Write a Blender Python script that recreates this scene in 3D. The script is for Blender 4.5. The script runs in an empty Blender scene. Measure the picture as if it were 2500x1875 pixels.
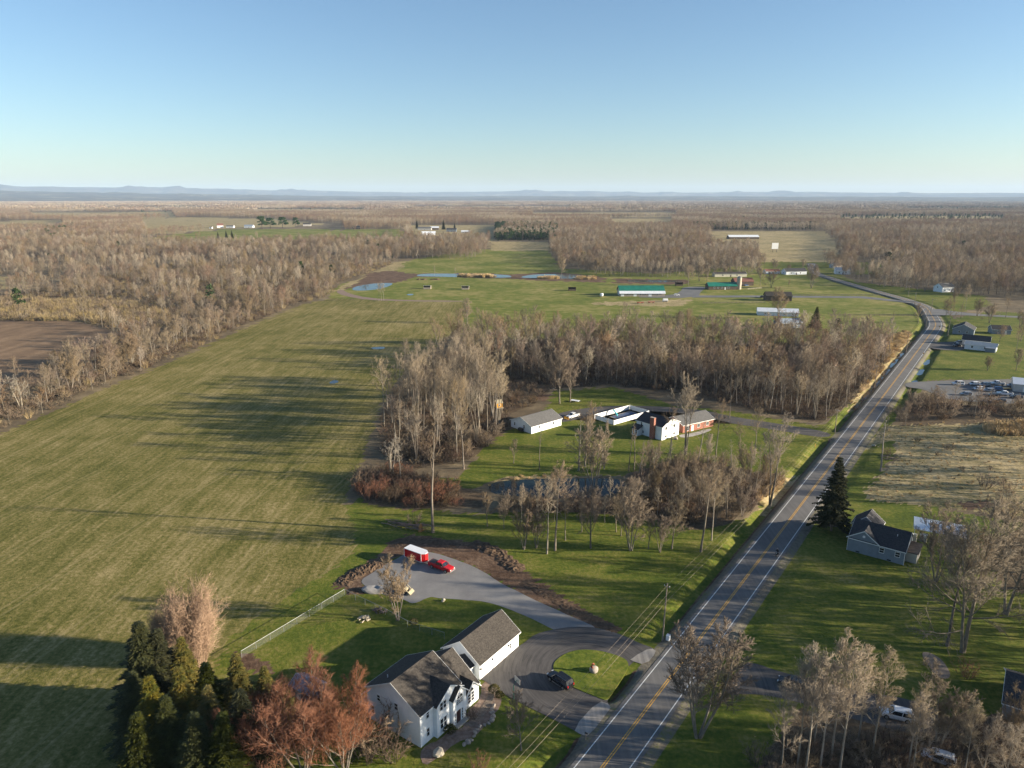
import bpy, math, random
import numpy as np
from mathutils import Vector, Matrix

R = math.radians
scene = bpy.context.scene

# ---------------------------------------------------------------- camera
CAM_H = 80.0                      # drone height over the fields, metres
F_PX = 1733.0                     # focal length in pixels of the 2500 px wide photograph
PITCH = math.atan((937.5 - 482.0) / F_PX)
cam_data = bpy.data.cameras.new("drone_camera")
cam_data.sensor_width = 36.0
cam_data.lens = 36.0 * F_PX / 2500.0
cam_data.clip_start = 0.5
cam_data.clip_end = 120000.0
cam = bpy.data.objects.new("drone_camera", cam_data)
cam.location = (0, 0, CAM_H)
cam.rotation_euler = (math.pi / 2 - PITCH, 0, 0)
scene.collection.objects.link(cam)
scene.camera = cam

# ---------------------------------------------------------------- sky and sun
SUN_EL = 13.0
SUN_AZ = math.degrees(math.atan2(0.993, -0.117))      # clockwise from +Y, towards +X
world = bpy.data.worlds.new("World")
scene.world = world
world.use_nodes = True
wn = world.node_tree
wn.nodes.clear()
sky = wn.nodes.new("ShaderNodeTexSky")
sky.sky_type = 'NISHITA'
sky.sun_disc = False
sky.sun_elevation = R(SUN_EL)
sky.sun_rotation = R(SUN_AZ)
sky.altitude = 150
sky.air_density = 1.0
sky.dust_density = 0.5
sky.ozone_density = 3.2
bg = wn.nodes.new("ShaderNodeBackground")
bg.inputs["Strength"].default_value = 0.061
wo = wn.nodes.new("ShaderNodeOutputWorld")
wn.links.new(sky.outputs[0], bg.inputs[0])
wn.links.new(bg.outputs[0], wo.inputs[0])

sd = bpy.data.lights.new("sun", 'SUN')
sd.energy = 5.0
sd.angle = R(0.5)
sd.color = (1.0, 0.88, 0.69)
sun = bpy.data.objects.new("sun", sd)
_d = Vector((math.sin(R(SUN_AZ)) * math.cos(R(SUN_EL)), math.cos(R(SUN_AZ)) * math.cos(R(SUN_EL)), math.sin(R(SUN_EL))))
sun.rotation_euler = _d.to_track_quat('Z', 'Y').to_euler()
sun.location = (0, 0, 300)
scene.collection.objects.link(sun)

scene.view_settings.view_transform = 'Standard'
scene.view_settings.look = 'None'
scene.view_settings.gamma = 1.0
scene.view_settings.use_curve_mapping = False
scene.view_settings.exposure = 1.64
scene.cycles.max_bounces = 5
scene.cycles.diffuse_bounces = 2
scene.cycles.glossy_bounces = 2
scene.cycles.transparent_max_bounces = 12
scene.cycles.volume_bounces = 0
scene.cycles.use_denoising = True
scene.cycles.use_adaptive_sampling = False

# ---------------------------------------------------------------- survey helpers
# ground plan read off the photograph: px (2500 x 1875 photo) -> metres on the flat land
SP, CP = math.sin(PITCH), math.cos(PITCH)

def P(px, py, z=0.0):
    u = (px - 1250.0) / F_PX
    v = (py - 937.5) / F_PX
    fw = CP - v * SP
    dn = SP + v * CP
    k = (CAM_H - z) / dn
    return (u * k, fw * k)

def height_at(py, Y):
    v = (py - 937.5) / F_PX
    return CAM_H - Y * (SP + v * CP) / (CP - v * SP)

def PP(pts, k=1.0):
    return [P(x * k, y * k) for x, y in pts]

K = 2500.0 / 2212.0

def inside(poly, X, Y):
    X = np.asarray(X, float); Y = np.asarray(Y, float)
    r = np.zeros(X.shape, bool)
    n = len(poly)
    j = n - 1
    for i in range(n):
        xi, yi = poly[i]; xj, yj = poly[j]
        c = ((yi > Y) != (yj > Y)) & (X < (xj - xi) * (Y - yi) / ((yj - yi) + 1e-12) + xi)
        r ^= c
        j = i
    return r

# ---------------------------------------------------------------- scene helpers
COL = scene.collection

def link(o):
    COL.objects.link(o)
    return o

def tag(o, label=None, cat=None, group=None, kind=None):
    if label: o["label"] = label
    if cat: o["category"] = cat
    if group: o["group"] = group
    if kind: o["kind"] = kind
    return o

def thing(name, label, cat, loc=(0, 0, 0), rz=0.0, group=None):
    o = link(bpy.data.objects.new(name, None))
    o.empty_display_size = 0.5
    o.location = loc if len(loc) == 3 else (loc[0], loc[1], 0.0)
    o.rotation_euler = (0, 0, rz)
    return tag(o, label, cat, group)

class MB:
    def __init__(self):
        self.v = []; self.f = []
    def add(self, v, f):
        b = len(self.v)
        self.v += [tuple(p) for p in v]
        self.f += [tuple(i + b for i in q) for q in f]
        return self
    def box(self, x0, x1, y0, y1, z0, z1):
        v = [(x0, y0, z0), (x1, y0, z0), (x1, y1, z0), (x0, y1, z0), (x0, y0, z1), (x1, y0, z1), (x1, y1, z1), (x0, y1, z1)]
        return self.add(v, [(0, 3, 2, 1), (4, 5, 6, 7), (0, 1, 5, 4), (1, 2, 6, 5), (2, 3, 7, 6), (3, 0, 4, 7)])
    def obox(self, c, ax, ay, az):
        c = Vector(c); ax = Vector(ax); ay = Vector(ay); az = Vector(az)
        v = [c + sx * ax + sy * ay + sz * az for sz in (-1, 1) for sx, sy in ((-1, -1), (1, -1), (1, 1), (-1, 1))]
        return self.add(v, [(0, 3, 2, 1), (4, 5, 6, 7), (0, 1, 5, 4), (1, 2, 6, 5), (2, 3, 7, 6), (3, 0, 4, 7)])
    def prism(self, pts, a, b, axis='x'):
        # pts: polygon in the two other axes (y,z) for x, (x,z) for y, (x,y) for z
        n = len(pts)
        def mk(p, w):
            return {'x': (w, p[0], p[1]), 'y': (p[0], w, p[1]), 'z': (p[0], p[1], w)}[axis]
        v = [mk(p, a) for p in pts] + [mk(p, b) for p in pts]
        f = [tuple(range(n - 1, -1, -1)), tuple(range(n, 2 * n))]
        f += [(i, (i + 1) % n, n + (i + 1) % n, n + i) for i in range(n)]
        return self.add(v, f)
    def loft(self, rings, cap=True):
        n = len(rings[0]); v = [p for r in rings for p in r]; f = []
        for k in range(len(rings) - 1):
            for i in range(n):
                f.append((k * n + i, k * n + (i + 1) % n, (k + 1) * n + (i + 1) % n, (k + 1) * n + i))
        if cap:
            f.append(tuple(range(n - 1, -1, -1)))
            f.append(tuple((len(rings) - 1) * n + i for i in range(n)))
        return self.add(v, f)
    def tube(self, path, rad, k=6, cap=True):
        path = [Vector(p) for p in path]
        if not hasattr(rad, '__len__'): rad = [rad] * len(path)
        rings = []
        for i, p in enumerate(path):
            t = (path[min(i + 1, len(path) - 1)] - path[max(i - 1, 0)]).normalized()
            up = Vector((0, 0, 1)) if abs(t.z) < 0.9 else Vector((1, 0, 0))
            a = t.cross(up).normalized(); b = a.cross(t).normalized()
            rings.append([tuple(p + rad[i] * (math.cos(2 * math.pi * j / k) * a + math.sin(2 * math.pi * j / k) * b)) for j in range(k)])
        return self.loft(rings, cap)
    def disc(self, c, axis, r, w, k=14):
        c = Vector(c); axis = Vector(axis).normalized()
        return self.tube([c - axis * w / 2, c + axis * w / 2], r, k)
    def blob(self, c, rx, ry, rz, seed=0, n=1, rough=0.2):
        import bmesh
        bm = bmesh.new()
        bmesh.ops.create_icosphere(bm, subdivisions=n + 1, radius=1.0)
        rg = random.Random(seed)
        ph = [(rg.uniform(-1, 1), rg.uniform(-1, 1), rg.uniform(-1, 1), rg.uniform(0, 6)) for _ in range(6)]
        for q in bm.verts:
            d = 1 + rough * sum(math.sin(3 * (a * q.co.x + b * q.co.y + c_ * q.co.z) + w) for a, b, c_, w in ph) / 3
            q.co = Vector((q.co.x * rx * d, q.co.y * ry * d, q.co.z * rz * d))
        bm.verts.index_update()
        v = [tuple(Vector(c) + q.co) for q in bm.verts]; f = [tuple(x.index for x in q.verts) for q in bm.faces]
        bm.free()
        return self.add(v, f)
    def mesh(self, name, mat=None, smooth=False):
        m = bpy.data.meshes.new(name)
        m.from_pydata(self.v, [], self.f)
        if mat: m.materials.append(mat)
        if smooth: m.polygons.foreach_set("use_smooth", [True] * len(m.polygons))
        m.update()
        return m
    def build(self, name, mat, parent=None, smooth=False):
        o = link(bpy.data.objects.new(name, self.mesh(name, mat, smooth)))
        if parent: o.parent = parent
        return o

def sheet_mesh(name, poly, z, mat):
    m = bpy.data.meshes.new(name)
    a = sum(poly[i][0] * poly[(i + 1) % len(poly)][1] - poly[(i + 1) % len(poly)][0] * poly[i][1] for i in range(len(poly)))
    if a < 0: poly = poly[::-1]
    import bmesh
    bm = bmesh.new()
    vs = [bm.verts.new((x, y, z)) for x, y in poly]
    f = bm.faces.new(vs)
    bmesh.ops.triangulate(bm, faces=[f])
    bm.to_mesh(m); bm.free()
    m.materials.append(mat)
    return m

def smooth_poly(poly, it=2, jitter=0.0, seed=1):
    rg = random.Random(seed)
    for _ in range(it):
        q = []
        for i in range(len(poly)):
            a = poly[i]; b = poly[(i + 1) % len(poly)]
            q.append((a[0] * .75 + b[0] * .25, a[1] * .75 + b[1] * .25))
            q.append((a[0] * .25 + b[0] * .75, a[1] * .25 + b[1] * .75))
        poly = q
    if jitter:
        poly = [(x + rg.uniform(-jitter, jitter), y + rg.uniform(-jitter, jitter)) for x, y in poly]
    return poly
# ---------------------------------------------------------------- materials
def new_mat(name):
    m = bpy.data.materials.new(name)
    m.use_nodes = True
    nt = m.node_tree
    nt.nodes.clear()
    return m, nt, nt.nodes.new, nt.links.new

def ramp(nt, fac, stops, interp='LINEAR'):
    r = nt.nodes.new("ShaderNodeValToRGB")
    r.color_ramp.interpolation = interp
    e = r.color_ramp.elements
    while len(e) > 1: e.remove(e[0])
    e[0].position = stops[0][0]; e[0].color = (*stops[0][1], 1)
    for p, c in stops[1:]:
        x = e.new(p); x.color = (*c, 1)
    nt.links.new(fac, r.inputs[0])
    return r.outputs[0]

def noise(nt, vec, scale, detail=4, rough=0.55, dist=0.0):
    n = nt.nodes.new("ShaderNodeTexNoise")
    n.inputs["Scale"].default_value = scale
    n.inputs["Detail"].default_value = detail
    n.inputs["Roughness"].default_value = rough
    n.inputs["Distortion"].default_value = dist
    if vec is not None: nt.links.new(vec, n.inputs["Vector"])
    return n.outputs["Fac"]

def mixc(nt, fac, a, b, mode='MIX'):
    n = nt.nodes.new("ShaderNodeMix"); n.data_type = 'RGBA'; n.blend_type = mode
    for sock, val in ((n.inputs[0], fac), (n.inputs[6], a), (n.inputs[7], b)):
        if isinstance(val, (int, float)): sock.default_value = val
        elif isinstance(val, tuple): sock.default_value = (*val[:3], 1)
        else: nt.links.new(val, sock)
    return n.outputs[2]

def math_(nt, op, a, b=None, c=None, clamp=False):
    n = nt.nodes.new("ShaderNodeMath"); n.operation = op; n.use_clamp = clamp
    for i, val in enumerate((a, b, c)):
        if val is None: continue
        if isinstance(val, (int, float)): n.inputs[i].default_value = val
        else: nt.links.new(val, n.inputs[i])
    return n.outputs[0]

def finish(nt, color, rough=0.8, bump=None, bstr=0.3, bdist=0.05, spec=0.3, metal=0.0):
    b = nt.nodes.new("ShaderNodeBsdfPrincipled")
    o = nt.nodes.new("ShaderNodeOutputMaterial")
    if isinstance(color, tuple): b.inputs["Base Color"].default_value = (*color, 1)
    else: nt.links.new(color, b.inputs["Base Color"])
    if isinstance(rough, (int, float)): b.inputs["Roughness"].default_value = rough
    else: nt.links.new(rough, b.inputs["Roughness"])
    b.inputs["Specular IOR Level"].default_value = spec
    b.inputs["Metallic"].default_value = metal
    if bump is not None:
        bn = nt.nodes.new("ShaderNodeBump")
        bn.inputs["Strength"].default_value = bstr
        bn.inputs["Distance"].default_value = bdist
        nt.links.new(bump, bn.inputs["Height"])
        nt.links.new(bn.outputs[0], b.inputs["Normal"])
    nt.links.new(b.outputs[0], o.inputs[0])
    return b

MAT = {}
def surf(name, c1, c2=None, scale=3.0, rough=0.8, spec=0.3, bump=0.0, bscale=None, metal=0.0, detail=5, rnd=0.0, lo=.35, hi=.65):
    m, nt, N, L = new_mat(name)
    tc = N("ShaderNodeTexCoord").outputs["Object"]
    c2 = c2 or tuple(x * .8 for x in c1)
    f = noise(nt, tc, scale, detail, 0.6)
    col = ramp(nt, f, [(lo, c1), (hi, c2)])
    if rnd:
        oi = N("ShaderNodeObjectInfo").outputs["Random"]
        hs = N("ShaderNodeHueSaturation")
        L(col, hs.inputs["Color"])
        L(math_(nt, 'MULTIPLY_ADD', oi, 2 * rnd, 1 - rnd), hs.inputs["Value"])
        L(math_(nt, 'MULTIPLY_ADD', math_(nt, 'FRACT', math_(nt, 'MULTIPLY', oi, 7.3)), .09 * rnd, .5 - .045 * rnd), hs.inputs["Hue"])
        L(math_(nt, 'MULTIPLY_ADD', math_(nt, 'FRACT', math_(nt, 'MULTIPLY', oi, 3.7)), 2.0 * rnd, 1.0 - rnd * .9), hs.inputs["Saturation"])
        col = hs.outputs[0]
    bb = noise(nt, tc, bscale or scale * 4, 3) if bump else None
    finish(nt, col, rough, bb, bump, 0.03, spec, metal)
    MAT[name] = m
    return m

# painted / clad / plain things
surf("white_siding", (.76, .78, .80), (.68, .70, .72), .8, .55)
surf("white_trim", (.80, .80, .78), (.70, .70, .68), 2, .5)
surf("grey_blue_siding", (.20, .235, .27), (.165, .195, .225), .7, .6)
surf("pale_grey_siding", (.50, .48, .44), (.42, .40, .37), .7, .6)
surf("cream_siding", (.62, .57, .45), (.52, .47, .37), .7, .6)
surf("tan_metal", (.40, .34, .28), (.32, .27, .22), .6, .5)
surf("brown_boards", (.13, .095, .07), (.085, .06, .045), 1.5, .8)
surf("green_metal", (.02, .17, .12), (.015, .13, .09), .3, .45)
surf("white_metal", (.72, .74, .76), (.60, .62, .65), .5, .4)
surf("blue_grey_roof", (.26, .30, .35), (.20, .235, .28), .8, .7)
surf("concrete", (.42, .39, .35), (.28, .26, .235), .6, .9, bump=.2)
surf("gravel", (.30, .285, .27), (.20, .19, .18), .45, .95, bump=.6, bscale=8)
surf("stone", (.36, .31, .26), (.22, .19, .16), 2.5, .9, bump=.5)
surf("stone_pale", (.50, .44, .34), (.34, .29, .22), 2.5, .9, bump=.5)
surf("mulch", (.16, .105, .075), (.26, .19, .15), 1.6, .95, bump=.8, bscale=6)
surf("pavers", (.24, .19, .15), (.15, .12, .095), 2.2, .9, bump=.5, bscale=5)
surf("black_paint", (.008, .008, .009), (.012, .012, .013), 1, .18, spec=.6)
surf("red_paint", (.52, .012, .014), (.44, .010, .012), 1, .25, spec=.5)
surf("white_paint", (.76, .76, .76), (.68, .68, .68), 1, .3, spec=.5)
surf("silver_paint", (.38, .39, .41), (.32, .33, .35), 1, .3, spec=.6, metal=.4)
surf("blue_paint", (.06, .14, .30), (.05, .11, .24), 1, .3, spec=.5)
surf("yellow_paint", (.62, .30, .02), (.5, .23, .015), 1, .4)
surf("cream_paint", (.36, .31, .21), (.28, .24, .16), 2, .5)
surf("tyre", (.015, .015, .015), (.025, .024, .023), 5, .9)
surf("rim", (.45, .45, .46), (.30, .30, .31), 5, .35, metal=.7)
surf("dark_metal", (.03, .03, .032), (.05, .05, .05), 3, .5)
surf("galvanised", (.30, .31, .30), (.22, .23, .22), 4, .45, metal=.5)
surf("pole_wood", (.27, .22, .175), (.17, .14, .11), 3, .9)
surf("wire", (.26, .21, .16), (.2, .16, .12), 1, .6)
surf("copper", (.30, .085, .04), (.22, .06, .03), 3, .5)
surf("lamp_lens", (.75, .75, .72), (.7, .7, .68), 2, .15, spec=.7)
surf("tail_lens", (.35, .01, .01), (.3, .01, .01), 2, .2, spec=.6)
surf("turquoise", (.10, .55, .62), (.08, .45, .5), 2, .5)
surf("pool_cover", (.035, .065, .15), (.025, .05, .115), .6, .5)
surf("skin", (.5, .3, .2), (.45, .27, .18), 5, .6)
surf("cloth_dark", (.02, .02, .025), (.03, .03, .035), 6, .9)
surf("dry_reed", (.52, .38, .20), (.38, .27, .14), 1.2, .95, rnd=.15)
surf("brush", (.13, .095, .08), (.22, .17, .14), 2, .95)
surf("door_dark", (.07, .035, .03), (.05, .025, .02), 2, .4)
surf("orange_leaf", (.42, .20, .07), (.30, .14, .05), 1, .9)

def glass_mat():
    m, nt, N, L = new_mat("window_glass")
    tc = N("ShaderNodeTexCoord").outputs["Object"]
    col = ramp(nt, noise(nt, tc, .9, 2), [(.35, (.012, .015, .02)), (.65, (.04, .045, .055))])
    finish(nt, col, .06, spec=.9)
    MAT["glass"] = m
glass_mat()

def shingles(name, c1, c2, row=.14):
    m, nt, N, L = new_mat(name)
    tc = N("ShaderNodeTexCoord").outputs["Object"]
    sep = N("ShaderNodeSeparateXYZ"); L(tc, sep.inputs[0])
    zz = math_(nt, 'FRACT', math_(nt, 'DIVIDE', sep.outputs[2], row))
    cmb = N("ShaderNodeCombineXYZ")
    L(math_(nt, 'MULTIPLY', sep.outputs[0], 3.0), cmb.inputs[0]); L(math_(nt, 'MULTIPLY', sep.outputs[1], 3.0), cmb.inputs[1])
    L(math_(nt, 'MULTIPLY', math_(nt, 'FLOOR', math_(nt, 'DIVIDE', sep.outputs[2], row)), 1.7), cmb.inputs[2])
    f = noise(nt, cmb.outputs[0], 1.0, 2, .7)
    big = noise(nt, tc, .35, 4, .6)
    fac = math_(nt, 'ADD', math_(nt, 'MULTIPLY', f, .82), math_(nt, 'MULTIPLY', big, .18))
    col = ramp(nt, fac, [(.36, c1), (.64, c2)])
    finish(nt, col, .92, zz, .35, .02, .2)
    MAT[name] = m
shingles("brown_shingle", (.032, .028, .025), (.072, .063, .055))
shingles("charcoal_shingle", (.030, .030, .034), (.060, .058, .060))
shingles("grey_shingle", (.085, .083, .080), (.145, .14, .135))
shingles("red_shingle", (.16, .07, .05), (.23, .11, .085))

def brick_mat():
    m, nt, N, L = new_mat("brick_wall")
    tc = N("ShaderNodeTexCoord").outputs["Object"]
    sep = N("ShaderNodeSeparateXYZ"); L(tc, sep.inputs[0])
    cmb = N("ShaderNodeCombineXYZ")
    L(math_(nt, 'ADD', sep.outputs[0], sep.outputs[1]), cmb.inputs[0]); L(sep.outputs[2], cmb.inputs[1])
    b = N("ShaderNodeTexBrick")
    b.inputs["Scale"].default_value = 4.0
    b.inputs["Color1"].default_value = (.30, .10, .06, 1); b.inputs["Color2"].default_value = (.22, .07, .045, 1)
    b.inputs["Mortar"].default_value = (.35, .30, .26, 1); b.inputs["Mortar Size"].default_value = .012
    L(cmb.outputs[0], b.inputs["Vector"])
    finish(nt, b.outputs["Color"], .9, b.outputs["Fac"], .3, .01)
    MAT["brick"] = m
brick_mat()

def ribbed(name, c, axis=0, pitch=.3, rough=.35, metal=.5):
    m, nt, N, L = new_mat(name)
    tc = N("ShaderNodeTexCoord").outputs["Object"]
    sep = N("ShaderNodeSeparateXYZ"); L(tc, sep.inputs[0])
    fr = math_(nt, 'FRACT', math_(nt, 'DIVIDE', sep.outputs[axis], pitch))
    rib = math_(nt, 'GREATER_THAN', fr, .78)
    col = mixc(nt, math_(nt, 'MULTIPLY', noise(nt, tc, .6, 3), .5), c, tuple(x * .7 for x in c))
    finish(nt, col, rough, rib, .8, .05, .5, metal)
    MAT[name] = m
ribbed("ribbed_steel", (.62, .66, .70), 0, .45)

def asphalt(name, c1, c2, streak=None, ring=None):
    m, nt, N, L = new_mat(name)
    geo = N("ShaderNodeNewGeometry").outputs["Position"]
    f = noise(nt, geo, .12, 5, .65)
    g = noise(nt, geo, 9, 2, .7)
    fac = math_(nt, 'ADD', math_(nt, 'MULTIPLY', f, .75), math_(nt, 'MULTIPLY', g, .25))
    if streak:
        mp = N("ShaderNodeMapping"); mp.vector_type = 'POINT'
        mp.inputs["Rotation"].default_value = (0, 0, R(streak)); mp.inputs["Scale"].default_value = (1.2, .04, 1)
        L(geo, mp.inputs["Vector"])
        s = noise(nt, mp.outputs[0], 1.0, 4, .6)
        fac = math_(nt, 'ADD', math_(nt, 'MULTIPLY', fac, .55), math_(nt, 'MULTIPLY', s, .45))
    if ring:      # tyre scuffs that follow the turning circle
        sp = N("ShaderNodeSeparateXYZ"); L(geo, sp.inputs[0])
        dx = math_(nt, 'SUBTRACT', sp.outputs[0], ring[0]); dy = math_(nt, 'SUBTRACT', sp.outputs[1], ring[1])
        rr = math_(nt, 'SQRT', math_(nt, 'ADD', math_(nt, 'MULTIPLY', dx, dx), math_(nt, 'MULTIPLY', dy, dy)))
        an = math_(nt, 'ARCTAN2', dy, dx)
        cb = N("ShaderNodeCombineXYZ"); L(math_(nt, 'MULTIPLY', rr, 2.4), cb.inputs[0]); L(math_(nt, 'MULTIPLY', an, 1.6), cb.inputs[1])
        fac = math_(nt, 'ADD', math_(nt, 'MULTIPLY', fac, .5), math_(nt, 'MULTIPLY', noise(nt, cb.outputs[0], 1.0, 5, .65, .6), .5))
    col = ramp(nt, fac, [(.36, c1), (.62, c2)])
    finish(nt, col, .85, g, .25, .01, .3)
    MAT[name] = m
asphalt("road_asphalt", (.092, .088, .085), (.160, .152, .144), 35.4)
asphalt("drive_asphalt", (.036, .034, .034), (.115, .104, .097), ring=P(1440, 1640))
asphalt("apron_gravel", (.15, .14, .13), (.34, .315, .285), 35.4)
asphalt("far_asphalt", (.10, .10, .10), (.16, .155, .15))
asphalt("gravel_yard", (.15, .145, .145), (.235, .225, .215))

def paint_mat(name, c):
    m, nt, N, L = new_mat(name)
    geo = N("ShaderNodeNewGeometry").outputs["Position"]
    f = noise(nt, geo, 4, 4, .7)
    col = ramp(nt, f, [(.3, tuple(x * .45 for x in c)), (.48, c)])
    finish(nt, col, .7)
    MAT[name] = m
paint_mat("line_white", (.66, .66, .64))
paint_mat("line_yellow", (.60, .33, .06))

def water_mat(name, c, rough=.04):
    m, nt, N, L = new_mat(name)
    geo = N("ShaderNodeNewGeometry").outputs["Position"]
    w = noise(nt, geo, .8, 3, .5)
    finish(nt, c, rough, w, .10, .03, .12 if 'pond' in name else .3)
    MAT[name] = m
water_mat("pond_water", (.010, .018, .018), .05)
water_mat("puddle_water", (.03, .035, .035), .03)

def chain_mat():
    m, nt, N, L = new_mat("chain_link")
    tc = N("ShaderNodeTexCoord").outputs["Object"]
    p = N("ShaderNodeBsdfPrincipled"); p.inputs["Base Color"].default_value = (.36, .37, .36, 1); p.inputs["Roughness"].default_value = .5
    t = N("ShaderNodeBsdfTransparent"); mx = N("ShaderNodeMixShader"); o = N("ShaderNodeOutputMaterial")
    mx.inputs[0].default_value = .08
    L(t.outputs[0], mx.inputs[1]); L(p.outputs[0], mx.inputs[2]); L(mx.outputs[0], o.inputs[0])
    MAT["chain_link"] = m
chain_mat()

# bark and twigs
def bark(name, c1, c2, rnd=.2):
    surf(name, c1, c2, 1.3, .95, .15, rnd=rnd, detail=3)
bark("bark_grey", (.135, .115, .092), (.21, .182, .148))
bark("bark_pale", (.20, .172, .138), (.29, .255, .21), .15)
bark("bark_dark", (.050, .040, .031), (.09, .072, .056))
bark("twig_tan", (0.171, 0.131, 0.090), (0.239, 0.184, 0.129), .20)
bark("twig_pale", (0.243, 0.196, 0.139), (0.324, 0.265, 0.195), .15)
bark("twig_red", (0.158, 0.068, 0.042), (0.221, 0.106, 0.066), .06)
bark("twig_pink", (0.261, 0.172, 0.112), (0.333, 0.228, 0.154), .05)
bark("twig_brown", (0.106, 0.070, 0.046), (0.162, 0.110, 0.075), .25)
bark("twig_gold", (.225, .170, .085), (.29, .225, .12), .15)
bark("woods_twig", (0.176, 0.135, 0.093), (0.252, 0.196, 0.137), .28)
bark("woods_red", (0.164, 0.111, 0.079), (0.225, 0.157, 0.112), .26)
bark("woods_pale", (0.261, 0.213, 0.156), (0.351, 0.291, 0.220), .18)
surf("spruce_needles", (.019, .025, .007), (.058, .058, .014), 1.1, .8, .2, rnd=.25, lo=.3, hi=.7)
surf("spruce_gold_sunlit", (.055, .062, .013), (.17, .125, .026), 1.0, .8, .2, rnd=.1)  # cone gold; also paints sunlight into the olive spruce needles
surf("pine_needles", (.018, .036, .012), (.045, .075, .022), .5, .85, .2, rnd=.25)
surf("leaf_shrub", (.06, .065, .02), (.12, .10, .035), 2, .8, .2, rnd=.2)
# ---------------------------------------------------------------- road line
TH = R(35.4)
DR = (math.sin(TH), math.cos(TH))            # along the road, away from the drone
NR = (math.cos(TH), -math.sin(TH))           # across the road, to its far right-hand side
_ys = [-200.0] + list(np.linspace(-100, 455, 12))
_xs = [(-38.8 + y * math.sin(TH)) / math.cos(TH) for y in _ys]
for q in ((2262, 748), (2200, 728), (2125, 707.5), (2066, 690.5), (2024, 678), (1990, 668)):
    x, y = P(*q); _xs.append(x); _ys.append(y)
_xs.append(_xs[-1] + 260); _ys.append(_ys[-1] + 700)
_xs.append(_xs[-1] + 2500); _ys.append(_ys[-1] + 6000)
_xs.append(_xs[-1] + 30000); _ys.append(_ys[-1] + 90000)
_gy = np.concatenate([np.arange(-200, 1400, 2.0), np.arange(1400, 90000, 200.0)])
_gx = np.interp(_gy, _ys, _xs)
_k = np.hanning(31); _k /= _k.sum()
_n0 = 800
_pad = np.concatenate([_gx[0] + (np.arange(-15, 0)) * (_gx[1] - _gx[0]), _gx[:_n0 + 15]])
_gx[:_n0] = np.convolve(_pad, _k, 'valid')[:_n0]
_gs = np.gradient(_gx, _gy)

def road_x(y): return np.interp(y, _gy, _gx)
def road_c(y): return 1.0 / np.sqrt(1 + np.interp(y, _gy, _gs) ** 2)     # cosine of the heading
def road_t(x, y): return (x - road_x(y)) * road_c(y)

CROSS_L = [P(1585, 1600)[1], P(1445, 1758)[1], P(2000, 1062)[1]]
CROSS_R = [P(2225, 938)[1], P(2262, 842)[1], P(2000, 1265)[1], P(1830, 1640)[1]]

def land_z(t, y):
    t = np.asarray(t, float); y = np.asarray(y, float)
    gl = np.ones_like(y); gr = np.ones_like(y)
    for c in CROSS_L: gl *= np.clip((np.abs(y - c) - 3.6) / 2.0, 0, 1)
    for c in CROSS_R: gr *= np.clip((np.abs(y - c) - 4.0) / 2.5, 0, 1)
    wet = np.clip((y - 255) / 20, 0, 1) * np.clip((470 - y) / 20, 0, 1)
    fade = np.clip((760 - y) / 60, 0, 1)
    prof_l = np.interp(t, [-9.6, -7.4, -5.9, -4.7, -4.5], [0, -1.0, -1.25, -.15, 0])
    prof_r = np.interp(t, [4.4, 5.2, 6.6, 8.6], [0, -.30, -.34, 0])
    prof_w = np.interp(t, [4.4, 6.2, 7.8, 10.0], [0, -1.0, -1.0, 0])
    rough = .90 + .16 * np.sin(y * .31) + .09 * np.sin(y * .83 + 1)
    rough = np.where(y < 262, 1.0, rough)
    return prof_l * gl * fade * rough + (prof_r * (1 - wet) + prof_w * wet * rough) * gr * fade

# ---------------------------------------------------------------- land cover outlines
FIELD = PP([(-400, 1240), (-150, 1130), (0, 1060), (226, 962), (475, 858), (633, 785), (745, 743), (812, 728), (990, 737), (1130, 738), (1140, 760),
            (1120, 800), (1080, 830), (1050, 870), (1000, 900), (960, 940), (925, 1000), (905, 1060), (885, 1120), (862, 1170), (850, 1210), (838, 1238),
            (868, 1285), (862, 1345), (800, 1400), (700, 1455), (560, 1560), (520, 1640), (430, 1900), (-500, 2000)])
PASTURE = PP([(812, 727), (790, 712), (850, 688), (960, 672), (950, 645), (1150, 608), (1340, 612), (1370, 655), (1600, 668), (1800, 650), (2010, 645), (2090, 690),
              (2240, 738), (2290, 775), (2262, 800), (2190, 850), (2060, 840), (1900, 850), (1700, 850), (1130, 850), (1125, 741), (990, 738)])
LAWN = [PP([(838, 1238), (900, 1205), (1000, 1236), (1150, 1256), (1300, 1248), (1500, 1255), (1700, 1290), (1850, 1262), (1870, 1240), (1900, 1230), (1560, 1640), (1400, 1850), (1300, 1990),
            (380, 2000), (520, 1640), (560, 1560), (700, 1455), (800, 1400), (862, 1345), (868, 1285)]),
        PP([(1120, 1165), (1190, 1085), (1260, 1040), (1330, 1000), (1350, 955), (1500, 945), (1650, 990), (1800, 1005), (2010, 1045), (2045, 1070), (1975, 1165), (1840, 1150),
            (1750, 1130), (1640, 1120), (1530, 1160), (1400, 1162), (1230, 1168), (1185, 1180), (1120, 1215), (1000, 1200), (1060, 1170)]),
        PP([(1890, 1410), (1985, 1290), (2075, 1235), (2300, 1245), (2500, 1275), (2800, 1380), (2900, 2000), (1540, 2000), (1700, 1700)]),
        PP([(2200, 930), (2240, 880), (2290, 810), (2340, 775), (2420, 760), (2700, 775), (2700, 925), (2300, 928)]),
        PP([(2115, 1085), (2185, 1075), (2180, 1120), (2140, 1165), (2120, 1215), (2300, 1235), (2280, 1250), (2060, 1262), (2050, 1200)]),
        PP([(2280, 760), (2230, 735), (2080, 688), (2250, 706), (2400, 722), (2420, 745), (2330, 765)]),
        PP([(1850, 640), (2000, 628), (2050, 660), (2020, 672), (1880, 665)]),
        PP([(2080, 640), (2150, 640), (2160, 668), (2090, 672)])]
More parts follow.
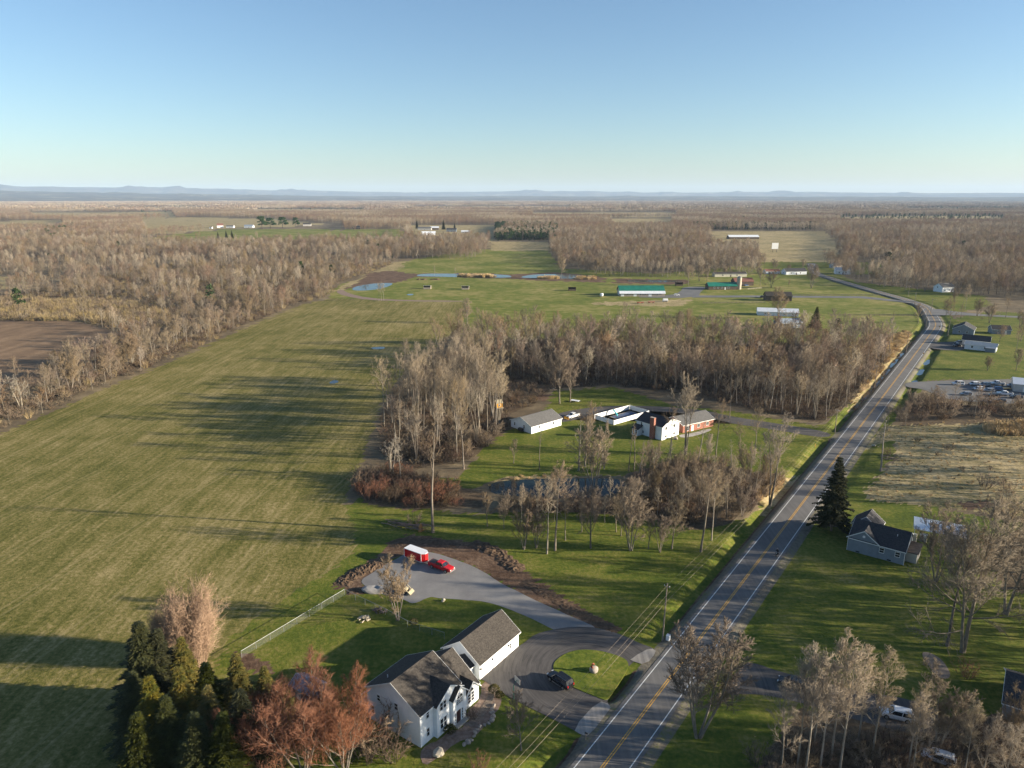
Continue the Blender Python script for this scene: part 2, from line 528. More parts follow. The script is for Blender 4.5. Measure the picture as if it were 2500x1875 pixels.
WOODFLOOR = [PP([(1125, 850), (1300, 832), (1700, 838), (2060, 842), (2180, 862), (2160, 905), (2090, 975), (2010, 1035), (1800, 995), (1700, 965), (1500, 940), (1350, 950),
                 (1310, 985), (1250, 1005), (1245, 1045), (1150, 1120), (1000, 1150), (925, 1105), (930, 1010), (980, 935), (1045, 885), (1090, 860)]),
             PP([(1640, 1122), (1750, 1132), (1840, 1152), (1975, 1165), (1880, 1270), (1700, 1292), (1560, 1262), (1540, 1200), (1535, 1165)]),
             PP([(868, 1165), (900, 1140), (1000, 1150), (1120, 1190), (1190, 1200), (1200, 1240), (1000, 1245), (900, 1230), (868, 1200)]),
             PP([(1950, 1730), (2150, 1760), (2400, 1740), (2700, 1780), (2700, 2050), (1800, 2050), (1850, 1880)]),
             PP([(2390, 1330), (2500, 1290), (2800, 1380), (2800, 1500), (2450, 1440)]),
             PP([(2195, 950), (2260, 960), (2300, 985), (2520, 1000), (2700, 1000), (2700, 1030), (2480, 1030), (2200, 1040), (2150, 1045), (2135, 1035)])]
TAN = [PP([(2095, 1100), (2145, 1042), (2300, 1030), (2500, 1022), (2900, 1040), (2900, 1360), (2500, 1262), (2300, 1240), (2125, 1222), (2110, 1200), (2190, 1120), (2185, 1075)]),
       PP([(2120, 832), (2215, 808), (2235, 845), (2180, 905), (2100, 985), (2060, 1020), (2130, 900)]),
       PP([(1840, 1210), (1975, 1140), (2000, 1110), (1870, 1260)]),
       PP([(1195, 1176), (1240, 1164), (1400, 1160), (1420, 1166), (1300, 1169), (1215, 1175), (1195, 1190)]),
       PP([(1690, 730), (1660, 748), (1450, 745), (1450, 738), (1550, 735)]),
       PP([(1195, 590), (1340, 590), (1345, 612), (1200, 612)]),
       PP([(340, 535), (480, 530), (690, 535), (800, 548), (640, 556), (520, 562), (360, 575)]),
       PP([(1000, 550), (1200, 549), (1240, 556), (1200, 590), (1010, 590)]),
       PP([(1730, 563), (2010, 565), (2060, 606), (1740, 606)]),
       PP([(1850, 604), (2040, 606), (2060, 640), (1850, 640)]),
       PP([(-200, 730), (290, 735), (420, 770), (330, 800), (190, 785), (-200, 785)]),
       *[PP(q) for q in ([(60, 519), (420, 517), (430, 532), (90, 534)], [(620, 511), (900, 510), (900, 519), (620, 520)], [(1300, 519), (1650, 518), (1650, 531), (1300, 532)], [(2050, 529), (2450, 527), (2450, 545), (2050, 546)], [(1000, 504), (1400, 503), (1400, 510), (1000, 511)], [(-100, 540), (150, 538), (160, 562), (-100, 564)], [(1480, 534), (1640, 533), (1640, 556), (1500, 557)], [(2200, 508), (2480, 507), (2480, 514), (2200, 515)], [(250, 506), (520, 505), (520, 511), (250, 512)])],
       PP([(-200, 675), (60, 675), (70, 705), (-200, 712)]),
       PP([(850, 690), (960, 640), (985, 640), (990, 650), (880, 700), (800, 716), (780, 725)])]
FARGREEN = [PP([(300, 600), (330, 585), (480, 566), (560, 560), (800, 562), (985, 560), (990, 590), (780, 596), (560, 600)])]
SOIL = [PP([(-400, 790), (0, 780), (190, 783), (300, 815), (215, 885), (130, 925), (0, 965), (-400, 1110)])]
DIRT = [PP([(952, 1320), (1003, 1303), (1044, 1311), (1125, 1320), (1193, 1328), (1223, 1347), (1261, 1382), (1315, 1417), (1344, 1435), (1425, 1487), (1493, 1527), (1520, 1546),
            (1500, 1549), (1463, 1536), (1420, 1518), (1333, 1480), (1261, 1446), (1218, 1425), (1185, 1400), (1125, 1372), (1050, 1350), (998, 1350), (962, 1370), (935, 1382), (908, 1402),
            (880, 1417), (905, 1433), (905, 1446), (854, 1452), (838, 1441), (814, 1433), (824, 1418), (862, 1388), (898, 1374), (927, 1353)]),
        PP([(905, 665), (960, 660), (1000, 668), (1150, 667), (1255, 670), (1345, 665), (1400, 668), (1480, 678), (1480, 690), (1290, 684), (1240, 680), (1100, 676), (1010, 676), (1000, 682),
            (960, 690), (900, 700), (850, 705), (830, 712), (870, 692)]),
        PP([(1500, 680), (1680, 684), (1680, 694), (1500, 692)]),
        PP([(570, 1595), (600, 1590), (680, 1640), (640, 1650), (590, 1630)]),
        PP([(1310, 965), (1340, 962), (1350, 972), (1320, 980)]),
        PP([(2330, 1230), (2400, 1220), (2440, 1235), (2370, 1245)])]

# ---------------------------------------------------------------- ground sheet to the horizon
def ground_rows():
    y = 40.0; r = []
    while y < 1600: r.append(y); y += max(.55, .0068 * y)
    while y < 95000: r.append(y); y *= 1.07
    return np.array([-400.0, -100.0, 0.0, 25.0] + r)

def make_ground():
    ys = ground_rows()
    near = np.arange(-10, 10.01, .5)
    cols = []
    NL, NRt = 270, 190
    for y in ys:
        xr = float(road_x(y)); c = float(road_c(y))
        xl = min(-(0.80 * abs(y) + 70), xr - 60); xg = max(0.80 * abs(y) + 70, xr + 80)
        left = xl + (xr - 10.5 / c - xl) * (np.arange(NL) / NL)
        mid = xr + near / c
        right = (xr + 10.5 / c) + (xg - xr - 10.5 / c) * (np.arange(1, NRt + 1) / NRt)
        cols.append(np.concatenate([left, mid, right]))
    X = np.array(cols); Y = np.repeat(ys[:, None], X.shape[1], 1)
    T = (X - road_x(Y)) * road_c(Y)
    Z = land_z(T, Y)
    nr, nc = X.shape
    co = np.stack([X, Y, Z], -1).reshape(-1, 3)
    i = np.arange(nr * nc).reshape(nr, nc)
    q = np.stack([i[:-1, :-1], i[:-1, 1:], i[1:, 1:], i[1:, :-1]], -1).reshape(-1, 4)
    m = bpy.data.meshes.new("ground")
    m.vertices.add(len(co)); m.vertices.foreach_set("co", co.ravel())
    m.loops.add(q.size); m.loops.foreach_set("vertex_index", q.ravel())
    m.polygons.add(len(q)); m.polygons.foreach_set("loop_start", np.arange(len(q)) * 4)
    m.polygons.foreach_set("use_smooth", np.ones(len(q), bool))
    m.update()
    # land cover as soft weights per point
    x, y, t = X.ravel(), Y.ravel(), T.ravel()
    rg = np.random.default_rng(3)
    wob = np.clip(y * .003, .25, 6)
    x = x + rg.normal(0, 1, x.shape) * wob; y = y + rg.normal(0, 1, y.shape) * wob
    def m_(polys):
        r = np.zeros(x.shape, bool)
        for p in polys: r |= inside(p, x, y)
        return r.astype(np.float32)
    past, field = m_([PASTURE] + FARGREEN), m_([FIELD])
    lawn, wood = m_(LAWN), m_(WOODFLOOR)
    tan, soil, dirt_and_shade = m_(TAN), m_(SOIL), m_(DIRT)
    verge = ((np.abs(t) < 12) & (y < 800) & (y > 0)).astype(np.float32)
    lawn = np.maximum(lawn, verge * (1 - tan) * (1 - wood * (np.abs(t) > 9)))
    gritty = ((np.abs(t) < 5.6) & (y < 900)).astype(np.float32)
    zt = land_z(t, Y.ravel())
    dirt_and_shade = np.maximum(dirt_and_shade, ((zt < -.12) & (t < -4.6) & (t > -6.3)).astype(np.float32))  # mud tone painted along the left ditch bank to deepen its shade
    for nm, a in (("pasture", past), ("field", field), ("lawn", lawn), ("woodfloor", wood * (1 - verge)), ("tan", tan), ("soil", soil), ("dirt_and_shade", dirt_and_shade), ("shoulder", gritty)):
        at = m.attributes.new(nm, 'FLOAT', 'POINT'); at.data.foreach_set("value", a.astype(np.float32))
    return m

def ground_material():
    m, nt, N, L = new_mat("ground_cover")
    pos = N("ShaderNodeNewGeometry").outputs["Position"]
    n_fine = noise(nt, pos, 1.1, 4, .65)
    n_mid = noise(nt, pos, .14, 5, .6)
    n_big = noise(nt, pos, .022, 5, .55)
    n_clod = noise(nt, pos, 2.6, 3, .7)
    def rows(angle, width, stretch=.02):
        mp = N("ShaderNodeMapping"); mp.inputs["Rotation"].default_value = (0, 0, R(angle)); mp.inputs["Scale"].default_value = (1.0 / width, stretch / width, 1)
        L(pos, mp.inputs["Vector"])
        return noise(nt, mp.outputs[0], 1.0, 3, .6)
    r_field = rows(13, 1.6, .06)
    r_wide = rows(13, 9.0, .05)
    def comb(*ws):
        acc = None
        for s, w in ws:
            x = math_(nt, 'MULTIPLY', s, w)
            acc = x if acc is None else math_(nt, 'ADD', acc, x)
        return acc
    # olive winter crop with straw showing between the drill rows
    f_field = comb((n_fine, .30), (n_clod, .12), (r_field, .20), (n_mid, .14), (n_big, .18), (r_wide, .06))
    c_field = ramp(nt, f_field, [(.39, (.050, .058, .011)), (.45, (.098, .097, .021)), (.505, (.168, .144, .044)), (.555, (.26, .206, .085)), (.63, (.40, .315, .155))])
    f_lawn = comb((n_fine, .40), (n_mid, .35), (n_big, .25))
    c_lawn = ramp(nt, f_lawn, [(.37, (.046, .070, .010)), (.47, (.086, .110, .015)), (.54, (.140, .142, .026)), (.63, (.22, .188, .064))])
    f_past = comb((n_fine, .2), (n_mid, .4), (n_big, .4))
    c_past = ramp(nt, f_past, [(.38, (.085, .112, .018)), (.49, (.140, .155, .030)), (.58, (.25, .215, .074))])
    c_wood = ramp(nt, comb((n_fine, .5), (n_mid, .3), (n_big, .2)), [(.36, (.060, .042, .027)), (.5, (.105, .076, .048)), (.64, (.17, .128, .078))])
    c_base = ramp(nt, comb((n_fine, .2), (n_mid, .4), (n_big, .4)), [(.36, (.085, .064, .042)), (.5, (.15, .115, .072)), (.60, (.26, .20, .115))])
    c_tan = ramp(nt, comb((n_fine, .45), (n_mid, .35), (n_big, .2)), [(.37, (.105, .100, .034)), (.45, (.20, .165, .072)), (.53, (.33, .258, .135)), (.64, (.48, .38, .215))])
    c_soil = ramp(nt, comb((n_fine, .3), (n_mid, .3), (r_wide, .4)), [(.36, (.12, .080, .050)), (.52, (.205, .135, .082)), (.64, (.30, .205, .125))])
    c_dirt_shade = ramp(nt, comb((n_fine, .5), (n_mid, .5)), [(.38, (.070, .042, .028)), (.52, (.130, .082, .054)), (.64, (.205, .140, .095))])
    c_shld = ramp(nt, comb((n_fine, .6), (n_mid, .4)), [(.36, (.10, .088, .070)), (.52, (.17, .15, .115)), (.64, (.15, .15, .055))])
    # tractor tramlines and furrows running up the field
    sx = N("ShaderNodeSeparateXYZ"); L(pos, sx.inputs[0])
    uu = math_(nt, 'ADD', math_(nt, 'SUBTRACT', math_(nt, 'MULTIPLY', sx.outputs[0], math.cos(R(12))), math_(nt, 'MULTIPLY', sx.outputs[1], math.sin(R(12)))), math_(nt, 'MULTIPLY', n_big, 3.0))
    tram = None
    for off in (0.0, 1.9):
        fr = math_(nt, 'ABSOLUTE', math_(nt, 'SUBTRACT', math_(nt, 'FRACT', math_(nt, 'DIVIDE', math_(nt, 'ADD', uu, off), 19.0)), .5))
        t1 = math_(nt, 'LESS_THAN', fr, .016); tram = t1 if tram is None else math_(nt, 'MAXIMUM', tram, t1)
    c_field = mixc(nt, math_(nt, 'MULTIPLY', tram, math_(nt, 'MULTIPLY', n_mid, .55)), c_field, (.33, .26, .13))
    def mask(name, soft=.16):
        a = N("ShaderNodeAttribute"); a.attribute_name = name
        v = comb((a.outputs["Fac"], 1.0), (n_fine, .35), (n_mid, .55), (n_big, .35))
        mr = N("ShaderNodeMapRange"); mr.interpolation_type = 'SMOOTHSTEP'
        mr.inputs["From Min"].default_value = 1.125 - soft; mr.inputs["From Max"].default_value = 1.125 + soft
        L(v, mr.inputs["Value"])
        return mr.outputs[0]
    col = c_base
    for nm, c in (("pasture", c_past), ("field", c_field), ("lawn", c_lawn), ("tan", c_tan), ("woodfloor", c_wood), ("soil", c_soil), ("dirt_and_shade", c_dirt_shade), ("shoulder", c_shld)):
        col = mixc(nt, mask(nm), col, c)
    bmp = comb((n_fine, .6), (n_clod, .4))
    finish(nt, col, .95, bmp, .75, .22, .1)
    return m
g_mat = ground_material()
g_mesh = make_ground()
g_mesh.materials.append(g_mat)
ground = link(bpy.data.objects.new("ground", g_mesh))
tag(ground, kind="structure")

# ---------------------------------------------------------------- road with its painted lines
def strip(name, t0, t1, y0, y1, z, mat, parent=None, step=3.0, crown=0.0, nseg=1):
    ys = np.arange(y0, y1 + step, step)
    xr, c = road_x(ys), road_c(ys)
    v = []; f = []
    ts = np.linspace(t0, t1, nseg + 1)
    for i, y in enumerate(ys):
        for t in ts:
            v.append((xr[i] + t / c[i], y, z - crown * abs(t)))
    k = nseg + 1
    for i in range(len(ys) - 1):
        for j in range(nseg):
            a = i * k + j
            f.append((a, a + 1, a + k + 1, a + k))
    mb = MB(); mb.v = v; mb.f = f
    return mb.build(name, mat, parent)

CR = .012
road = strip("road", -3.95, 3.95, -60, 900, .10, MAT["road_asphalt"], crown=CR, nseg=8)
tag(road, "two lane grey asphalt country road with white edge lines", None, None, "structure")
for t in (-3.3, 3.3):
    strip("edge_line", t - .075, t + .075, -60, 890, .106, MAT["line_white"], road, crown=CR)
for t in (-.17, .17):
    strip("centre_line", t - .075, t + .075, -60, 890, .106, MAT["line_yellow"], road, crown=CR)

def sheet(name, px, z, mat, smooth=2, jit=0.0, label=None, kind="structure", world=False):
    poly = px if world else PP(px)
    if smooth: poly = smooth_poly(poly, smooth, jit, len(name))
    o = link(bpy.data.objects.new(name, sheet_mesh(name, poly, z, mat)))
    return tag(o, label, None, None, kind)

sheet("side_road", [(2262, 756), (2292, 754), (2340, 762), (2420, 769), (2600, 777), (2600, 781), (2420, 773), (2335, 769), (2300, 770), (2280, 770)], .07, MAT["far_asphalt"], 1)
sheet("gravel_yard", [(1000, 1346), (1050, 1346), (1125, 1370), (1185, 1397), (1218, 1422), (1261, 1443), (1333, 1478), (1420, 1516), (1463, 1535), (1420, 1545), (1353, 1540), (1315, 1518), (1234, 1483),
                      (1188, 1470), (1153, 1466), (1071, 1461), (1049, 1456), (1009, 1477), (987, 1463), (946, 1455), (903, 1440), (876, 1418), (908, 1400), (935, 1380), (962, 1368), (990, 1352)], .035, MAT["gravel_yard"], 2, .05)
drive = [(1463, 1533), (1523, 1552), (1561, 1571), (1592, 1581), (1604, 1593), (1580, 1622), (1537, 1614), (1480, 1712), (1490, 1722), (1440, 1797), (1420, 1796), (1396, 1780), (1252, 1707), (1219, 1688),
         (1193, 1669), (1178, 1660), (1170, 1660), (1265, 1579), (1280, 1570), (1306, 1549), (1345, 1538), (1400, 1530)]
sheet("driveway_loop", drive, .06, MAT["drive_asphalt"], 1)
isl = [(1349.5, 1625), (1360, 1609), (1387.5, 1593), (1423, 1586), (1466, 1590), (1507, 1601), (1534, 1614), (1534, 1636), (1490.6, 1701), (1480, 1712), (1461, 1704), (1404, 1682), (1375, 1664), (1354, 1645)]

def lawn_patch():
    m, nt, N, L = new_mat("lawn_grass")
    pos = N("ShaderNodeNewGeometry").outputs["Position"]
    a = noise(nt, pos, 1.1, 4, .65); b = noise(nt, pos, .14, 5, .6)
    f = math_(nt, 'ADD', math_(nt, 'MULTIPLY', a, .5), math_(nt, 'MULTIPLY', b, .5))
    finish(nt, ramp(nt, f, [(.38, (.06, .090, .013)), (.50, (.112, .138, .019)), (.62, (.19, .18, .038))]), .95, a, .6, .15, .1)
    MAT["lawn_grass"] = m
lawn_patch()
isl_w = smooth_poly(PP(isl), 2)
mbi = MB(); mbi.prism(isl_w, .03, .13, 'z')
tag(mbi.build("lawn_island", MAT["lawn_grass"]), kind="structure")
for px, nm in (([(1545, 1606), (1590, 1581), (1604, 1593), (1578, 1624), (1537, 1613)], 1), ([(1463, 1711), (1490, 1722), (1491, 1731), (1440, 1797), (1420, 1796), (1397, 1780)], 2)):
    sheet("driveway_apron", px, .075, MAT["apron_gravel"], 1, .10)
sheet("neighbour_drive", [(1352, 1012), (1400, 1001), (1470, 991), (1600, 991), (1720, 1001), (1780, 1016), (1870, 1030), (2035, 1056), (2018, 1072), (1870, 1045), (1780, 1034), (1720, 1014), (1600, 1003), (1480, 1005), (1430, 1018), (1385, 1030), (1350, 1032)], .05, MAT["drive_asphalt"], 2)
sheet("carpark_gravel", [(2212, 934), (2265, 931), (2360, 928), (2600, 924), (2700, 985), (2500, 989), (2300, 976), (2262, 951), (2208, 945)], .045, MAT["far_asphalt"], 2, .1)
sheet("house_drive", [(2264, 837), (2323, 834), (2362, 834), (2362, 857), (2289, 854), (2258, 846)], .05, MAT["drive_asphalt"], 1)
sheet("shaded_drive", [(1812, 1622), (1839, 1617), (1900, 1640), (2000, 1662), (2100, 1690), (2200, 1702), (2320, 1740), (2260, 1800), (2100, 1762), (1980, 1722), (1850, 1692), (1756, 1700)], .05, MAT["drive_asphalt"], 2)
sheet("cottage_drive", [(1992, 1252), (2068, 1262), (2074, 1278), (2040, 1290), (1978, 1275)], .05, MAT["drive_asphalt"], 1)
sheet("farm_yard", [(1560, 722), (1640, 721), (1662, 712), (1668, 700), (1730, 700), (1710, 712), (1705, 727), (1560, 727)], .06, MAT["far_asphalt"], 1)
sheet("farm_lane", [(1690, 721.5), (1860, 721.5), (2110, 723.5), (2230, 737), (2230, 741), (2100, 728), (1860, 726), (1690, 726.5)], .075, MAT["far_asphalt"], 0)
sheet("farm_track", [(818, 712), (835, 706), (850, 716), (900, 728), (1000, 733), (1130, 734), (1130, 737), (990, 736), (890, 732), (838, 722)], .05, MAT["mulch"], 1)
sheet("planting_bed", [(2248, 1593), (2268, 1592), (2300, 1610), (2322, 1645), (2316, 1658), (2290, 1656), (2262, 1620)], .05, MAT["pavers"], 2)

# water
def water(name, px, z, mat, label):
    o = sheet(name, px, z, mat, 2); o["label"] = label
    return o
water("pond", [(1193, 1186), (1212, 1175), (1290, 1170), (1380, 1168), (1460, 1168), (1518, 1170), (1528, 1185), (1510, 1205), (1460, 1214), (1380, 1218), (1290, 1214), (1215, 1208), (1196, 1200)], .05, MAT["pond_water"], "dark green garden pond behind bare trees")
q7 = lambda pts: [(800 + x / 4.424, 620 + y / 4.424) for x, y in pts]
water("pond", q7([(255, 382), (300, 350), (480, 318), (690, 312), (710, 328), (600, 372), (450, 394), (300, 398)]), .05, MAT["pond_water"], "small round pond at the field corner reflecting trees")
water("pond", q7([(955, 226), (1060, 212), (1400, 213), (1900, 222), (1998, 240), (1960, 257), (1600, 257), (1100, 243), (975, 242)]), .05, MAT["pond_water"], "long narrow blue pond across the pasture with tiny islands")
water("pond", [(1264, 678), (1292, 671), (1335, 669), (1420, 670), (1470, 680), (1420, 681), (1315, 679)], .05, MAT["pond_water"], "blue pond with reed islands before the far wood")
water("pond", [(1530, 683), (1660, 685), (1668, 688), (1600, 690), (1530, 688)], .05, MAT["pond_water"], "dark narrow pond behind the green roofed barn")
water("puddle", [(906, 848), (938, 846), (941, 851), (925, 853), (908, 852)], .03, MAT["puddle_water"], "wide puddle in the shaded field")
water("puddle", [(800, 936), (815, 927), (830, 931), (818, 937)], .03, MAT["puddle_water"], "small bright puddle between crop rows")
water("puddle", [(990, 719), (1005, 717), (1012, 719), (1000, 722)], .06, MAT["puddle_water"], "puddle beside pale trees in the pasture")
w1 = strip("ditch_water", -7.4, -5.4, 268, 372, -.90, MAT["puddle_water"]); tag(w1, "blue water standing in the wooded side ditch", kind="structure")
w2 = strip("ditch_water", 5.3, 8.9, 306, 358, -.86, MAT["puddle_water"]); tag(w2, "blue water in the ditch along the mown lawn", kind="structure")

# far hills
def hills(name, dist, prof, depth, seed, mat):
    rg = np.random.default_rng(seed)
    az = np.radians(np.linspace(-52, 52, 260))
    h = np.interp(np.degrees(az), *zip(*prof))
    for f, a in ((6, .05), (14, .035), (31, .03), (67, .02), (131, .012)):
        h *= 1 + a * np.sin(az * f + rg.uniform(0, 6)) + a * .5 * rg.normal(size=len(az)) * (f > 60)
    rows = [0, .25, .45, .62, .78, .92, 1.0, 1.4]
    pr = [-.02, .12, .34, .50, .78, .93, 1.0, .7]
    v = []
    for k, (r, p) in enumerate(zip(rows, pr)):
        d = dist + depth * r
        wob = 1 + (.10 * np.sin(az * 40 + k * 2.1 + seed) + .08 * np.sin(az * 97 + k) + .06 * rg.normal(size=len(az))) * (0 < k < 6)
        for i, a in enumerate(az):
            v.append((math.sin(a) * d, math.cos(a) * d, h[i] * p * wob[i] if p > 0 else -30))
    n = len(az); f = []
    for k in range(len(rows) - 1):
        for i in range(n - 1):
            f.append((k * n + i, k * n + i + 1, (k + 1) * n + i + 1, (k + 1) * n + i))
    mb = MB(); mb.v = v; mb.f = f
    tag(mb.build(name, mat, smooth=True), kind="structure")

def hill_mat():
    m, nt, N, L = new_mat("hill_woodland")
    pos = N("ShaderNodeNewGeometry").outputs["Position"]
    a = noise(nt, pos, .0011, 6, .62); b = noise(nt, pos, .0045, 4, .6)
    f = math_(nt, 'ADD', math_(nt, 'MULTIPLY', a, .6), math_(nt, 'MULTIPLY', b, .4))
    finish(nt, ramp(nt, f, [(.36, (.045, .045, .035)), (.50, (.095, .078, .058)), (.57, (.13, .11, .07)), (.66, (.26, .23, .15))]), 1.0, spec=0)
    return m
HM = hill_mat()
hills("hills", 12800, [(-52, 190), (-36, 215), (-28, 180), (-18, 150), (-10, 110), (0, 115), (12, 110), (24, 90), (36, 90), (52, 90)], 8000, 4, HM)
hills("far_hills", 25000, [(-52, 470), (-36, 470), (-24, 410), (-15, 350), (-8, 310), (-2, 325), (4, 360), (10, 275), (18, 300), (30, 215), (52, 215)], 6000, 9, HM)
# ---------------------------------------------------------------- building kit
def window(parent, o, d, n, u, z, w, h, bars=(1, 1), arch=False, fr="white_trim", name="window"):
    """o: wall corner (x,y); d: along the wall; n: outward normal; u: centre along the wall; z: sill"""
    d = Vector((d[0], d[1], 0)); n = Vector((n[0], n[1], 0)); c = Vector((o[0], o[1], 0)) + d * u
    up = Vector((0, 0, 1)); t = .08
    f = MB()
    def bar(cu, cz, hw, hh, dep=.045, off=.03):
        f.obox(c + d * cu + up * cz + n * off, d * hw, n * dep, up * hh)
    bar(-w / 2, z + h / 2, t / 2, h / 2 + t / 2); bar(w / 2, z + h / 2, t / 2, h / 2 + t / 2)
    bar(0, z, w / 2 - t / 2, t / 2, .06); bar(0, z + h, w / 2 - t / 2, t / 2)
    for i in range(1, bars[0]): bar(-w / 2 + w * i / bars[0], z + h / 2, .025, h / 2 - t / 2, .03)
    for j in range(1, bars[1]): bar(0, z + h * j / bars[1], w / 2 - t / 2, .03, .033)
    if arch:
        pts = [(math.cos(a) * w / 2, math.sin(a) * w / 2) for a in np.linspace(0, math.pi, 11)]
        for (a, b), (a2, b2) in zip(pts[:-1], pts[1:]):
            m = Vector((0, 0, 0)); dirv = d * (a2 - a) + up * (b2 - b); L = dirv.length / 2; dirv.normalize(); nn = n.cross(dirv)
            f.obox(c + d * (a + a2) / 2 + up * (z + h + (b + b2) / 2) + n * .03, dirv * L, n * .045, nn * t / 2)
        bar(0, z + h + w / 4, .025, w / 4, .03)
    fo = f.build(name, MAT[fr], parent)
    g = MB()
    g.obox(c + up * (z + h / 2) + n * .012, d * (w / 2), n * .012, up * (h / 2))
    if arch:
        ring = [c + d * (math.cos(a) * w / 2) + up * (z + h + math.sin(a) * w / 2) for a in np.linspace(0, math.pi, 11)]
        g.add([p + n * .024 for p in ring], [tuple(range(len(ring)))])
    g.build("pane", MAT["glass"], fo)
    return fo

def door(parent, o, d, n, u, w, h, mat, z=0.0, panels=None, name="door"):
    d = Vector((d[0], d[1], 0)); n = Vector((n[0], n[1], 0)); c = Vector((o[0], o[1], 0)) + d * u; up = Vector((0, 0, 1))
    m = MB(); m.obox(c + up * (z + h / 2) + n * .02, d * (w / 2), n * .03, up * (h / 2))
    do = m.build(name, MAT[mat], parent)
    if panels:
        nx, nz = panels
        for i in range(nx):
            for j in range(nz):
                p = MB(); p.obox(c + d * (-w / 2 + w * (i + .5) / nx) + up * (z + h * (j + .5) / nz) + n * .055, d * (w / nx / 2 - .06), n * .012, up * (h / nz / 2 - .04))
                p.build("panel", MAT[mat], do)
    else:
        p = MB(); p.obox(c + d * (w / 2 - .12) + up * (z + h * .47) + n * .09, d * .03, n * .04, up * .05)
        p.build("handle", MAT["dark_metal"], do)
    return do

def faces(L, W):
    return {'S': ((0, 0), (1, 0), (0, -1)), 'N': ((L, W), (-1, 0), (0, 1)), 'W': ((0, W), (0, -1), (-1, 0)), 'E': ((L, 0), (0, 1), (1, 0))}

def gable_block(parent, L, W, ze, zr, wall, roof, ov=.35, x0=0, y0=0, trim="white_trim", th=.16, z0=0, ridge_y=None, ze2=None, axis='x'):
    """walls + roof with its ridge along local x (or y); returns (wall, roof)"""
    ry = W / 2 if ridge_y is None else ridge_y
    e2 = ze if ze2 is None else ze2
    s1 = (zr - ze) / ry; s2 = (zr - e2) / (W - ry)
    def sh(p): return [(y0 + a, b) for a, b in p] if axis == 'x' else [(x0 + a, b) for a, b in p]
    a0, a1 = (x0, x0 + L) if axis == 'x' else (y0, y0 + L)
    w = MB(); w.prism(sh([(0, z0 - .1), (W, z0 - .1), (W, e2 - .09), (ry, zr - .09), (0, ze - .09)]), a0, a1, axis)
    wo = w.build("wall", MAT[wall], parent)
    r = MB(); r.prism(sh([(-ov, ze - ov * s1), (ry, zr), (W + ov, e2 - ov * s2), (W + ov, e2 - ov * s2 - th), (ry, zr - th), (-ov, ze - ov * s1 - th)]), a0 - ov, a1 + ov, axis)
    ro = r.build("roof", MAT[roof], parent)
    if trim:
        f = MB()
        for xa, xb in ((a0 - ov - .035, a0 - ov - .003), (a1 + ov + .003, a1 + ov + .035)):
            f.prism(sh([(-ov - .03, ze - ov * s1 - .0), (ry, zr + .02), (W + ov + .03, e2 - ov * s2), (W + ov + .03, e2 - ov * s2 - .20), (ry, zr - .20), (-ov - .03, ze - ov * s1 - .20)]), xa, xb, axis)
        for yy, zz in ((-ov - .05, ze - ov * s1), (W + ov + .005, e2 - ov * s2)):
            f.prism(sh([(yy, zz - .19), (yy + .045, zz - .19), (yy + .045, zz - .02), (yy, zz - .02)]), a0 - ov + .002, a1 + ov - .002, axis)
        f.build("fascia", MAT[trim], ro)
    return wo, ro

def house(name, label, cat, org, ang, L, W, ze, zr, wall, roof, wins=(), doors=(), ov=.35, group=None, trim="white_trim", foundation=True):
    e = thing(name, label, cat, (org[0], org[1], 0), R(ang), group)
    gable_block(e, L, W, ze, zr, wall, roof, ov, trim=trim)
    fc = faces(L, W)
    for f, u, z, w, h, *b in wins: window(e, *fc[f], u, z, w, h, b[0] if b else (1, 2))
    for f, u, w, h, m, *pn in doors: door(e, *fc[f], u, w, h, m, 0, pn[0] if pn else None)
    return e

# ---------------------------------------------------------------- the white two storey house
HA = (-13.68, 89.26)
HANG = 90 - 35.4
hs = thing("two_storey_house", "white two storey house with brown shingle roof and three front gables", "house", (HA[0], HA[1], 0), R(HANG))
gable_block(hs, 9.0, 11.2, 5.95, 9.1, "white_siding", "brown_shingle", .35)
gable_block(hs, 4.8, 11.2, 2.95, 7.05, "white_siding", "brown_shingle", .30, x0=9.0, ridge_y=5.5, ze2=3.4)
def cross_gable(x0, x1, y, ze, zr, back):
    c = (x0 + x1) / 2; W = x1 - x0; ov = .28; s = (zr - ze) / (W / 2)
    w = MB(); w.prism([(x0, -.1), (x1, -.1), (x1, ze - .09), (c, zr - .09), (x0, ze - .09)], y, back - .6, 'y'); w.build("wall", MAT["white_siding"], hs)
    r = MB(); r.prism([(x0 - ov, ze - ov * s), (c, zr), (x1 + ov, ze - ov * s), (x1 + ov, ze - ov * s - .14), (c, zr - .14), (x0 - ov, ze - ov * s - .14)], y - ov, back, 'y')
    ro = r.build("roof", MAT["brown_shingle"], hs)
    f = MB(); f.prism([(x0 - ov - .03, ze - ov * s), (c, zr + .02), (x1 + ov + .03, ze - ov * s), (x1 + ov + .03, ze - ov * s - .22), (c, zr - .22), (x0 - ov - .03, ze - ov * s - .22)], y - ov - .04, y - ov - .004, 'y')
    f.build("fascia", MAT["white_trim"], ro)
cross_gable(2.9, 8.9, -.75, 5.85, 7.75, 3.1)
cross_gable(6.05, 9.15, -1.35, 5.25, 6.75, 1.6)
cross_gable(10.1, 13.6, -.40, 2.85, 4.55, 2.2)
fS = lambda y: ((0, y), (1, 0), (0, -1))
for u, z, w, h in ((1.65, 1.0, .65, 1.45), (1.65, 4.15, .65, 1.35)): window(hs, *fS(0), u, z, w, h, (1, 2))
for u in (3.95, 4.75):
    window(hs, *fS(-.75), u, 1.1, .68, 1.75, (1, 2)); window(hs, *fS(-.75), u, 4.35, .68, 1.4, (1, 2))
window(hs, *fS(-1.35), 7.6, 3.55, 1.5, .95, (3, 3), arch=True)
door(hs, *fS(-1.35), 7.25, .95, 2.1, "door_dark", .35)
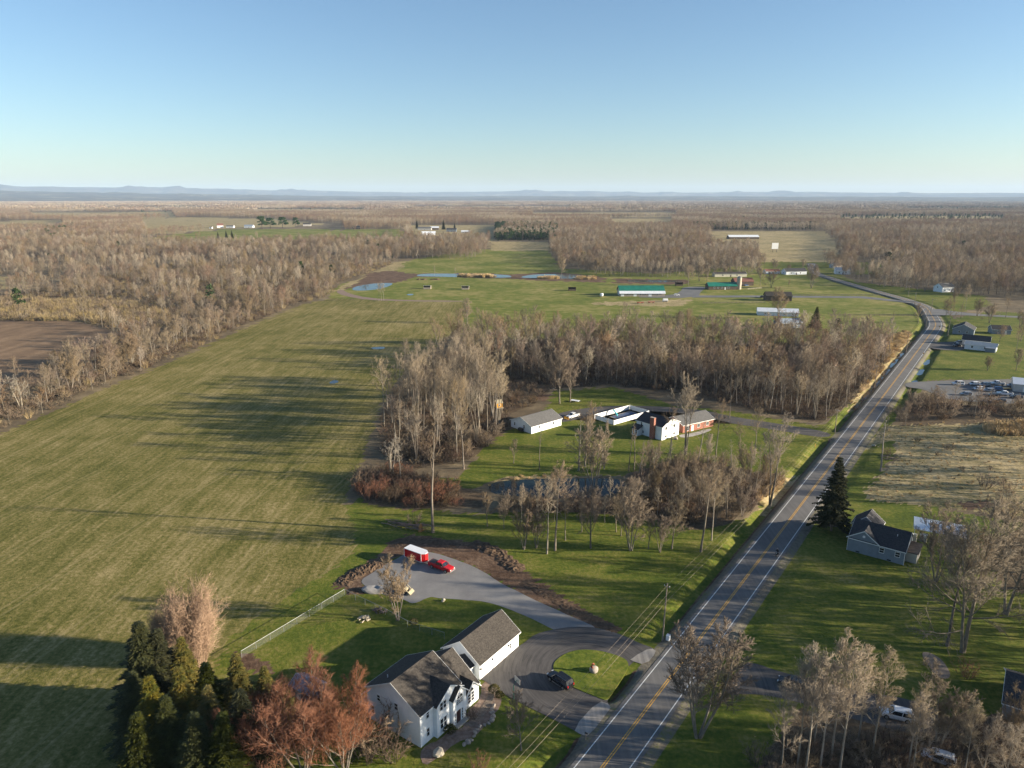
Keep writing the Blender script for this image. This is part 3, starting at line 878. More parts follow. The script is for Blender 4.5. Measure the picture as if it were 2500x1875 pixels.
window(hs, *fS(-1.35), 8.15, .4, .35, 2.0, (1, 4), name="sidelight"); window(hs, *fS(-1.35), 6.5, .4, .3, 2.0, (1, 4), name="sidelight")
for u in (11.1, 11.95): window(hs, *fS(-.40), u, .75, .78, 1.75, (1, 3))
window(hs, *fS(-.40), 11.52, 2.62, 1.5, .05, (1, 1), arch=True)
fW = ((0, 0), (0, 1), (-1, 0))
window(hs, *fW, 4.85, 4.45, .75, 1.15, (1, 2)); window(hs, *fW, 10.1, 1.35, .75, 1.5, (1, 2)); window(hs, *fW, 8.6, 4.3, .7, 1.1, (1, 2))
pm = MB(); pm.tube([(1.7, 8.2, 7.0), (1.7, 8.2, 8.15)], .07, 8); pm.build("vent_pipe", MAT["white_trim"], hs)
pm = MB(); pm.tube([(.07, 11.25, 0), (.07, 11.25, 5.7)], .05, 6); pm.build("downpipe", MAT["white_trim"], hs)
pm = MB(); pm.box(6.2, 9.1, -2.1, -1.39, 0, .32); pm.build("porch_step", MAT["concrete"], hs)
# covered link to the garage
gable_block(hs, 3.3, 4.0, 2.6, 3.9, "white_siding", "charcoal_shingle", .2, x0=13.9, y0=3.6)
# deck behind the house, with boards and a railing
dk = MB(); dk.box(.4, 8.2, 11.25, 14.6, .55, .62); dko = dk.build("deck_frame", MAT["brown_boards"], hs)
for i in range(23):
    b = MB(); b.box(.4, 8.2, 11.27 + i * .145, 11.27 + i * .145 + .125, .623, .66); b.build("deck_board", MAT["pavers"], dko)
for x in (.5, 2.4, 4.3, 6.2, 8.1):
    b = MB(); b.box(x - .05, x + .05, 14.5, 14.6, .0, 1.6); b.build("deck_post", MAT["white_trim"], dko)
for y in (12.2, 13.4):
    b = MB(); b.box(.45, .55, y - .05, y + .05, .0, 1.6); b.build("deck_post", MAT["white_trim"], dko)
b = MB(); b.box(.44, 8.16, 14.61, 14.67, 1.48, 1.58); b.box(.38, .44, 11.3, 14.6, 1.48, 1.58); b.build("railing", MAT["white_trim"], dko)

# garage
gth = thing("garage", "long white garage with brown shingle roof beside the asphalt loop", "garage", (HA[0] + DR[0] * 17.4 - NR[0] * 2.35, HA[1] + DR[1] * 17.4 - NR[1] * 2.35, 0), R(HANG))
gable_block(gth, 11.6, 8.2, 3.2, 6.05, "white_siding", "brown_shingle", .30)
for u in (1.9, 5.1): door(gth, *faces(11.6, 8.2)['S'], u, 2.75, 2.25, "white_trim", .04, (4, 4), name="garage_door")
door(gth, *faces(11.6, 8.2)['S'], 7.7, .9, 2.05, "white_trim")
window(gth, *faces(11.6, 8.2)['S'], 8.95, 1.1, .6, 1.0, (1, 2))
for u in (.22, 3.5, 8.3):
    m = MB(); m.obox((u, -.12, 2.05), (.09, 0, 0), (0, .1, 0), (0, 0, .16)); m.build("wall_lamp", MAT["dark_metal"], gth)
window(gth, *faces(11.6, 8.2)['W'], 5.6, 1.2, .7, 1.1, (1, 2))

# path, bed, boulders in front of the house
def frameS(s, t): return (HA[0] + DR[0] * s + NR[0] * t, HA[1] + DR[1] * s + NR[1] * t)
sheet("planting_bed", [frameS(*p) for p in ((1.0, .3), (2.7, 1.2), (5.6, 1.3), (6.0, 2.4), (9.3, 2.4), (9.6, .8), (14.2, .6), (17.3, -2.0), (18.0, .6), (16.0, 3.3), (14.0, 4.6), (11.5, 4.6), (9.0, 5.0), (6.5, 5.2), (4.0, 3.6), (-.5, 3.4), (-2.4, 2.8), (-1.0, .6))], .03, MAT["mulch"], 1, .08, world=True)
pth = tag(link(bpy.data.objects.new("stone_path", None)), kind="structure")
prg = random.Random(4)
pl = [(7.4, 2.3), (8.2, 3.0), (9.8, 3.1), (11.4, 2.8), (13.2, 2.5), (14.8, 1.9), (16.2, 1.3), (17.6, 1.0)]
for i in range(len(pl) - 1):
    (a, b), (a2, b2) = pl[i], pl[i + 1]
    ln = math.hypot(a2 - a, b2 - b); k = int(ln / .55) + 1
    for j in range(k):
        u = (j + .5) / k; s_, t_ = a + (a2 - a) * u, b + (b2 - b) * u
        for w in (-.75, -.25, .25, .75):
            x, y = frameS(s_ + prg.uniform(-.04, .04), t_ + w * .62 + prg.uniform(-.03, .03)); an = R(HANG) + prg.uniform(-.1, .1)
            m = MB(); m.obox((x, y, .05), (math.cos(an) * .22, math.sin(an) * .22, 0), (-math.sin(an) * .135, math.cos(an) * .135, 0), (0, 0, .03 + prg.uniform(0, .012)))
            m.build("paver", MAT["pavers"], pth)

# ---------------------------------------------------------------- neighbour with pool
house("long_garage", "long low white garage with grey shingle roof beside the tall grove", "garage", (6.8, 235.7), 41.4, 14.8, 10.8, 2.8, 5.0, "white_siding", "grey_shingle",
      [('S', 3.8, 1.1, .7, 1.2), ('S', 10.8, 1.1, .7, 1.2), ('W', 2.0, 1.1, .7, 1.1), ('W', 7.0, 1.1, .8, 1.2)], [('W', 4.6, 1.0, 2.0, "white_trim")])
d41 = (math.cos(R(41.4)), math.sin(R(41.4)))
ch = house("split_level_house", "white split level house with brick chimney and dark roof beside the pool", "house", (50.9 + 9.6 * d41[0], 228.7 + 9.6 * d41[1]), 131.4, 11.0, 9.6, 4.9, 6.9, "white_siding", "charcoal_shingle",
           [('W', 2.2, 3.3, 1.1, 1.2, (2, 1)), ('W', 6.9, 3.3, 1.1, 1.2, (2, 1)), ('W', 2.2, .6, 1.1, .9, (2, 1)), ('W', 6.9, .6, 1.1, .9, (2, 1)), ('N', 2.2, 3.4, .7, 1.2), ('N', 3.0, .7, .7, .9)], [])
c = MB(); c.box(2.8, 4.5, 9.63, 10.6, -.1, 7.3); c.box(2.7, 4.6, 9.62, 10.7, 7.3, 7.5); c.build("chimney", MAT["brick"], ch)
g2 = MB(); g2.box(8.4, 10.9, 9.62, 12.0, -.1, 2.5); g2o = g2.build("porch_room", MAT["white_siding"], ch)
g3 = MB(); g3.prism([(9.63, 3.5), (12.3, 2.45), (12.3, 2.3), (9.63, 3.3)], 8.1, 11.2, 'x'); g3.build("porch_roof", MAT["charcoal_shingle"], ch)
for u in (9.1, 10.2): window(ch, (0, 12.0), (1, 0), (0, 1), u, .3, .8, 1.8, (1, 3))
house("brick_ranch_house", "brick ranch house with grey shingle roof joined to the chimney house", "house", (59.9, 236.6), 31.3, 15.0, 9.0, 3.0, 5.0, "brick", "grey_shingle",
      [('S', 2.2, .5, 2.0, 1.7, (3, 1)), ('S', 7.6, .9, 1.2, 1.3, (2, 1)), ('S', 12.0, .9, 1.2, 1.3, (2, 1))], [('S', 4.6, 1.0, 2.1, "white_trim")])
sheet("garden_walk", [(1655, 1062), (1690, 1058), (1730, 1046), (1740, 1050), (1700, 1064), (1665, 1070)], .04, MAT["concrete"], 1)
# pool yard
py = thing("pool_fence", "white vinyl privacy fence round the swimming pool", "fence", (37.0, 245.7, 0), R(39.3))
def fence_run(parent, a, b, n, h, mat, th=.05, post=.07):
    a = Vector(a); b = Vector(b); d = (b - a) / n; u = d.normalized(); w = Vector((-u.y, u.x, 0))
    for i in range(n + 1):
        m = MB(); p = a + d * i; m.box(p.x - post, p.x + post, p.y - post, p.y + post, -.05, h + .1); m.build("fence_post", MAT[mat], parent)
    for i in range(n):
        m = MB(); c = a + d * (i + .5); m.obox(c + Vector((0, 0, h / 2 + .04)), d / 2 - u * (post + .005), w * th / 2, Vector((0, 0, h / 2 - .04))); m.build("fence_panel", MAT[mat], parent)
fence_run(py, (0, 0, 0), (19.4, 0, 0), 8, 1.75, "white_trim"); fence_run(py, (19.4, .3, 0), (19.4, 9.4, 0), 4, 1.75, "white_trim")
fence_run(py, (19.4, 9.7, 0), (0, 9.7, 0), 8, 1.75, "white_trim"); fence_run(py, (0, 9.4, 0), (0, .3, 0), 4, 1.75, "white_trim")
def loc2(o, a, x, y): return (o[0] + math.cos(R(a)) * x - math.sin(R(a)) * y, o[1] + math.sin(R(a)) * x + math.cos(R(a)) * y)
sheet("pool_deck", [loc2((37, 245.7), 39.3, *p) for p in ((.2, .2), (19.2, .2), (19.2, 9.5), (.2, 9.5))], .05, MAT["concrete"], 0, world=True)
pool = thing("swimming_pool", "rectangular swimming pool under a dark blue winter cover", "pool", (*loc2((37, 245.7), 39.3, 6.0, 2.4), .05), R(39.3))
m = MB(); m.box(0, 11.5, 0, 5.4, .0, .10); m.build("coping", MAT["stone_pale"], pool)
m = MB(); m.box(.35, 11.15, .35, 5.05, .101, .14); m.build("pool_cover", MAT["pool_cover"], pool)
sl = thing("pool_slide", "turquoise slide standing at the pool edge", "slide", (*loc2((37, 245.7), 39.3, 8.5, 8.2), .05), R(39.3))
m = MB(); m.tube([(0, 0, 2.2), (0, -.5, 2.0), (.2, -1.1, 1.2), (.3, -1.6, .6), (.3, -1.9, .5)], [.28, .3, .3, .3, .3], 8); m.build("chute", MAT["turquoise"], sl)
m = MB(); m.tube([(-.25, .1, 0), (-.25, .1, 2.6)], .05, 6); m.tube([(.25, .1, 0), (.25, .1, 2.6)], .05, 6); m.build("ladder", MAT["galvanised"], sl)

# ---------------------------------------------------------------- blue grey cottage with carport
co = thing("cottage", "blue grey cottage with dark roof and front gable beside the open spruce", "house", (78.9, 151.2, 0), R(-38.3))
gable_block(co, 11.5, 9.6, 3.45, 6.3, "grey_blue_siding", "charcoal_shingle", .3)
w = MB(); w.prism([(-.25, -.1), (6.15, -.1), (6.15, 3.4), (2.95, 5.65), (-.25, 3.6)], -.12, 4.2, 'y'); w.build("wall", MAT["grey_blue_siding"], co)
r = MB(); r.prism([(-.65, 3.45), (2.95, 5.85), (6.6, 3.2), (6.6, 3.05), (2.95, 5.69), (-.65, 3.3)], -.45, 4.6, 'y'); ro = r.build("roof", MAT["charcoal_shingle"], co)
f = MB(); f.prism([(-.68, 3.45), (2.95, 5.87), (6.63, 3.2), (6.63, 3.0), (2.95, 5.65), (-.68, 3.25)], -.49, -.455, 'y'); f.build("fascia", MAT["white_trim"], ro)
gable_block(co, 5.2, 6.0, 3.3, 5.7, "grey_blue_siding", "charcoal_shingle", .3, x0=-1.6, y0=8.8, axis='y')
cS = ((0, 0), (1, 0), (0, -1))
window(co, *cS, 6.9, 1.55, 1.0, 1.2, (1, 2)); window(co, *cS, 10.15, 1.55, 1.0, 1.2, (1, 2))
m = MB(); m.tube([(2.95, -.14, 4.35), (2.95, -.2, 4.35)], .3, 14); m.build("gable_vent", MAT["white_trim"], co)
for u in (2.0, 8.6):
    m = MB(); m.obox((u, -.15 if u < 5 else -.02, .28), (.4, 0, 0), (0, .03, 0), (0, 0, .13)); m.build("basement_window", MAT["glass"], co)
for x, z in ((11.58, 3.2), (-.33, 3.3)):
    m = MB(); m.tube([(x, -.1, 0), (x, -.1, z)], .05, 6); m.build("downpipe", MAT["white_trim"], co)
m = MB(); m.box(11.52, 13.7, 2.4, 7.6, -.1, 2.3); m.build("porch_room", MAT["pale_grey_siding"], co)
m = MB(); m.prism([(2.2, 2.32), (7.8, 2.75), (7.8, 2.9), (2.2, 2.47)], 11.53, 14.0, 'x'); m.build("porch_roof", MAT["brown_boards"], co)
m = MB(); m.box(11.7, 12.4, 8.0, 8.7, -.1, 4.6); m.build("chimney", MAT["cream_siding"], co)
m = MB(); m.tube([(9.2, 3.0, 4.6), (9.2, 3.0, 5.7)], .06, 8); m.build("vent_pipe", MAT["white_trim"], co)
f6 = lambda X, Y: (1900 + X / 3.687, 1050 + Y / 3.687)
cp = thing("carport", "open carport with ribbed pale steel roof behind the cottage", "carport", (*P(*f6(1222, 890), 2.4), 0), math.atan2(P(*f6(1556, 952), 2.4)[1] - P(*f6(1222, 890), 2.4)[1], P(*f6(1556, 952), 2.4)[0] - P(*f6(1222, 890), 2.4)[0]))
m = MB(); m.prism([(0, 2.4), (6.6, 2.95), (6.6, 3.0), (0, 2.45)], 0, 11.0, 'x'); rf = m.build("roof", MAT["ribbed_steel"], cp)
for i in range(25):
    m = MB(); m.prism([(0, 2.452), (6.6, 3.002), (6.6, 3.045), (0, 2.495)], .08 + i * .45, .14 + i * .45, 'x'); m.build("roof_rib", MAT["ribbed_steel"], rf)
for x in (.2, 5.4, 10.8):
    for y, z in ((.2, 2.4), (6.4, 2.9)):
        m = MB(); m.box(x - .06, x + .06, y - .06, y + .06, 0, z); m.build("post", MAT["white_trim"], cp)
st = thing("oil_tank_box", "pale upright utility box between cottage and carport", "box", (*P(*f6(1303, 1000)), 0), R(-38))
m = MB(); m.box(-.7, .7, -.5, .5, 0, 1.7); m.build("body", MAT["pale_grey_siding"], st); m = MB(); m.box(-.75, .75, -.55, .55, 1.702, 1.78); m.build("lid", MAT["white_metal"], st)

# ---------------------------------------------------------------- houses across the road bend
house("grey_house", "grey gabled house with white porch at the side road", "house", (276, 418), -35.4 + 90, 13, 11, 3.4, 6.3, "grey_blue_siding", "charcoal_shingle", [('W', 3.5, 1.0, 1.0, 1.3), ('W', 7.5, 1.0, 1.0, 1.3), ('N', 3, 1.0, 1.0, 1.3), ('N', 9, 1.0, 1.0, 1.3)], [('N', 6, 1.0, 2.0, "white_trim")])
house("grey_shed", "long grey shed with dark roof beside the grey house", "shed", (291, 424), -14, 10, 7, 2.9, 5.0, "grey_blue_siding", "charcoal_shingle", [('S', 3, 1.0, .9, 1.1)], [('S', 7.2, 1.0, 2.0, "white_trim")])
house("dark_roof_house", "dark hip roofed house close behind the pale bungalow", "house", (253, 392), -35.4, 13, 9, 3.0, 5.3, "pale_grey_siding", "charcoal_shingle", [('S', 4, 1.0, .9, 1.1)], [])
kb = house("pale_bungalow", "pale grey flat fronted bungalow with blue lean-to on the green lawn", "house", (247, 380), -38, 14.5, 6.5, 2.9, 4.2, "white_siding", "pale_grey_siding", [('S', 3.5, 1.0, .9, 1.2), ('S', 9.5, 1.0, .9, 1.2), ('W', 3, 1.0, .9, 1.1)], [('S', 6.6, .9, 2.0, "white_trim")])
m = MB(); m.box(9.8, 14.3, -2.3, -.02, -.1, 2.1); m.build("lean_to", MAT["grey_blue_siding"], kb)
m = MB(); m.prism([(-2.6, 2.15), (-.02, 2.6), (-.02, 2.7), (-2.6, 2.25)], 9.6, 14.5, 'x'); m.build("lean_to_roof", MAT["blue_grey_roof"], kb)
house("workshop", "grey metal workshop at the far side of the car park", "shed", P(2472, 955), -30, 16, 10, 3.5, 5.2, "pale_grey_siding", "white_metal", [('W', 4, 1.2, 1.2, 1.0)], [('S', 5, 3, 2.8, "white_trim", (3, 4))])
house("white_house", "white gabled house half hidden by trees beyond the road", "house", P(2300, 714), 20, 14, 9, 4.5, 7.5, "white_siding", "grey_shingle", [('S', 3, 1, 1, 1.4), ('S', 8, 1, 1, 1.4), ('W', 4, 3.5, 1, 1.2)], [('S', 11, 1, 2.1, "door_dark")])
house("dark_porch_house", "dark roofed house with white porch posts among the roadside thicket", "house", P(2445, 1752), -35.4, 12, 10, 3.0, 5.6, "grey_blue_siding", "charcoal_shingle", [('S', 3, 1, 1, 1.2), ('W', 4, 1, 1, 1.2)], [('S', 7, 1, 2.1, "white_trim")])
q3_ = lambda x, y: (1400 + x / 3.16, 530 + y / 3.16)
# ---------------------------------------------------------------- horse farm
bn = thing("green_roof_barn", "long barn with green metal roof and pale lower roof strip", "barn", (90.3, 592.3, 0), R(0))
w = MB(); w.prism([(0, -.1), (18, -.1), (18, 3.4), (9.5, 7.6), (2.6, 4.2), (0, 2.5)], 0, 37.4, 'x'); w.build("wall", MAT["tan_metal"], bn)
r = MB(); r.prism([(2.4, 4.35), (9.5, 8.0), (18.6, 3.4), (18.6, 3.2), (9.5, 7.75), (2.4, 4.15)], -.6, 38.0, 'x'); r.build("roof", MAT["green_metal"], bn)
r = MB(); r.prism([(-.6, 2.45), (2.38, 4.30), (2.38, 4.15), (-.6, 2.3)], -.6, 38.0, 'x'); r.build("lower_roof", MAT["white_metal"], bn)
for u in (2, 12.5, 25): door(bn, (0, 0), (1, 0), (0, -1), u, 2.6, 2.0, "white_trim", 0, (1, 2))
door(bn, (0, 18), (0, -1), (-1, 0), 9, 4.2, 3.6, "white_trim", 0, (2, 2))
for u in (6, 17, 21, 31): window(bn, (0, 0), (1, 0), (0, -1), u, 1.0, 1.0, .8)
house("green_roof_house", "dark farmhouse with green metal roof beside the silo", "house", (176, 636), 3, 26, 10, 3.4, 6.2, "brown_boards", "green_metal", [('S', 5, 1, 1.2, 1.4), ('S', 8.5, 1, 1.2, 1.4), ('S', 12, 1, 1.2, 1.4), ('S', 18, 1, 2, 1.4)], [('S', 15, 1.1, 2.1, "white_trim")], trim=None)
sx, sy = P(*q3_(1275, 556))
si = thing("silo", "round stone silo beside the green roofed farmhouse", "silo", (sx, sy, 0))
m = MB(); m.tube([(0, 0, -.1), (0, 0, 10.5)], 2.0, 20); m.build("tank", MAT["stone_pale"], si)
for z in (2, 4, 6, 8, 10):
    m = MB(); m.tube([(0, 0, z), (0, 0, z + .1)], 2.04, 20); m.build("hoop", MAT["galvanised"], si)
m = MB(); m.loft([[(math.cos(a) * r_, math.sin(a) * r_, z) for a in np.linspace(0, 2 * math.pi, 20, endpoint=False)] for r_, z in ((2.1, 10.5), (1.7, 11.0), (.9, 11.5), (.1, 11.7))]); m.build("dome_cap", MAT["galvanised"], si)
house("brown_barn", "brown gabled barn directly behind the stone silo", "barn", P(*q3_(1245, 530)), 5, 18, 10, 4.0, 7.0, "brown_boards", "red_shingle", [], [('S', 5, 3, 3, "white_trim", (2, 1))], trim=None)
house("brown_shed", "dark brown shed with bent roof behind a bare tree in the paddock", "shed", (203, 566), -6, 20, 9, 4.2, 7.0, "brown_boards", "brown_shingle", [('S', 14, 1.2, 1.0, .8)], [('W', 4, 3, 3, "door_dark")], trim=None)
house("metal_roof_stable", "low white stable with pale metal roof at the wood edge", "barn", P(*q3_(1420, 757)), -14, 27, 9.5, 2.9, 4.9, "white_siding", "white_metal", [('S', 5, 1, 1, .9), ('S', 14, 1, 1, .9)], [('E', 4.7, 2.6, 2.4, "white_trim", (3, 3))])
house("grey_hip_house", "grey house with blue grey roof beside the dark spruce", "house", P(*q3_(1605, 862)), 14, 14.5, 9, 3.6, 5.8, "grey_blue_siding", "blue_grey_roof", [('S', 3, 1, 1, 1.2), ('S', 8, 1, 1, 1.2)], [('S', 11, 1, 2, "white_trim")])
for i, (px, lb) in enumerate((((1034, 706), "little run-in shed in the pasture near the trio of pale trees"), ((1127, 707), "little run-in shed alone in the middle of the pasture"), ((1388, 710), "dark run-in shed beside the pasture gate"), ((1650, 698), "dark run-in shed between barn and green roofed farmhouse"))):
    x, y = P(*px)
    e = thing("run_in_shed", lb, "shed", (x, y, 0), 0)
    m = MB(); m.prism([(0, 0), (4, 0), (4, 2.5), (0, 3.2)], 0, .12, 'x'); m.prism([(0, 0), (4, 0), (4, 2.5), (0, 3.2)], 6.4, 6.52, 'x'); m.box(.121, 6.399, 3.88, 4, 0, 2.5); m.box(.121, 6.399, 0, .1, 0, 1.5)
    m.build("wall", MAT["tan_metal" if i < 2 else "brown_boards"], e)
    m = MB(); m.prism([(-.3, 3.3), (4.3, 2.5), (4.3, 2.62), (-.3, 3.42)], -.3, 6.8, 'x'); m.build("roof", MAT["white_metal" if i < 2 else "charcoal_shingle"], e)
# houses farther off
def far_house(name, label, px, ang, L, W, ze, zr, wall, roof, cat="house"):
    house(name, label, cat, P(*px), ang, L, W, ze, zr, wall, roof, [('S', L * .25, 1, 1.2, 1.4), ('S', L * .7, 1, 1.2, 1.4), ('W', W * .5, 1, 1.2, 1.4)], [('S', L * .5, 1.1, 2.1, "door_dark")])
far_house("cream_farmhouse", "long cream farmhouse beside the wood behind the silo", q3_(1090, 462), 4, 34, 9, 3.2, 5.0, "cream_siding", "brown_shingle")
far_house("white_road_house", "white house with dark roof and tall side wing along the far road", q3_(1640, 445), 10, 24, 10, 3.5, 6.5, "white_siding", "charcoal_shingle")
far_house("pink_roof_house", "low house with reddish roof between far bare trees", q3_(1485, 438), 6, 16, 8, 2.8, 4.8, "white_siding", "red_shingle")
far_house("blue_white_house", "white house with blue grey roof across the far road", q3_(2020, 440), -15, 15, 10, 4.0, 7.0, "white_siding", "blue_grey_roof")
far_house("grey_house", "grey house under trees beyond the far road", (2035, 655), 10, 14, 9, 3.2, 5.6, "pale_grey_siding", "grey_shingle")
far_house("long_metal_shed", "long pale roofed shed in the far tan field", (1780, 584), 2, 60, 16, 4.5, 8, "brown_boards", "white_metal", "shed")
sg = thing("billboard", "white billboard standing beyond the far fields", "sign", (*P(1891, 616), 0), R(5))
m = MB(); m.box(-5, 5, -.2, .2, 5, 14); m.build("panel", MAT["white_trim"], sg)
for x in (-3, 3):
    m = MB(); m.box(x - .25, x + .25, -.15, .15, -.2, 5); m.build("post", MAT["dark_metal"], sg)
far_house("gabled_house", "white gabled house on the far green hill", (530, 556), 20, 16, 12, 6, 11, "white_siding", "red_shingle")
far_house("long_house", "long white house on the far green hill beside the gabled one", (552, 556), 0, 20, 10, 4, 6.5, "white_siding", "grey_shingle")
far_house("white_barn", "white barn next to the dark hilltop pines", (596, 556), 0, 24, 12, 4.5, 8, "white_siding", "blue_grey_roof", "barn")
far_house("small_hut", "small white hut below the gabled hill house", (511, 558), 0, 7, 6, 3, 5, "white_siding", "grey_shingle", "shed")
far_house("brown_house", "brown roofed house beyond the hilltop pines", (740, 552), 10, 22, 11, 5, 9, "pale_grey_siding", "brown_shingle")
far_house("dark_house", "dark house beyond the far green field", (862, 560), 10, 18, 11, 5, 9, "brown_boards", "charcoal_shingle")
far_house("metal_shed", "pale roofed shed at the far yard", (1030, 574), 8, 30, 14, 4.5, 8, "white_siding", "white_metal", "shed")
far_house("long_shed", "grey long shed behind the pale roofed far shed", (1020, 562), 0, 34, 14, 5, 8.5, "pale_grey_siding", "grey_shingle", "shed")
far_house("low_barn", "brown low barn of the far yard", (1050, 561), 0, 22, 12, 5, 8.5, "brown_boards", "white_metal", "barn")
far_house("blue_house", "blue house between the far conifers", (1090, 566), 0, 24, 12, 5, 9, "grey_blue_siding", "charcoal_shingle")
far_house("small_shed", "small low shed at the end of the far yard", (1126, 569), 0, 20, 10, 3.5, 6, "pale_grey_siding", "white_metal", "shed")
# shed with blue tarpaulin roof behind the maples
x, y = P(790, 1718)
house("tarp_shed", "small shed with pale blue roof behind the red budded maples", "shed", (x - 6.0, y + 2.0), -30, 4.6, 3.4, 2.1, 3.1, "grey_blue_siding", "blue_grey_roof", [], [('S', 2, .9, 1.8, "white_trim")], ov=.2)
# tree house in the grove
tx, ty = P(1212, 1010)
th_ = thing("tree_house", "little yellow plank playhouse on stilts at the grove edge", "playhouse", (tx, ty, 0), R(20))
for x in (0, 2.4):
    for y in (0, 2.4):
        m = MB(); m.box(x - .09, x + .09, y - .09, y + .09, -.1, 2.2); m.build("stilt", MAT["pole_wood"], th_)
m = MB(); m.box(-.3, 2.7, -.9, 2.7, 2.2, 2.35); m.build("floor", MAT["cream_paint"], th_)
m = MB(); m.box(0, 2.4, 0, 2.4, 2.352, 4.2); m.build("wall", MAT["yellow_paint"], th_)
m = MB(); m.prism([(-.3, 4.1), (1.2, 5.2), (2.7, 4.1), (2.7, 4.0), (1.2, 5.08), (-.3, 4.0)], -.25, 2.65, 'x'); m.build("roof", MAT["cream_paint"], th_)
window(th_, (0, 0), (1, 0), (0, -1), 1.2, 2.9, .7, .7)
# ---------------------------------------------------------------- tree builder
class Wood:
    """collects tapered limbs (tubes) and twigs (three-sided spikes)"""
    def __init__(self):
        self.v = []; self.f = []; self.n = 0
    def limb(self, pts, rad, k):
        pts = np.asarray(pts); m = len(pts)
        t = np.gradient(pts, axis=0); t /= np.linalg.norm(t, axis=1)[:, None] + 1e-9
        ref = np.array([0.3, 0.2, 1.0]) if abs(t[0, 2]) < .8 else np.array([1.0, .2, 0.1])
        a = np.cross(t, ref); a /= np.linalg.norm(a, axis=1)[:, None] + 1e-9
        b = np.cross(a, t)
        an = np.arange(k) * 2 * np.pi / k
        ring = pts[:, None, :] + np.asarray(rad)[:, None, None] * (np.cos(an)[None, :, None] * a[:, None, :] + np.sin(an)[None, :, None] * b[:, None, :])
        self.v.append(ring.reshape(-1, 3))
        i = np.arange(m - 1)[:, None] * k; j = np.arange(k)[None, :]; j2 = (j + 1) % k
        q = np.stack([i + j, i + j2, i + k + j2, i + k + j], -1).reshape(-1, 4) + self.n
        self.f += q.tolist(); self.n += m * k
    def spikes(self, base, tip, rad):
        base = np.asarray(base); tip = np.asarray(tip); m = len(base)
        if not m: return
        t = tip - base; t /= np.linalg.norm(t, axis=1)[:, None] + 1e-9
        ref = np.tile(np.array([.31, .17, .93]), (m, 1))
        a = np.cross(t, ref); a /= np.linalg.norm(a, axis=1)[:, None] + 1e-9
        b = np.cross(a, t)
        r = np.asarray(rad).reshape(-1, 1)
        p = [base + r * (math.cos(w) * a + math.sin(w) * b) for w in (0, 2.094, 4.189)]
        self.v.append(np.stack(p + [tip], 1).reshape(-1, 3))
        i = np.arange(m)[:, None] * 4 + self.n
        self.f += np.concatenate([i + np.array([[0, 1, 3]]), i + np.array([[1, 2, 3]]), i + np.array([[2, 0, 3]])]).tolist()
        self.n += m * 4
    def tris(self, pts):      # (m,3,3) loose leaf faces
        pts = np.asarray(pts); m = len(pts)
        self.v.append(pts.reshape(-1, 3))
        self.f += (np.arange(m * 3).reshape(m, 3) + self.n).tolist(); self.n += m * 3
    def mesh(self, name, mat, smooth=True):
        me = bpy.data.meshes.new(name)
        me.from_pydata(np.concatenate(self.v).tolist() if self.v else [], [], self.f)
        me.materials.append(mat)
        if smooth: me.polygons.foreach_set("use_smooth", [True] * len(me.polygons))
        me.update()
        return me

def unit(v): return v / (np.linalg.norm(v) + 1e-9)

def side_dir(rg, d, ang, az):
    ref = np.array([0, 0, 1.0]) if abs(d[2]) < .9 else np.array([1.0, 0, 0])
    a = unit(np.cross(d, ref)); b = np.cross(a, d)
    return unit(math.cos(ang) * d + math.sin(ang) * (math.cos(az) * a + math.sin(az) * b))

def curve(rg, p, d, length, n, wob, up):
    pts = [p]; d = d.copy()
    for _ in range(n):
        d = unit(d + rg.normal(0, wob, 3) + np.array([0, 0, up]))
        p = p + d * length / n
        pts.append(p)
    return np.array(pts), d

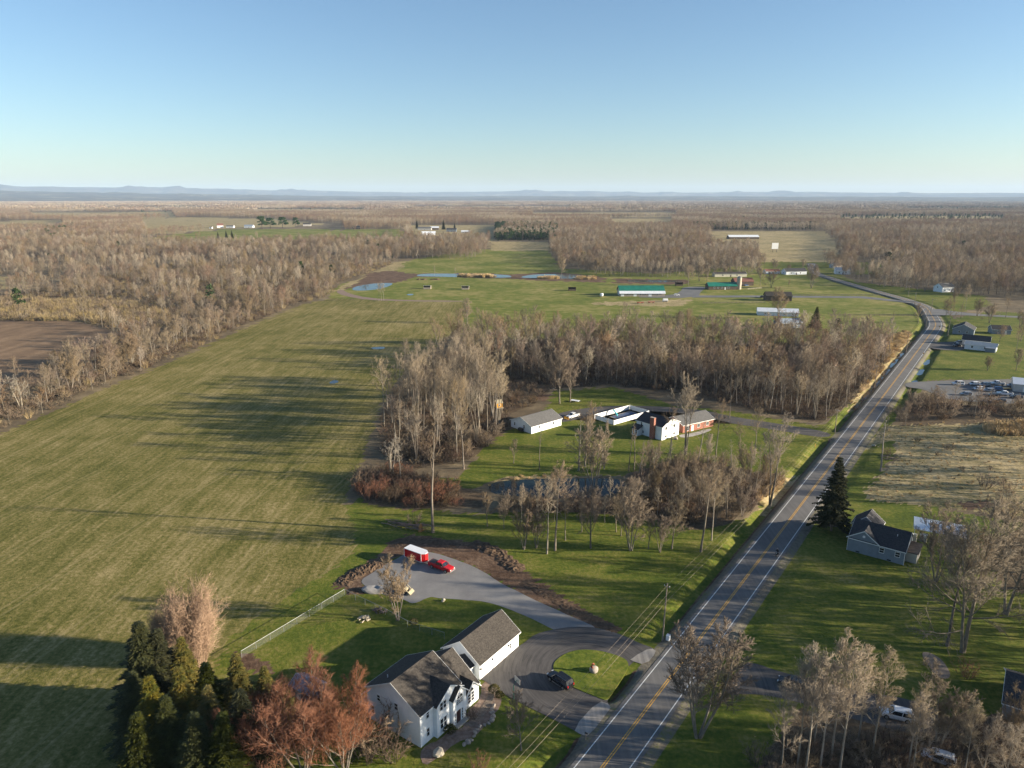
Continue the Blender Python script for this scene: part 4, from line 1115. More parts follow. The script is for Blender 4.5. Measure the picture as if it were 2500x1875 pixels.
def bare_tree(seed, h, mats, fork=1, clear=.3, limbs=16, l1=.36, a1=(35, 60), up1=.10, subs=6, l2=.42, twigs=6, l3=.40, fine=6, l4=.55, r0=.022, tw=.020, wob=.10, lean=0, spread=.16, top=1.0):
    """h tall; fork stems; limbs per stem from clear*h upward; returns (trunk mesh, crown mesh)"""
    rg = np.random.default_rng(seed)
    tr, cr = Wood(), Wood()
    for s in range(fork):
        az0 = 2 * math.pi * s / fork + rg.uniform(0, 1)
        tilt = (spread if fork > 1 else 0) * rg.uniform(.6, 1.2) + lean
        d0 = unit(np.array([math.cos(az0) * tilt, math.sin(az0) * tilt, 1.0]))
        hh = h * (rg.uniform(.82, 1.0) if s else 1.0)
        base = np.array([math.cos(az0) * .15 * (fork > 1), math.sin(az0) * .15 * (fork > 1), -.15])
        tp, dtop = curve(rg, base, d0, hh * .97, 9, wob * .35, .03)
        rb = r0 * hh / math.sqrt(max(1, fork * .6))
        tr_r = rb * (1 - np.linspace(0, 1, 10) * .9) ** .9; tr_r[0] *= 1.25
        tr.limb(tp, tr_r, 6)
        az = rg.uniform(0, 6)
        for i in range(limbs):
            q = clear + (1 - clear) * ((i + rg.uniform(0, .8)) / limbs) ** .9 * .985
            idx = q * 9; k = min(int(idx), 8); fr = idx - k
            p = tp[k] * (1 - fr) + tp[k + 1] * fr
            az += 2.4 + rg.uniform(-.4, .4)
            rel = (q - clear) / (1 - clear)
            ln = h * l1 * (1 - .72 * rel ** 1.3) * rg.uniform(.75, 1.2) * (top if rel > .5 else 1)
            dd = side_dir(rg, unit(tp[k + 1] - tp[k]), R(rg.uniform(*a1)) * (1 - .35 * rel), az)
            lp, _ = curve(rg, p, dd, ln, 5, wob, up1)
            lr = np.interp(q, [0, 1], [rb * .50, rb * .10]) * np.linspace(1, .28, 6)
            tr.limb(lp, np.maximum(lr, .012), 4)
            for j in range(subs):
                u = .18 + .82 * (j + rg.uniform(0, .9)) / subs
                u = min(u, .99); a = u * 5; ka = int(a); fa = a - ka
                p2 = lp[ka] * (1 - fa) + lp[ka + 1] * fa
                d2 = side_dir(rg, unit(lp[ka + 1] - lp[ka]), R(rg.uniform(25, 60)), rg.uniform(0, 6.3))
                d2 = unit(d2 + np.array([0, 0, up1 * 2]))
                ln2 = ln * l2 * rg.uniform(.6, 1.2) * (1.15 - .5 * u)
                sp, _ = curve(rg, p2, d2, ln2, 3, wob * 1.1, up1)
                r2 = max(lr[ka] * .5, tw * 1.2)
                cr.limb(sp, np.linspace(r2, tw * .9, 4), 3)
                B, T = [], []
                for t in range(twigs):
                    w = .12 + .86 * (t + rg.uniform(0, .9)) / twigs
                    w = min(w, .99); a3 = w * 3; k3 = int(a3); f3 = a3 - k3
                    p3 = sp[k3] * (1 - f3) + sp[k3 + 1] * f3
                    d3 = side_dir(rg, unit(sp[k3 + 1] - sp[k3]), R(rg.uniform(20, 60)), rg.uniform(0, 6.3))
                    d3 = unit(d3 + np.array([0, 0, up1 * 2.5]))
                    ln3 = ln2 * l3 * rg.uniform(.7, 1.3) + .12
                    e3 = p3 + d3 * ln3
                    B.append(p3); T.append(e3)
                    for x in range(fine):
                        w4 = rg.uniform(.1, .98)
                        p4 = p3 + d3 * ln3 * w4
                        d4 = unit(side_dir(rg, d3, R(rg.uniform(20, 60)), rg.uniform(0, 6.3)) + np.array([0, 0, up1 * 2]))
                        B.append(p4); T.append(p4 + d4 * ln3 * l4 * rg.uniform(.6, 1.3))
                cr.spikes(B, T, tw * np.where(np.arange(len(B)) % (fine + 1) == 0, 1.15, .8))
    return tr.mesh("trunk", mats[0]), cr.mesh("crown", mats[1])

def shrub_mesh(seed, h, w, mats, stems=14, sub=7, fine=8, tw=.016, up=.08):
    rg = np.random.default_rng(seed)
    tr, cr = Wood(), Wood()
    for s in range(stems):
        az = rg.uniform(0, 6.3); rr = math.sqrt(rg.uniform(0, 1)) * w * .28
        d = unit(np.array([math.cos(az) * w / h * rg.uniform(.1, .75), math.sin(az) * w / h * rg.uniform(.1, .75), 1]))
        p = np.array([math.cos(az) * rr, math.sin(az) * rr, -.1])
        sp, _ = curve(rg, p, d, h * rg.uniform(.7, 1.02), 5, .12, up)
        tr.limb(sp, np.linspace(tw * 2.2, tw * .7, 6), 3)
        B, T = [], []
        for j in range(sub):
            a = min(.15 + .85 * (j + rg.uniform(0, .9)) / sub, .99) * 5; k = int(a)
            q = sp[k] * (1 - a + k) + sp[k + 1] * (a - k)
            d2 = unit(side_dir(rg, unit(sp[k + 1] - sp[k]), R(rg.uniform(20, 65)), rg.uniform(0, 6.3)) + np.array([0, 0, up * 2]))
            ln = h * .30 * rg.uniform(.6, 1.2)
            B.append(q); T.append(q + d2 * ln)
            for x in range(fine):
                u = rg.uniform(.1, .95); q2 = q + d2 * ln * u
                d3 = unit(side_dir(rg, d2, R(rg.uniform(20, 70)), rg.uniform(0, 6.3)) + np.array([0, 0, up]))
                B.append(q2); T.append(q2 + d3 * ln * .5 * rg.uniform(.5, 1.2))
        cr.spikes(B, T, tw * .8)
    return tr.mesh("trunk", mats[0]), cr.mesh("crown", mats[1])

def spruce_mesh(seed, h, rad, mats, whorls=30, per=8, sprays=9, droop=.28, clear=.03, gap=0.0):
    rg = np.random.default_rng(seed)
    tr, cr = Wood(), Wood()
    tr.limb(np.array([[0, 0, -.2], [0, 0, h * .5], [0.02, 0, h * .985]]), [h * .014, h * .008, .02], 6)
    for w in range(whorls):
        q = (w + rg.uniform(0, .5)) / whorls
        z = h * (clear + (1 - clear) * q)
        L = rad * (1 - q) ** .95 * rg.uniform(.72, 1.18) + .10
        tri = []
        a0 = rg.uniform(0, 6)
        for b in range(per):
            if gap and rg.uniform() < gap: continue
            az = a0 + 2 * math.pi * b / per + rg.uniform(-.25, .25)
            Lb = L * rg.uniform(.7, 1.15)
            dx, dy = math.cos(az), math.sin(az)
            n = max(3, int(sprays * (Lb / rad) ** .6) + 1)
            rise = .35 * (q - .35)
            for s in range(n):
                u = (s + rg.uniform(.2, 1)) / n
                c = np.array([dx * Lb * u, dy * Lb * u, z + rise * Lb * u - droop * Lb * u * u + rg.normal(0, .05)])
                for sg in (-1, 1, 0):
                    if sg:
                        da = az + sg * rg.uniform(.5, 1.0)
                    else:
                        da = az
                    ln = (.34 * rad * (1 - .45 * u) * (.45 + .55 * (1 - q))) * rg.uniform(.7, 1.2) + .08
                    t = c + np.array([math.cos(da) * ln, math.sin(da) * ln, -ln * rg.uniform(.05, .45) + .1 * ln])
                    wv = np.array([-math.sin(da), math.cos(da), rg.uniform(-.6, .6)]) * ln * .26
                    tri.append([c - wv, c + wv, t])
                    hang = c * .5 + t * .5
                    tri.append([c * .8 + t * .2, t * .8 + c * .2, hang + np.array([rg.normal(0, .06), rg.normal(0, .06), -ln * rg.uniform(.25, .5)])])
        # branch wood
        if tri: cr.tris(np.array(tri))
    cr.spikes([[0, 0, h * .93]], [[0, 0, h * 1.02]], [.06])
    return tr.mesh("trunk", mats[0]), cr.mesh("crown", mats[1], False)

def pine_mesh(seed, h, rad, mats, clumps=26, per=60, clear=.35, leaf=.55):
    rg = np.random.default_rng(seed)
    tr, cr = Wood(), Wood()
    tr.limb(np.array([[0, 0, -.2], [.1, 0, h * .5], [0, .1, h * .95]]), [h * .018, h * .012, .03], 5)
    for c in range(clumps):
        q = rg.uniform(0, 1); az = rg.uniform(0, 6.3)
        rr = rad * (1 - .75 * q ** 1.4) * math.sqrt(rg.uniform(.15, 1))
        ctr = np.array([math.cos(az) * rr, math.sin(az) * rr, h * (clear + (1 - clear) * q * .95)])
        tr.limb(np.array([[0, 0, ctr[2] - rr * .3], ctr]), [.06, .02], 3)
        sz = rad * .34 * rg.uniform(.7, 1.3)
        d = rg.normal(0, 1, (per, 3)); d /= np.linalg.norm(d, axis=1)[:, None]
        pos = ctr + d * np.array([sz, sz, sz * .55]) * rg.uniform(.5, 1, (per, 1))
        e1 = rg.normal(0, 1, (per, 3)); e1 /= np.linalg.norm(e1, axis=1)[:, None]
        e2 = np.cross(e1, d); e2 /= np.linalg.norm(e2, axis=1)[:, None] + 1e-9
        L = leaf * sz * rg.uniform(.5, 1, (per, 1))
        cr.tris(np.stack([pos - e1 * L * .5, pos + e1 * L * .5, pos + (e2 + d * .6) * L], 1))
    return tr.mesh("trunk", mats[0]), cr.mesh("crown", mats[1], False)

M_ = MAT
PROTO = {}
def proto(name, h, pair): PROTO.setdefault(name, []).append((h, pair))
G, PA, DK = M_["bark_grey"], M_["bark_pale"], M_["bark_dark"]
# tall forest trees: long bare stems, crown high up
for s in range(4):
    proto("forest", 20, bare_tree(10 + s, 20, (G, M_["twig_tan"]), clear=.46, limbs=14, l1=.31, a1=(30, 60), up1=.09, subs=6, twigs=6, fine=6, r0=.0115, tw=.020, top=1.3))
for s in range(2):
    proto("forest_pale", 19, bare_tree(20 + s, 19, (PA, M_["twig_pale"]), clear=.48, limbs=14, l1=.26, a1=(30, 58), up1=.10, subs=6, twigs=6, fine=6, r0=.0105, tw=.019, top=1.3))
for s in range(2):
    proto("cottonwood", 23, bare_tree(30 + s, 23, (G, M_["twig_pale"]), fork=3, spread=.13, clear=.50, limbs=10, l1=.28, a1=(26, 54), up1=.11, subs=6, twigs=6, fine=5, r0=.015, tw=.024, top=1.25))
# rounded lawn trees
for s in range(3):
    proto("lawn", 13, bare_tree(40 + s, 13, (G, M_["twig_tan"]), clear=.22, limbs=18, l1=.42, a1=(35, 65), up1=.09, subs=8, twigs=7, fine=8, r0=.016, tw=.020, top=1.25))
for s in range(2):
    proto("lawn_multi", 13, bare_tree(50 + s, 13, (G, M_["twig_tan"]), fork=4, spread=.28, clear=.22, limbs=11, l1=.33, a1=(28, 55), up1=.10, subs=7, twigs=7, fine=6, r0=.015, tw=.021, top=1.2))
for s in range(2):
    proto("maple_red", 13, bare_tree(60 + s, 13, (G, M_["twig_red"]), fork=5, spread=.34, clear=.20, limbs=11, l1=.36, a1=(20, 42), up1=.15, subs=8, twigs=6, l2=.50, l3=.60, fine=4, l4=.75, r0=.015, tw=.0155, wob=.06))
proto("poplar", 16, bare_tree(70, 16, (PA, M_["twig_pale"]), clear=.30, limbs=18, l1=.23, a1=(28, 52), up1=.12, subs=7, twigs=7, l3=.50, fine=4, l4=.62, r0=.008, tw=.0145, top=1.1, wob=.07))
proto("poplar", 16, bare_tree(71, 16, (PA, M_["twig_pale"]), clear=.38, limbs=16, l1=.25, a1=(28, 52), up1=.12, subs=7, twigs=7, l3=.50, fine=4, l4=.62, r0=.008, tw=.0145, top=1.1, wob=.07))
proto("oak", 22, bare_tree(75, 22, (G, M_["twig_tan"]), fork=2, spread=.14, clear=.22, limbs=17, l1=.42, a1=(40, 72), up1=.05, subs=9, twigs=8, fine=7, r0=.018, tw=.026, top=1.2))
proto("snag", 15, bare_tree(80, 15, (PA, PA), clear=.45, limbs=9, l1=.18, a1=(30, 70), up1=.03, subs=4, twigs=3, fine=1, r0=.016, tw=.022, lean=.08))
proto("snag", 15, bare_tree(81, 15, (G, M_["twig_tan"]), clear=.55, limbs=9, l1=.15, a1=(25, 60), up1=.08, subs=4, twigs=4, fine=2, r0=.013, tw=.02))
proto("dead", 12, bare_tree(82, 12, (PA, PA), fork=3, spread=.30, clear=.40, limbs=9, l1=.28, a1=(40, 80), up1=.0, subs=5, twigs=3, fine=2, r0=.024, tw=.03, wob=.16))
proto("pink", 9, shrub_mesh(85, 9, 6.2, (M_["twig_pink"], M_["twig_pink"]), stems=90, sub=16, fine=7, tw=.026, up=.10))
proto("sapling", 6, bare_tree(90, 6, (G, M_["twig_tan"]), clear=.25, limbs=14, l1=.34, a1=(35, 60), up1=.10, subs=5, twigs=5, fine=5, r0=.014, tw=.014))
for s, mt in ((0, "twig_brown"), (1, "twig_tan"), (2, "twig_brown"), (3, "twig_red")):
    proto("shrub_" + mt, 3.5, shrub_mesh(100 + s, 3.5, 4.2, (DK, M_[mt]), stems=20, sub=7, fine=9, tw=.022))
proto("reed_gold", 3, shrub_mesh(110, 3, 4.2, (M_["twig_gold"], M_["twig_gold"]), stems=22, sub=6, fine=8, tw=.022, up=.12))
SP_, SG_ = M_["spruce_needles"], M_["spruce_gold_sunlit"]
for s in range(2):
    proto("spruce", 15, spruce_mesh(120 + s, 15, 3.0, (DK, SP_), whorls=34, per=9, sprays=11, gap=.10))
proto("spruce_gold_sunlit", 15, spruce_mesh(125, 15, 2.8, (DK, SG_), whorls=34, per=8, sprays=8))
proto("spruce_open", 18, spruce_mesh(128, 18, 4.6, (G, SP_), whorls=26, per=8, sprays=11, droop=.16, clear=.12, gap=.12))
proto("pine", 14, pine_mesh(130, 14, 4.2, (DK, M_["pine_needles"])))

TREE_N = [0]
def plant(kind, xy, h, label, group=None, name="bare_tree", cat="tree", var=None, rot=None, wide=1.0, z=0.0, mats=None):
    TREE_N[0] += 1
    rg = random.Random(TREE_N[0] * 7 + 1)
    lst = PROTO[kind]
    ph, (tm, cm) = lst[(var if var is not None else rg.randrange(len(lst))) % len(lst)]
    e = thing(name, label, cat, (xy[0], xy[1], z), rg.uniform(0, 6.28) if rot is None else rot, group)
    s = h / ph
    e.scale = (s * wide, s * wide, s)
    for nm, me in (("trunk", tm), ("crown", cm)):
        o = link(bpy.data.objects.new(nm, me)); o.parent = e
    return e

def plant_px(kind, bx, by, top, label, **kw):
    x, y = P(bx, by)
    return plant(kind, (x, y), max(1.0, height_at(top, y)), label, **kw)

def scatter(poly, dist, n, seed, avoid=(), avoid_pts=(), keep=None):
    rg = np.random.default_rng(seed)
    xs = [p[0] for p in poly]; ys = [p[1] for p in poly]
    pts = []
    cell = {}
    tries = 0
    while len(pts) < n and tries < n * 60:
        tries += 1
        x = rg.uniform(min(xs), max(xs)); y = rg.uniform(min(ys), max(ys))
        if not inside(poly, np.array([x]), np.array([y]))[0]: continue
        if any(inside(a, np.array([x]), np.array([y]))[0] for a in avoid): continue
        if abs(road_t(x, y)) < 9.5: continue
        c = (int(x // dist), int(y // dist)); ok = True
        for i in (-1, 0, 1):
            for j in (-1, 0, 1):
                for q in cell.get((c[0] + i, c[1] + j), ()):
                    if (q[0] - x) ** 2 + (q[1] - y) ** 2 < dist * dist: ok = False
        if not ok: continue
        if any((q[0] - x) ** 2 + (q[1] - y) ** 2 < q[2] ** 2 for q in avoid_pts): continue
        cell.setdefault(c, []).append((x, y)); pts.append((x, y))
    return pts
# ---------------------------------------------------------------- vehicles
def section(x, hw, z0, z1, bev=.12):
    return [(x, -hw + bev * .4, z0), (x, hw - bev * .4, z0), (x, hw, z0 + bev), (x, hw, z1 - bev), (x, hw - bev, z1), (x, -hw + bev, z1), (x, -hw, z1 - bev), (x, -hw, z0 + bev)]

def wheels(e, xs, hw, r=.38, w=.26):
    for x in xs:
        for s in (-1, 1):
            c = (x, s * (hw - .08), r)
            t = MB(); t.disc(c, (0, 1, 0), r, w, 18); wo = t.build("wheel", MAT["tyre"], e)
            m = MB(); m.disc((x, s * (hw - .08 + w / 2 + .008), r), (0, 1, 0), r * .62, .02, 14); m.build("rim", MAT["rim"], wo)

def cab(e, x0, x1, rx0, rx1, hw, rw, z0, z1, paint):
    """glasshouse: dark glass block with a painted roof and pillars"""
    g = MB(); g.loft([[(x0, -hw, z0), (x1, -hw, z0), (x1, hw, z0), (x0, hw, z0)], [(rx0, -rw, z1), (rx1, -rw, z1), (rx1, rw, z1), (rx0, rw, z1)]])
    g.build("windows", MAT["glass"], e)
    r = MB(); r.loft([[(rx0 - .05, -rw - .04, z1 - .03), (rx1 + .05, -rw - .04, z1 - .03), (rx1 + .05, rw + .04, z1 - .03), (rx0 - .05, rw + .04, z1 - .03)],
                      [(rx0 + .08, -rw + .08, z1 + .06), (rx1 - .1, -rw + .08, z1 + .06), (rx1 - .1, rw - .08, z1 + .06), (rx0 + .08, rw - .08, z1 + .06)]])
    r.build("roof", MAT[paint], e)
    for s in (-1, 1):
        for a, b in ((x0, rx0), (x1, rx1), ((x0 + x1) / 2 - .05, (rx0 + rx1) / 2)):
            m = MB(); m.tube([(a, s * (hw + .005), z0), (b, s * (rw + .01), z1)], .05, 4); m.build("pillar", MAT[paint], e)

def lamps(e, L, hw, z, zr=None):
    for s in (-1, 1):
        m = MB(); m.box(L / 2 - .16, L / 2 + .012, s * hw * .72 - .18, s * hw * .72 + .18, z - .09, z + .09); m.build("headlight", MAT["lamp_lens"], e)
        m = MB(); m.box(-L / 2 - .012, -L / 2 + .12, s * hw * .86 - .10, s * hw * .86 + .10, (zr or z) - .16, (zr or z) + .16); m.build("tail_light", MAT["tail_lens"], e)

def pickup(label, xy, ang, paint, L=5.9, group=None, plow=False, bedcover=True, z=0.0):
    e = thing("pickup_truck", label, "pickup", (xy[0], xy[1], z), R(ang), group)
    k = L / 5.9; hw = .98
    b = MB()
    b.loft([section(-2.95 * k, hw - .06, .55, 1.28), section(-2.8 * k, hw, .45, 1.32), section(-.75 * k, hw, .42, 1.32), section(1.15 * k, hw, .42, 1.30), section(1.35 * k, hw - .02, .42, 1.26), section(2.6 * k, hw - .04, .45, 1.18), section(2.95 * k, hw - .14, .55, 1.05)])
    b.build("body", MAT[paint], e)
    c = MB(); c.box(-2.75 * k, -.95 * k, -hw + .15, hw - .15, 1.322, 1.345); c.build("bed", MAT["dark_metal"], e)
    cab(e, -.85 * k, 1.35 * k, -.70 * k, .70 * k, hw - .06, hw - .22, 1.30, 1.88, paint)
    wheels(e, (-1.85 * k, 1.85 * k), hw, .42, .30)
    lamps(e, L, hw - .1, .92)
    m = MB(); m.box(L / 2 - .08, L / 2 + .1, -hw + .08, hw - .08, .50, .72); m.build("front_bumper", MAT["rim"], e)
    m = MB(); m.box(-L / 2 - .1, -L / 2 + .06, -hw + .08, hw - .08, .50, .70); m.build("rear_bumper", MAT["rim"], e)
    m = MB(); m.box(L / 2 - .1, L / 2 + .02, -.5, .5, .80, 1.0); m.build("grille", MAT["dark_metal"], e)
    for s in (-1, 1):
        m = MB(); m.obox((.95 * k, s * (hw + .14), 1.42), (.05, 0, 0), (0, .1, 0), (0, 0, .1)); m.build("mirror", MAT["dark_metal"], e)
    if plow:
        p = MB(); p.loft([[(L / 2 + .55, -1.25, .1), (L / 2 + .55, 1.25, .1), (L / 2 + .62, 1.25, .1), (L / 2 + .62, -1.25, .1)], [(L / 2 + .40, -1.25, .5), (L / 2 + .40, 1.25, .5), (L / 2 + .47, 1.25, .5), (L / 2 + .47, -1.25, .5)],
                          [(L / 2 + .60, -1.25, .95), (L / 2 + .60, 1.25, .95), (L / 2 + .66, 1.25, .95), (L / 2 + .66, -1.25, .95)]]); p.build("plow_blade", MAT["yellow_paint"], e)
        p = MB(); p.box(L / 2 + .02, L / 2 + .42, -.4, .4, .3, .8); p.build("plow_mount", MAT["dark_metal"], e)
    return e

def car(label, xy, ang, paint, L=4.9, H=1.75, group=None, name="parked_car", z=0.0):
    e = thing(name, label, "car", (xy[0], xy[1], z), R(ang), group)
    k = L / 4.9; hw = .95; zb = H * .60
    b = MB()
    b.loft([section(-2.45 * k, hw - .10, .50, zb - .08), section(-2.3 * k, hw, .36, zb), section(-.9 * k, hw, .32, zb), section(.95 * k, hw, .32, zb), section(1.25 * k, hw - .02, .32, zb - .05), section(2.15 * k, hw - .08, .36, zb - .16), section(2.45 * k, hw - .22, .45, zb - .3)])
    b.build("body", MAT[paint], e)
    cab(e, -2.32 * k, 1.2 * k, -2.0 * k, .45 * k, hw - .05, hw - .22, zb - .02, H - .06, paint)
    wheels(e, (-1.45 * k, 1.5 * k), hw, .37, .25)
    lamps(e, L, hw - .14, zb - .32, zb - .15)
    for s in (-1, 1):
        m = MB(); m.obox((.85 * k, s * (hw + .1), zb + .1), (.06, 0, 0), (0, .09, 0), (0, 0, .07)); m.build("mirror", MAT[paint], e)
        m = MB(); m.tube([(-1.8 * k, s * (hw - .28), H + .03), (.2 * k, s * (hw - .28), H + .03)], .025, 5); m.build("roof_rail", MAT["rim"], e)
        m = MB(); m.box(-.95 * k, 1.0 * k, s * (hw + .03) - .06, s * (hw + .03) + .06, .33, .40); m.build("running_board", MAT["rim"], e)
    m = MB(); m.box(L / 2 - .2, L / 2 + .02, -.45, .45, .52, .78); m.build("grille", MAT["dark_metal"], e)
    return e

pickup("red crew cab pickup hitched to the red trailer", (-15.7, 142.3), -33.9, "red_paint", 6.3, z=.04)
car("black sport utility vehicle parked on the asphalt loop", (8.2, 103.9), 131.9, "black_paint", 5.0, 1.85, z=.06)
pickup("white pickup with yellow snow plow beside the long garage", (22.9, 254.7), -138.7, "white_paint", 5.9, plow=True, z=.05)
# enclosed trailer
tr = thing("cargo_trailer", "red enclosed cargo trailer with white roof behind the red pickup", "trailer", (-21.6, 146.3, .04), R(-33.9))
m = MB(); m.prism([(-2.9, -1.05), (2.1, -1.05), (2.9, -.45), (2.9, .45), (2.1, 1.05), (-2.9, 1.05)], .55, 2.55, 'z'); m.build("body", MAT["red_paint"], tr)
m = MB(); m.prism([(-2.95, -1.1), (2.12, -1.1), (2.96, -.47), (2.96, .47), (2.12, 1.1), (-2.95, 1.1)], 2.553, 2.66, 'z'); m.build("roof", MAT["white_paint"], tr)
m = MB(); m.prism([(-2.93, -1.08), (2.11, -1.08), (2.93, -.46), (2.93, .46), (2.11, 1.08), (-2.93, 1.08)], .50, .58, 'z'); m.build("lower_trim", MAT["white_paint"], tr)
for x in (-2.9, 2.1):
    for s in (-1, 1):
        m = MB(); m.box(x - .05, x + .05, s * 1.06 - .02, s * 1.06 + .02, .59, 2.55); m.build("corner_trim", MAT["white_paint"], tr)
door(tr, (0, -1.055), (1, 0), (0, -1), 1.5, .8, 1.6, "red_paint", .75)
m = MB(); m.tube([(2.6, 0, .48), (3.9, 0, .48)], .06, 6); m.tube([(2.3, -.8, .48), (3.7, 0, .48)], .05, 6); m.tube([(2.3, .8, .48), (3.7, 0, .48)], .05, 6); m.build("tongue", MAT["dark_metal"], tr)
wheels(tr, (-.9, .0), 1.08, .33, .22)
for s in (-1, 1):
    m = MB(); m.box(-1.35, .45, s * 1.15 - .12, s * 1.15 + .12, .70, .76); m.build("fender", MAT["rim"], tr)
# compact excavator parked behind the forked tree
ex = thing("skid_loader", "cream coloured compact loader parked behind the forked tree", "loader", (*P(985, 1446), .035), R(-20))
m = MB(); m.loft([section(-1.2, .55, .55, 1.25, .1), section(.2, .6, .5, 1.3, .1), section(.9, .55, .5, 1.1, .1)]); m.build("body", MAT["cream_paint"], ex)
m = MB(); m.box(-.35, .55, -.42, .42, 1.3, 1.38); m.build("seat", MAT["dark_metal"], ex)
for x in (-.4, .6):
    for s in (-.45, .45):
        m = MB(); m.tube([(x, s, 1.3), (x, s, 2.1)], .045, 5); m.build("cage_post", MAT["dark_metal"], ex)
m = MB(); m.box(-.5, .7, -.5, .5, 2.1, 2.17); m.build("canopy", MAT["cream_paint"], ex)
for s in (-1, 1):
    m = MB(); m.tube([(-1.0, s * .75, 1.35), (.6, s * .75, 1.45), (1.5, s * .75, .6)], .09, 6); m.build("lift_arm", MAT["cream_paint"], ex)
m = MB(); m.prism([(1.45, .15), (2.1, .15), (2.15, .25), (1.6, .75), (1.45, .75)], -.9, .9, 'y'); m.build("bucket", MAT["cream_paint"], ex)
wheels(ex, (-.75, .6), .85, .38, .28)
# the rest of the vehicles
car("white sport utility vehicle half hidden under the poplars", P(2188, 1752), 158, "white_paint", 4.9, 1.75)
car("white hatchback deep in the thicket by the shaded drive", P(2290, 1856), 150, "white_paint", 4.5, 1.5)
car("black car parked on the shaded drive beside the road", P(1935, 1675), 150, "black_paint", 4.8, 1.6)
car("white minivan parked alone at the car park entrance", P(2338, 940), 175, "white_paint", 4.9, 1.9, z=.05)
car("white car behind bare branches in the middle of the car park", P(2377, 940), 185, "white_paint", 4.6, 1.5, z=.05)
car("silver car nearest the hedge below the car park", P(2357, 965), 170, "silver_paint", 4.6, 1.5, z=.05)
car("silver van beside the white car in the car park", P(2402, 943), 178, "silver_paint", 4.8, 1.8, z=.05)
pickup("white pickup parked before the workshop", P(2452, 965), 160, "white_paint", 5.8, z=.05)
pickup("white pickup at the back of the car park by the lawn", P(2434, 940), 172, "white_paint", 5.6, z=.05)
car("blue car parked between workshop and yellow flatbed", P(2432, 952), 165, "blue_paint", 4.6, 1.5, z=.05)
car("dark car in the shade of the car park hedge", P(2440, 982), 150, "black_paint", 4.6, 1.5, z=.05)
for i, (px, a) in enumerate((((2412, 956), 170), ((2425, 968), 165), ((2388, 952), 178), ((2470, 944), 172), ((2480, 972), 160))):
    car("sedan parked tightly in the cluttered rows of the car park", P(*px), a, ("silver_paint", "black_paint", "white_paint")[i % 3], 4.6, 1.48, "sedans crowded in the car park", z=.05)
fb = thing("flatbed_trailer", "yellow flatbed trailer in the car park", "trailer", (*P(2448, 951), .05), R(172))
m = MB(); m.box(-3, 3, -1.1, 1.1, .6, .75); m.build("bed", MAT["yellow_paint"], fb); wheels(fb, (-.8, .2), 1.0, .36, .22)
m = MB(); m.tube([(3, 0, .6), (4.2, 0, .5)], .07, 6); m.build("tongue", MAT["dark_metal"], fb)
pickup("black pickup parked before the pale bungalow", P(2337, 846), 200, "black_paint", 5.9, z=.055)
car("dark grey car beside the black pickup at the bungalow", P(2340, 838), 195, "silver_paint", 4.6, 1.5, z=.055)
car("pale blue car on the farm lane beside the barn", P(1652, 722), 5, "white_paint", 4.8, 1.7, z=.07)
car("blue car parked beside the stone silo", P(1822, 698), 20, "blue_paint", 4.8, 1.6)
pickup("dark pickup parked beside the brown shed", P(1861, 727), 90, "black_paint", 5.8)
hb = thing("horse_trailer", "white rounded horse trailer left of the green roofed barn", "trailer", (*P(1469, 724), 0), R(70))
m = MB(); m.loft([section(-2.6, .9, .6, 2.4, .3), section(-2.4, 1.0, .5, 2.6, .3), section(1.8, 1.0, .5, 2.6, .3), section(2.6, .7, .6, 2.1, .3)]); m.build("body", MAT["white_paint"], hb); wheels(hb, (-.6, .3), 1.02, .34, .2)
tk = thing("water_tank", "white round tank lying before the green roofed barn", "tank", (*P(1624, 737), 0), R(0))
m = MB(); m.tube([(-2.0, 0, 1.4), (-1.8, 0, 1.4), (1.8, 0, 1.4), (2.0, 0, 1.4)], [.9, 1.3, 1.3, .9], 16); m.build("tank", MAT["white_paint"], tk); m = MB(); m.box(-1.5, -1.2, -.9, .9, 0, .5); m.box(1.2, 1.5, -.9, .9, 0, .5); m.build("cradle", MAT["dark_metal"], tk)
for i, (px, lb) in enumerate((((1563, 741), "rusty red implement in the grass before the barn"), ((1590, 740), "red farm wagon between implements and tank"))):
    e = thing("farm_wagon", lb, "wagon", (*P(*px), 0), R(10)); m = MB(); m.box(-2.6, 2.6, -1, 1, .8, 1.2); m.build("bed", MAT["copper"], e); wheels(e, (-1.6, 1.6), .95, .4, .2)
ut = thing("utility_trailer", "small grey utility trailer under the trees behind the truck", "trailer", (*P(1404, 981), 0), R(-30))
m = MB(); m.box(-1.8, 1.8, -.9, .9, .55, .65); m.build("bed", MAT["white_metal"], ut); wheels(ut, (-.1,), .95, .32, .2); m = MB(); m.tube([(1.8, 0, .6), (3, 0, .45)], .05, 6); m.build("tongue", MAT["dark_metal"], ut)

# motorcycle with rider on the road
mx, my = P(1897, 1357)
mc = thing("motorcycle", "dark motorcycle riding on the road past the cottage", "motorcycle", (mx, my, .07), R(HANG - 180))
for x in (-.7, .7):
    m = MB(); m.disc((x, 0, .32), (0, 1, 0), .32, .14, 16); w = m.build("wheel", MAT["tyre"], mc); m = MB(); m.disc((x, 0, .32), (0, 1, 0), .18, .16, 12); m.build("rim", MAT["rim"], w)
m = MB(); m.loft([section(-.85, .12, .62, .82, .04), section(-.3, .16, .5, .82, .05), section(.25, .18, .45, 1.0, .06), section(.5, .12, .7, .95, .04)]); m.build("body", MAT["black_paint"], mc)
m = MB(); m.tube([(.7, 0, .32), (.5, 0, 1.05), (.42, -.38, 1.1)], .03, 6); m.tube([(.5, 0, 1.05), (.42, .38, 1.1)], .03, 6); m.build("handlebar", MAT["rim"], mc)
m = MB(); m.blob((.68, 0, .9), .09, .1, .09, 1); m.build("headlight", MAT["lamp_lens"], mc)
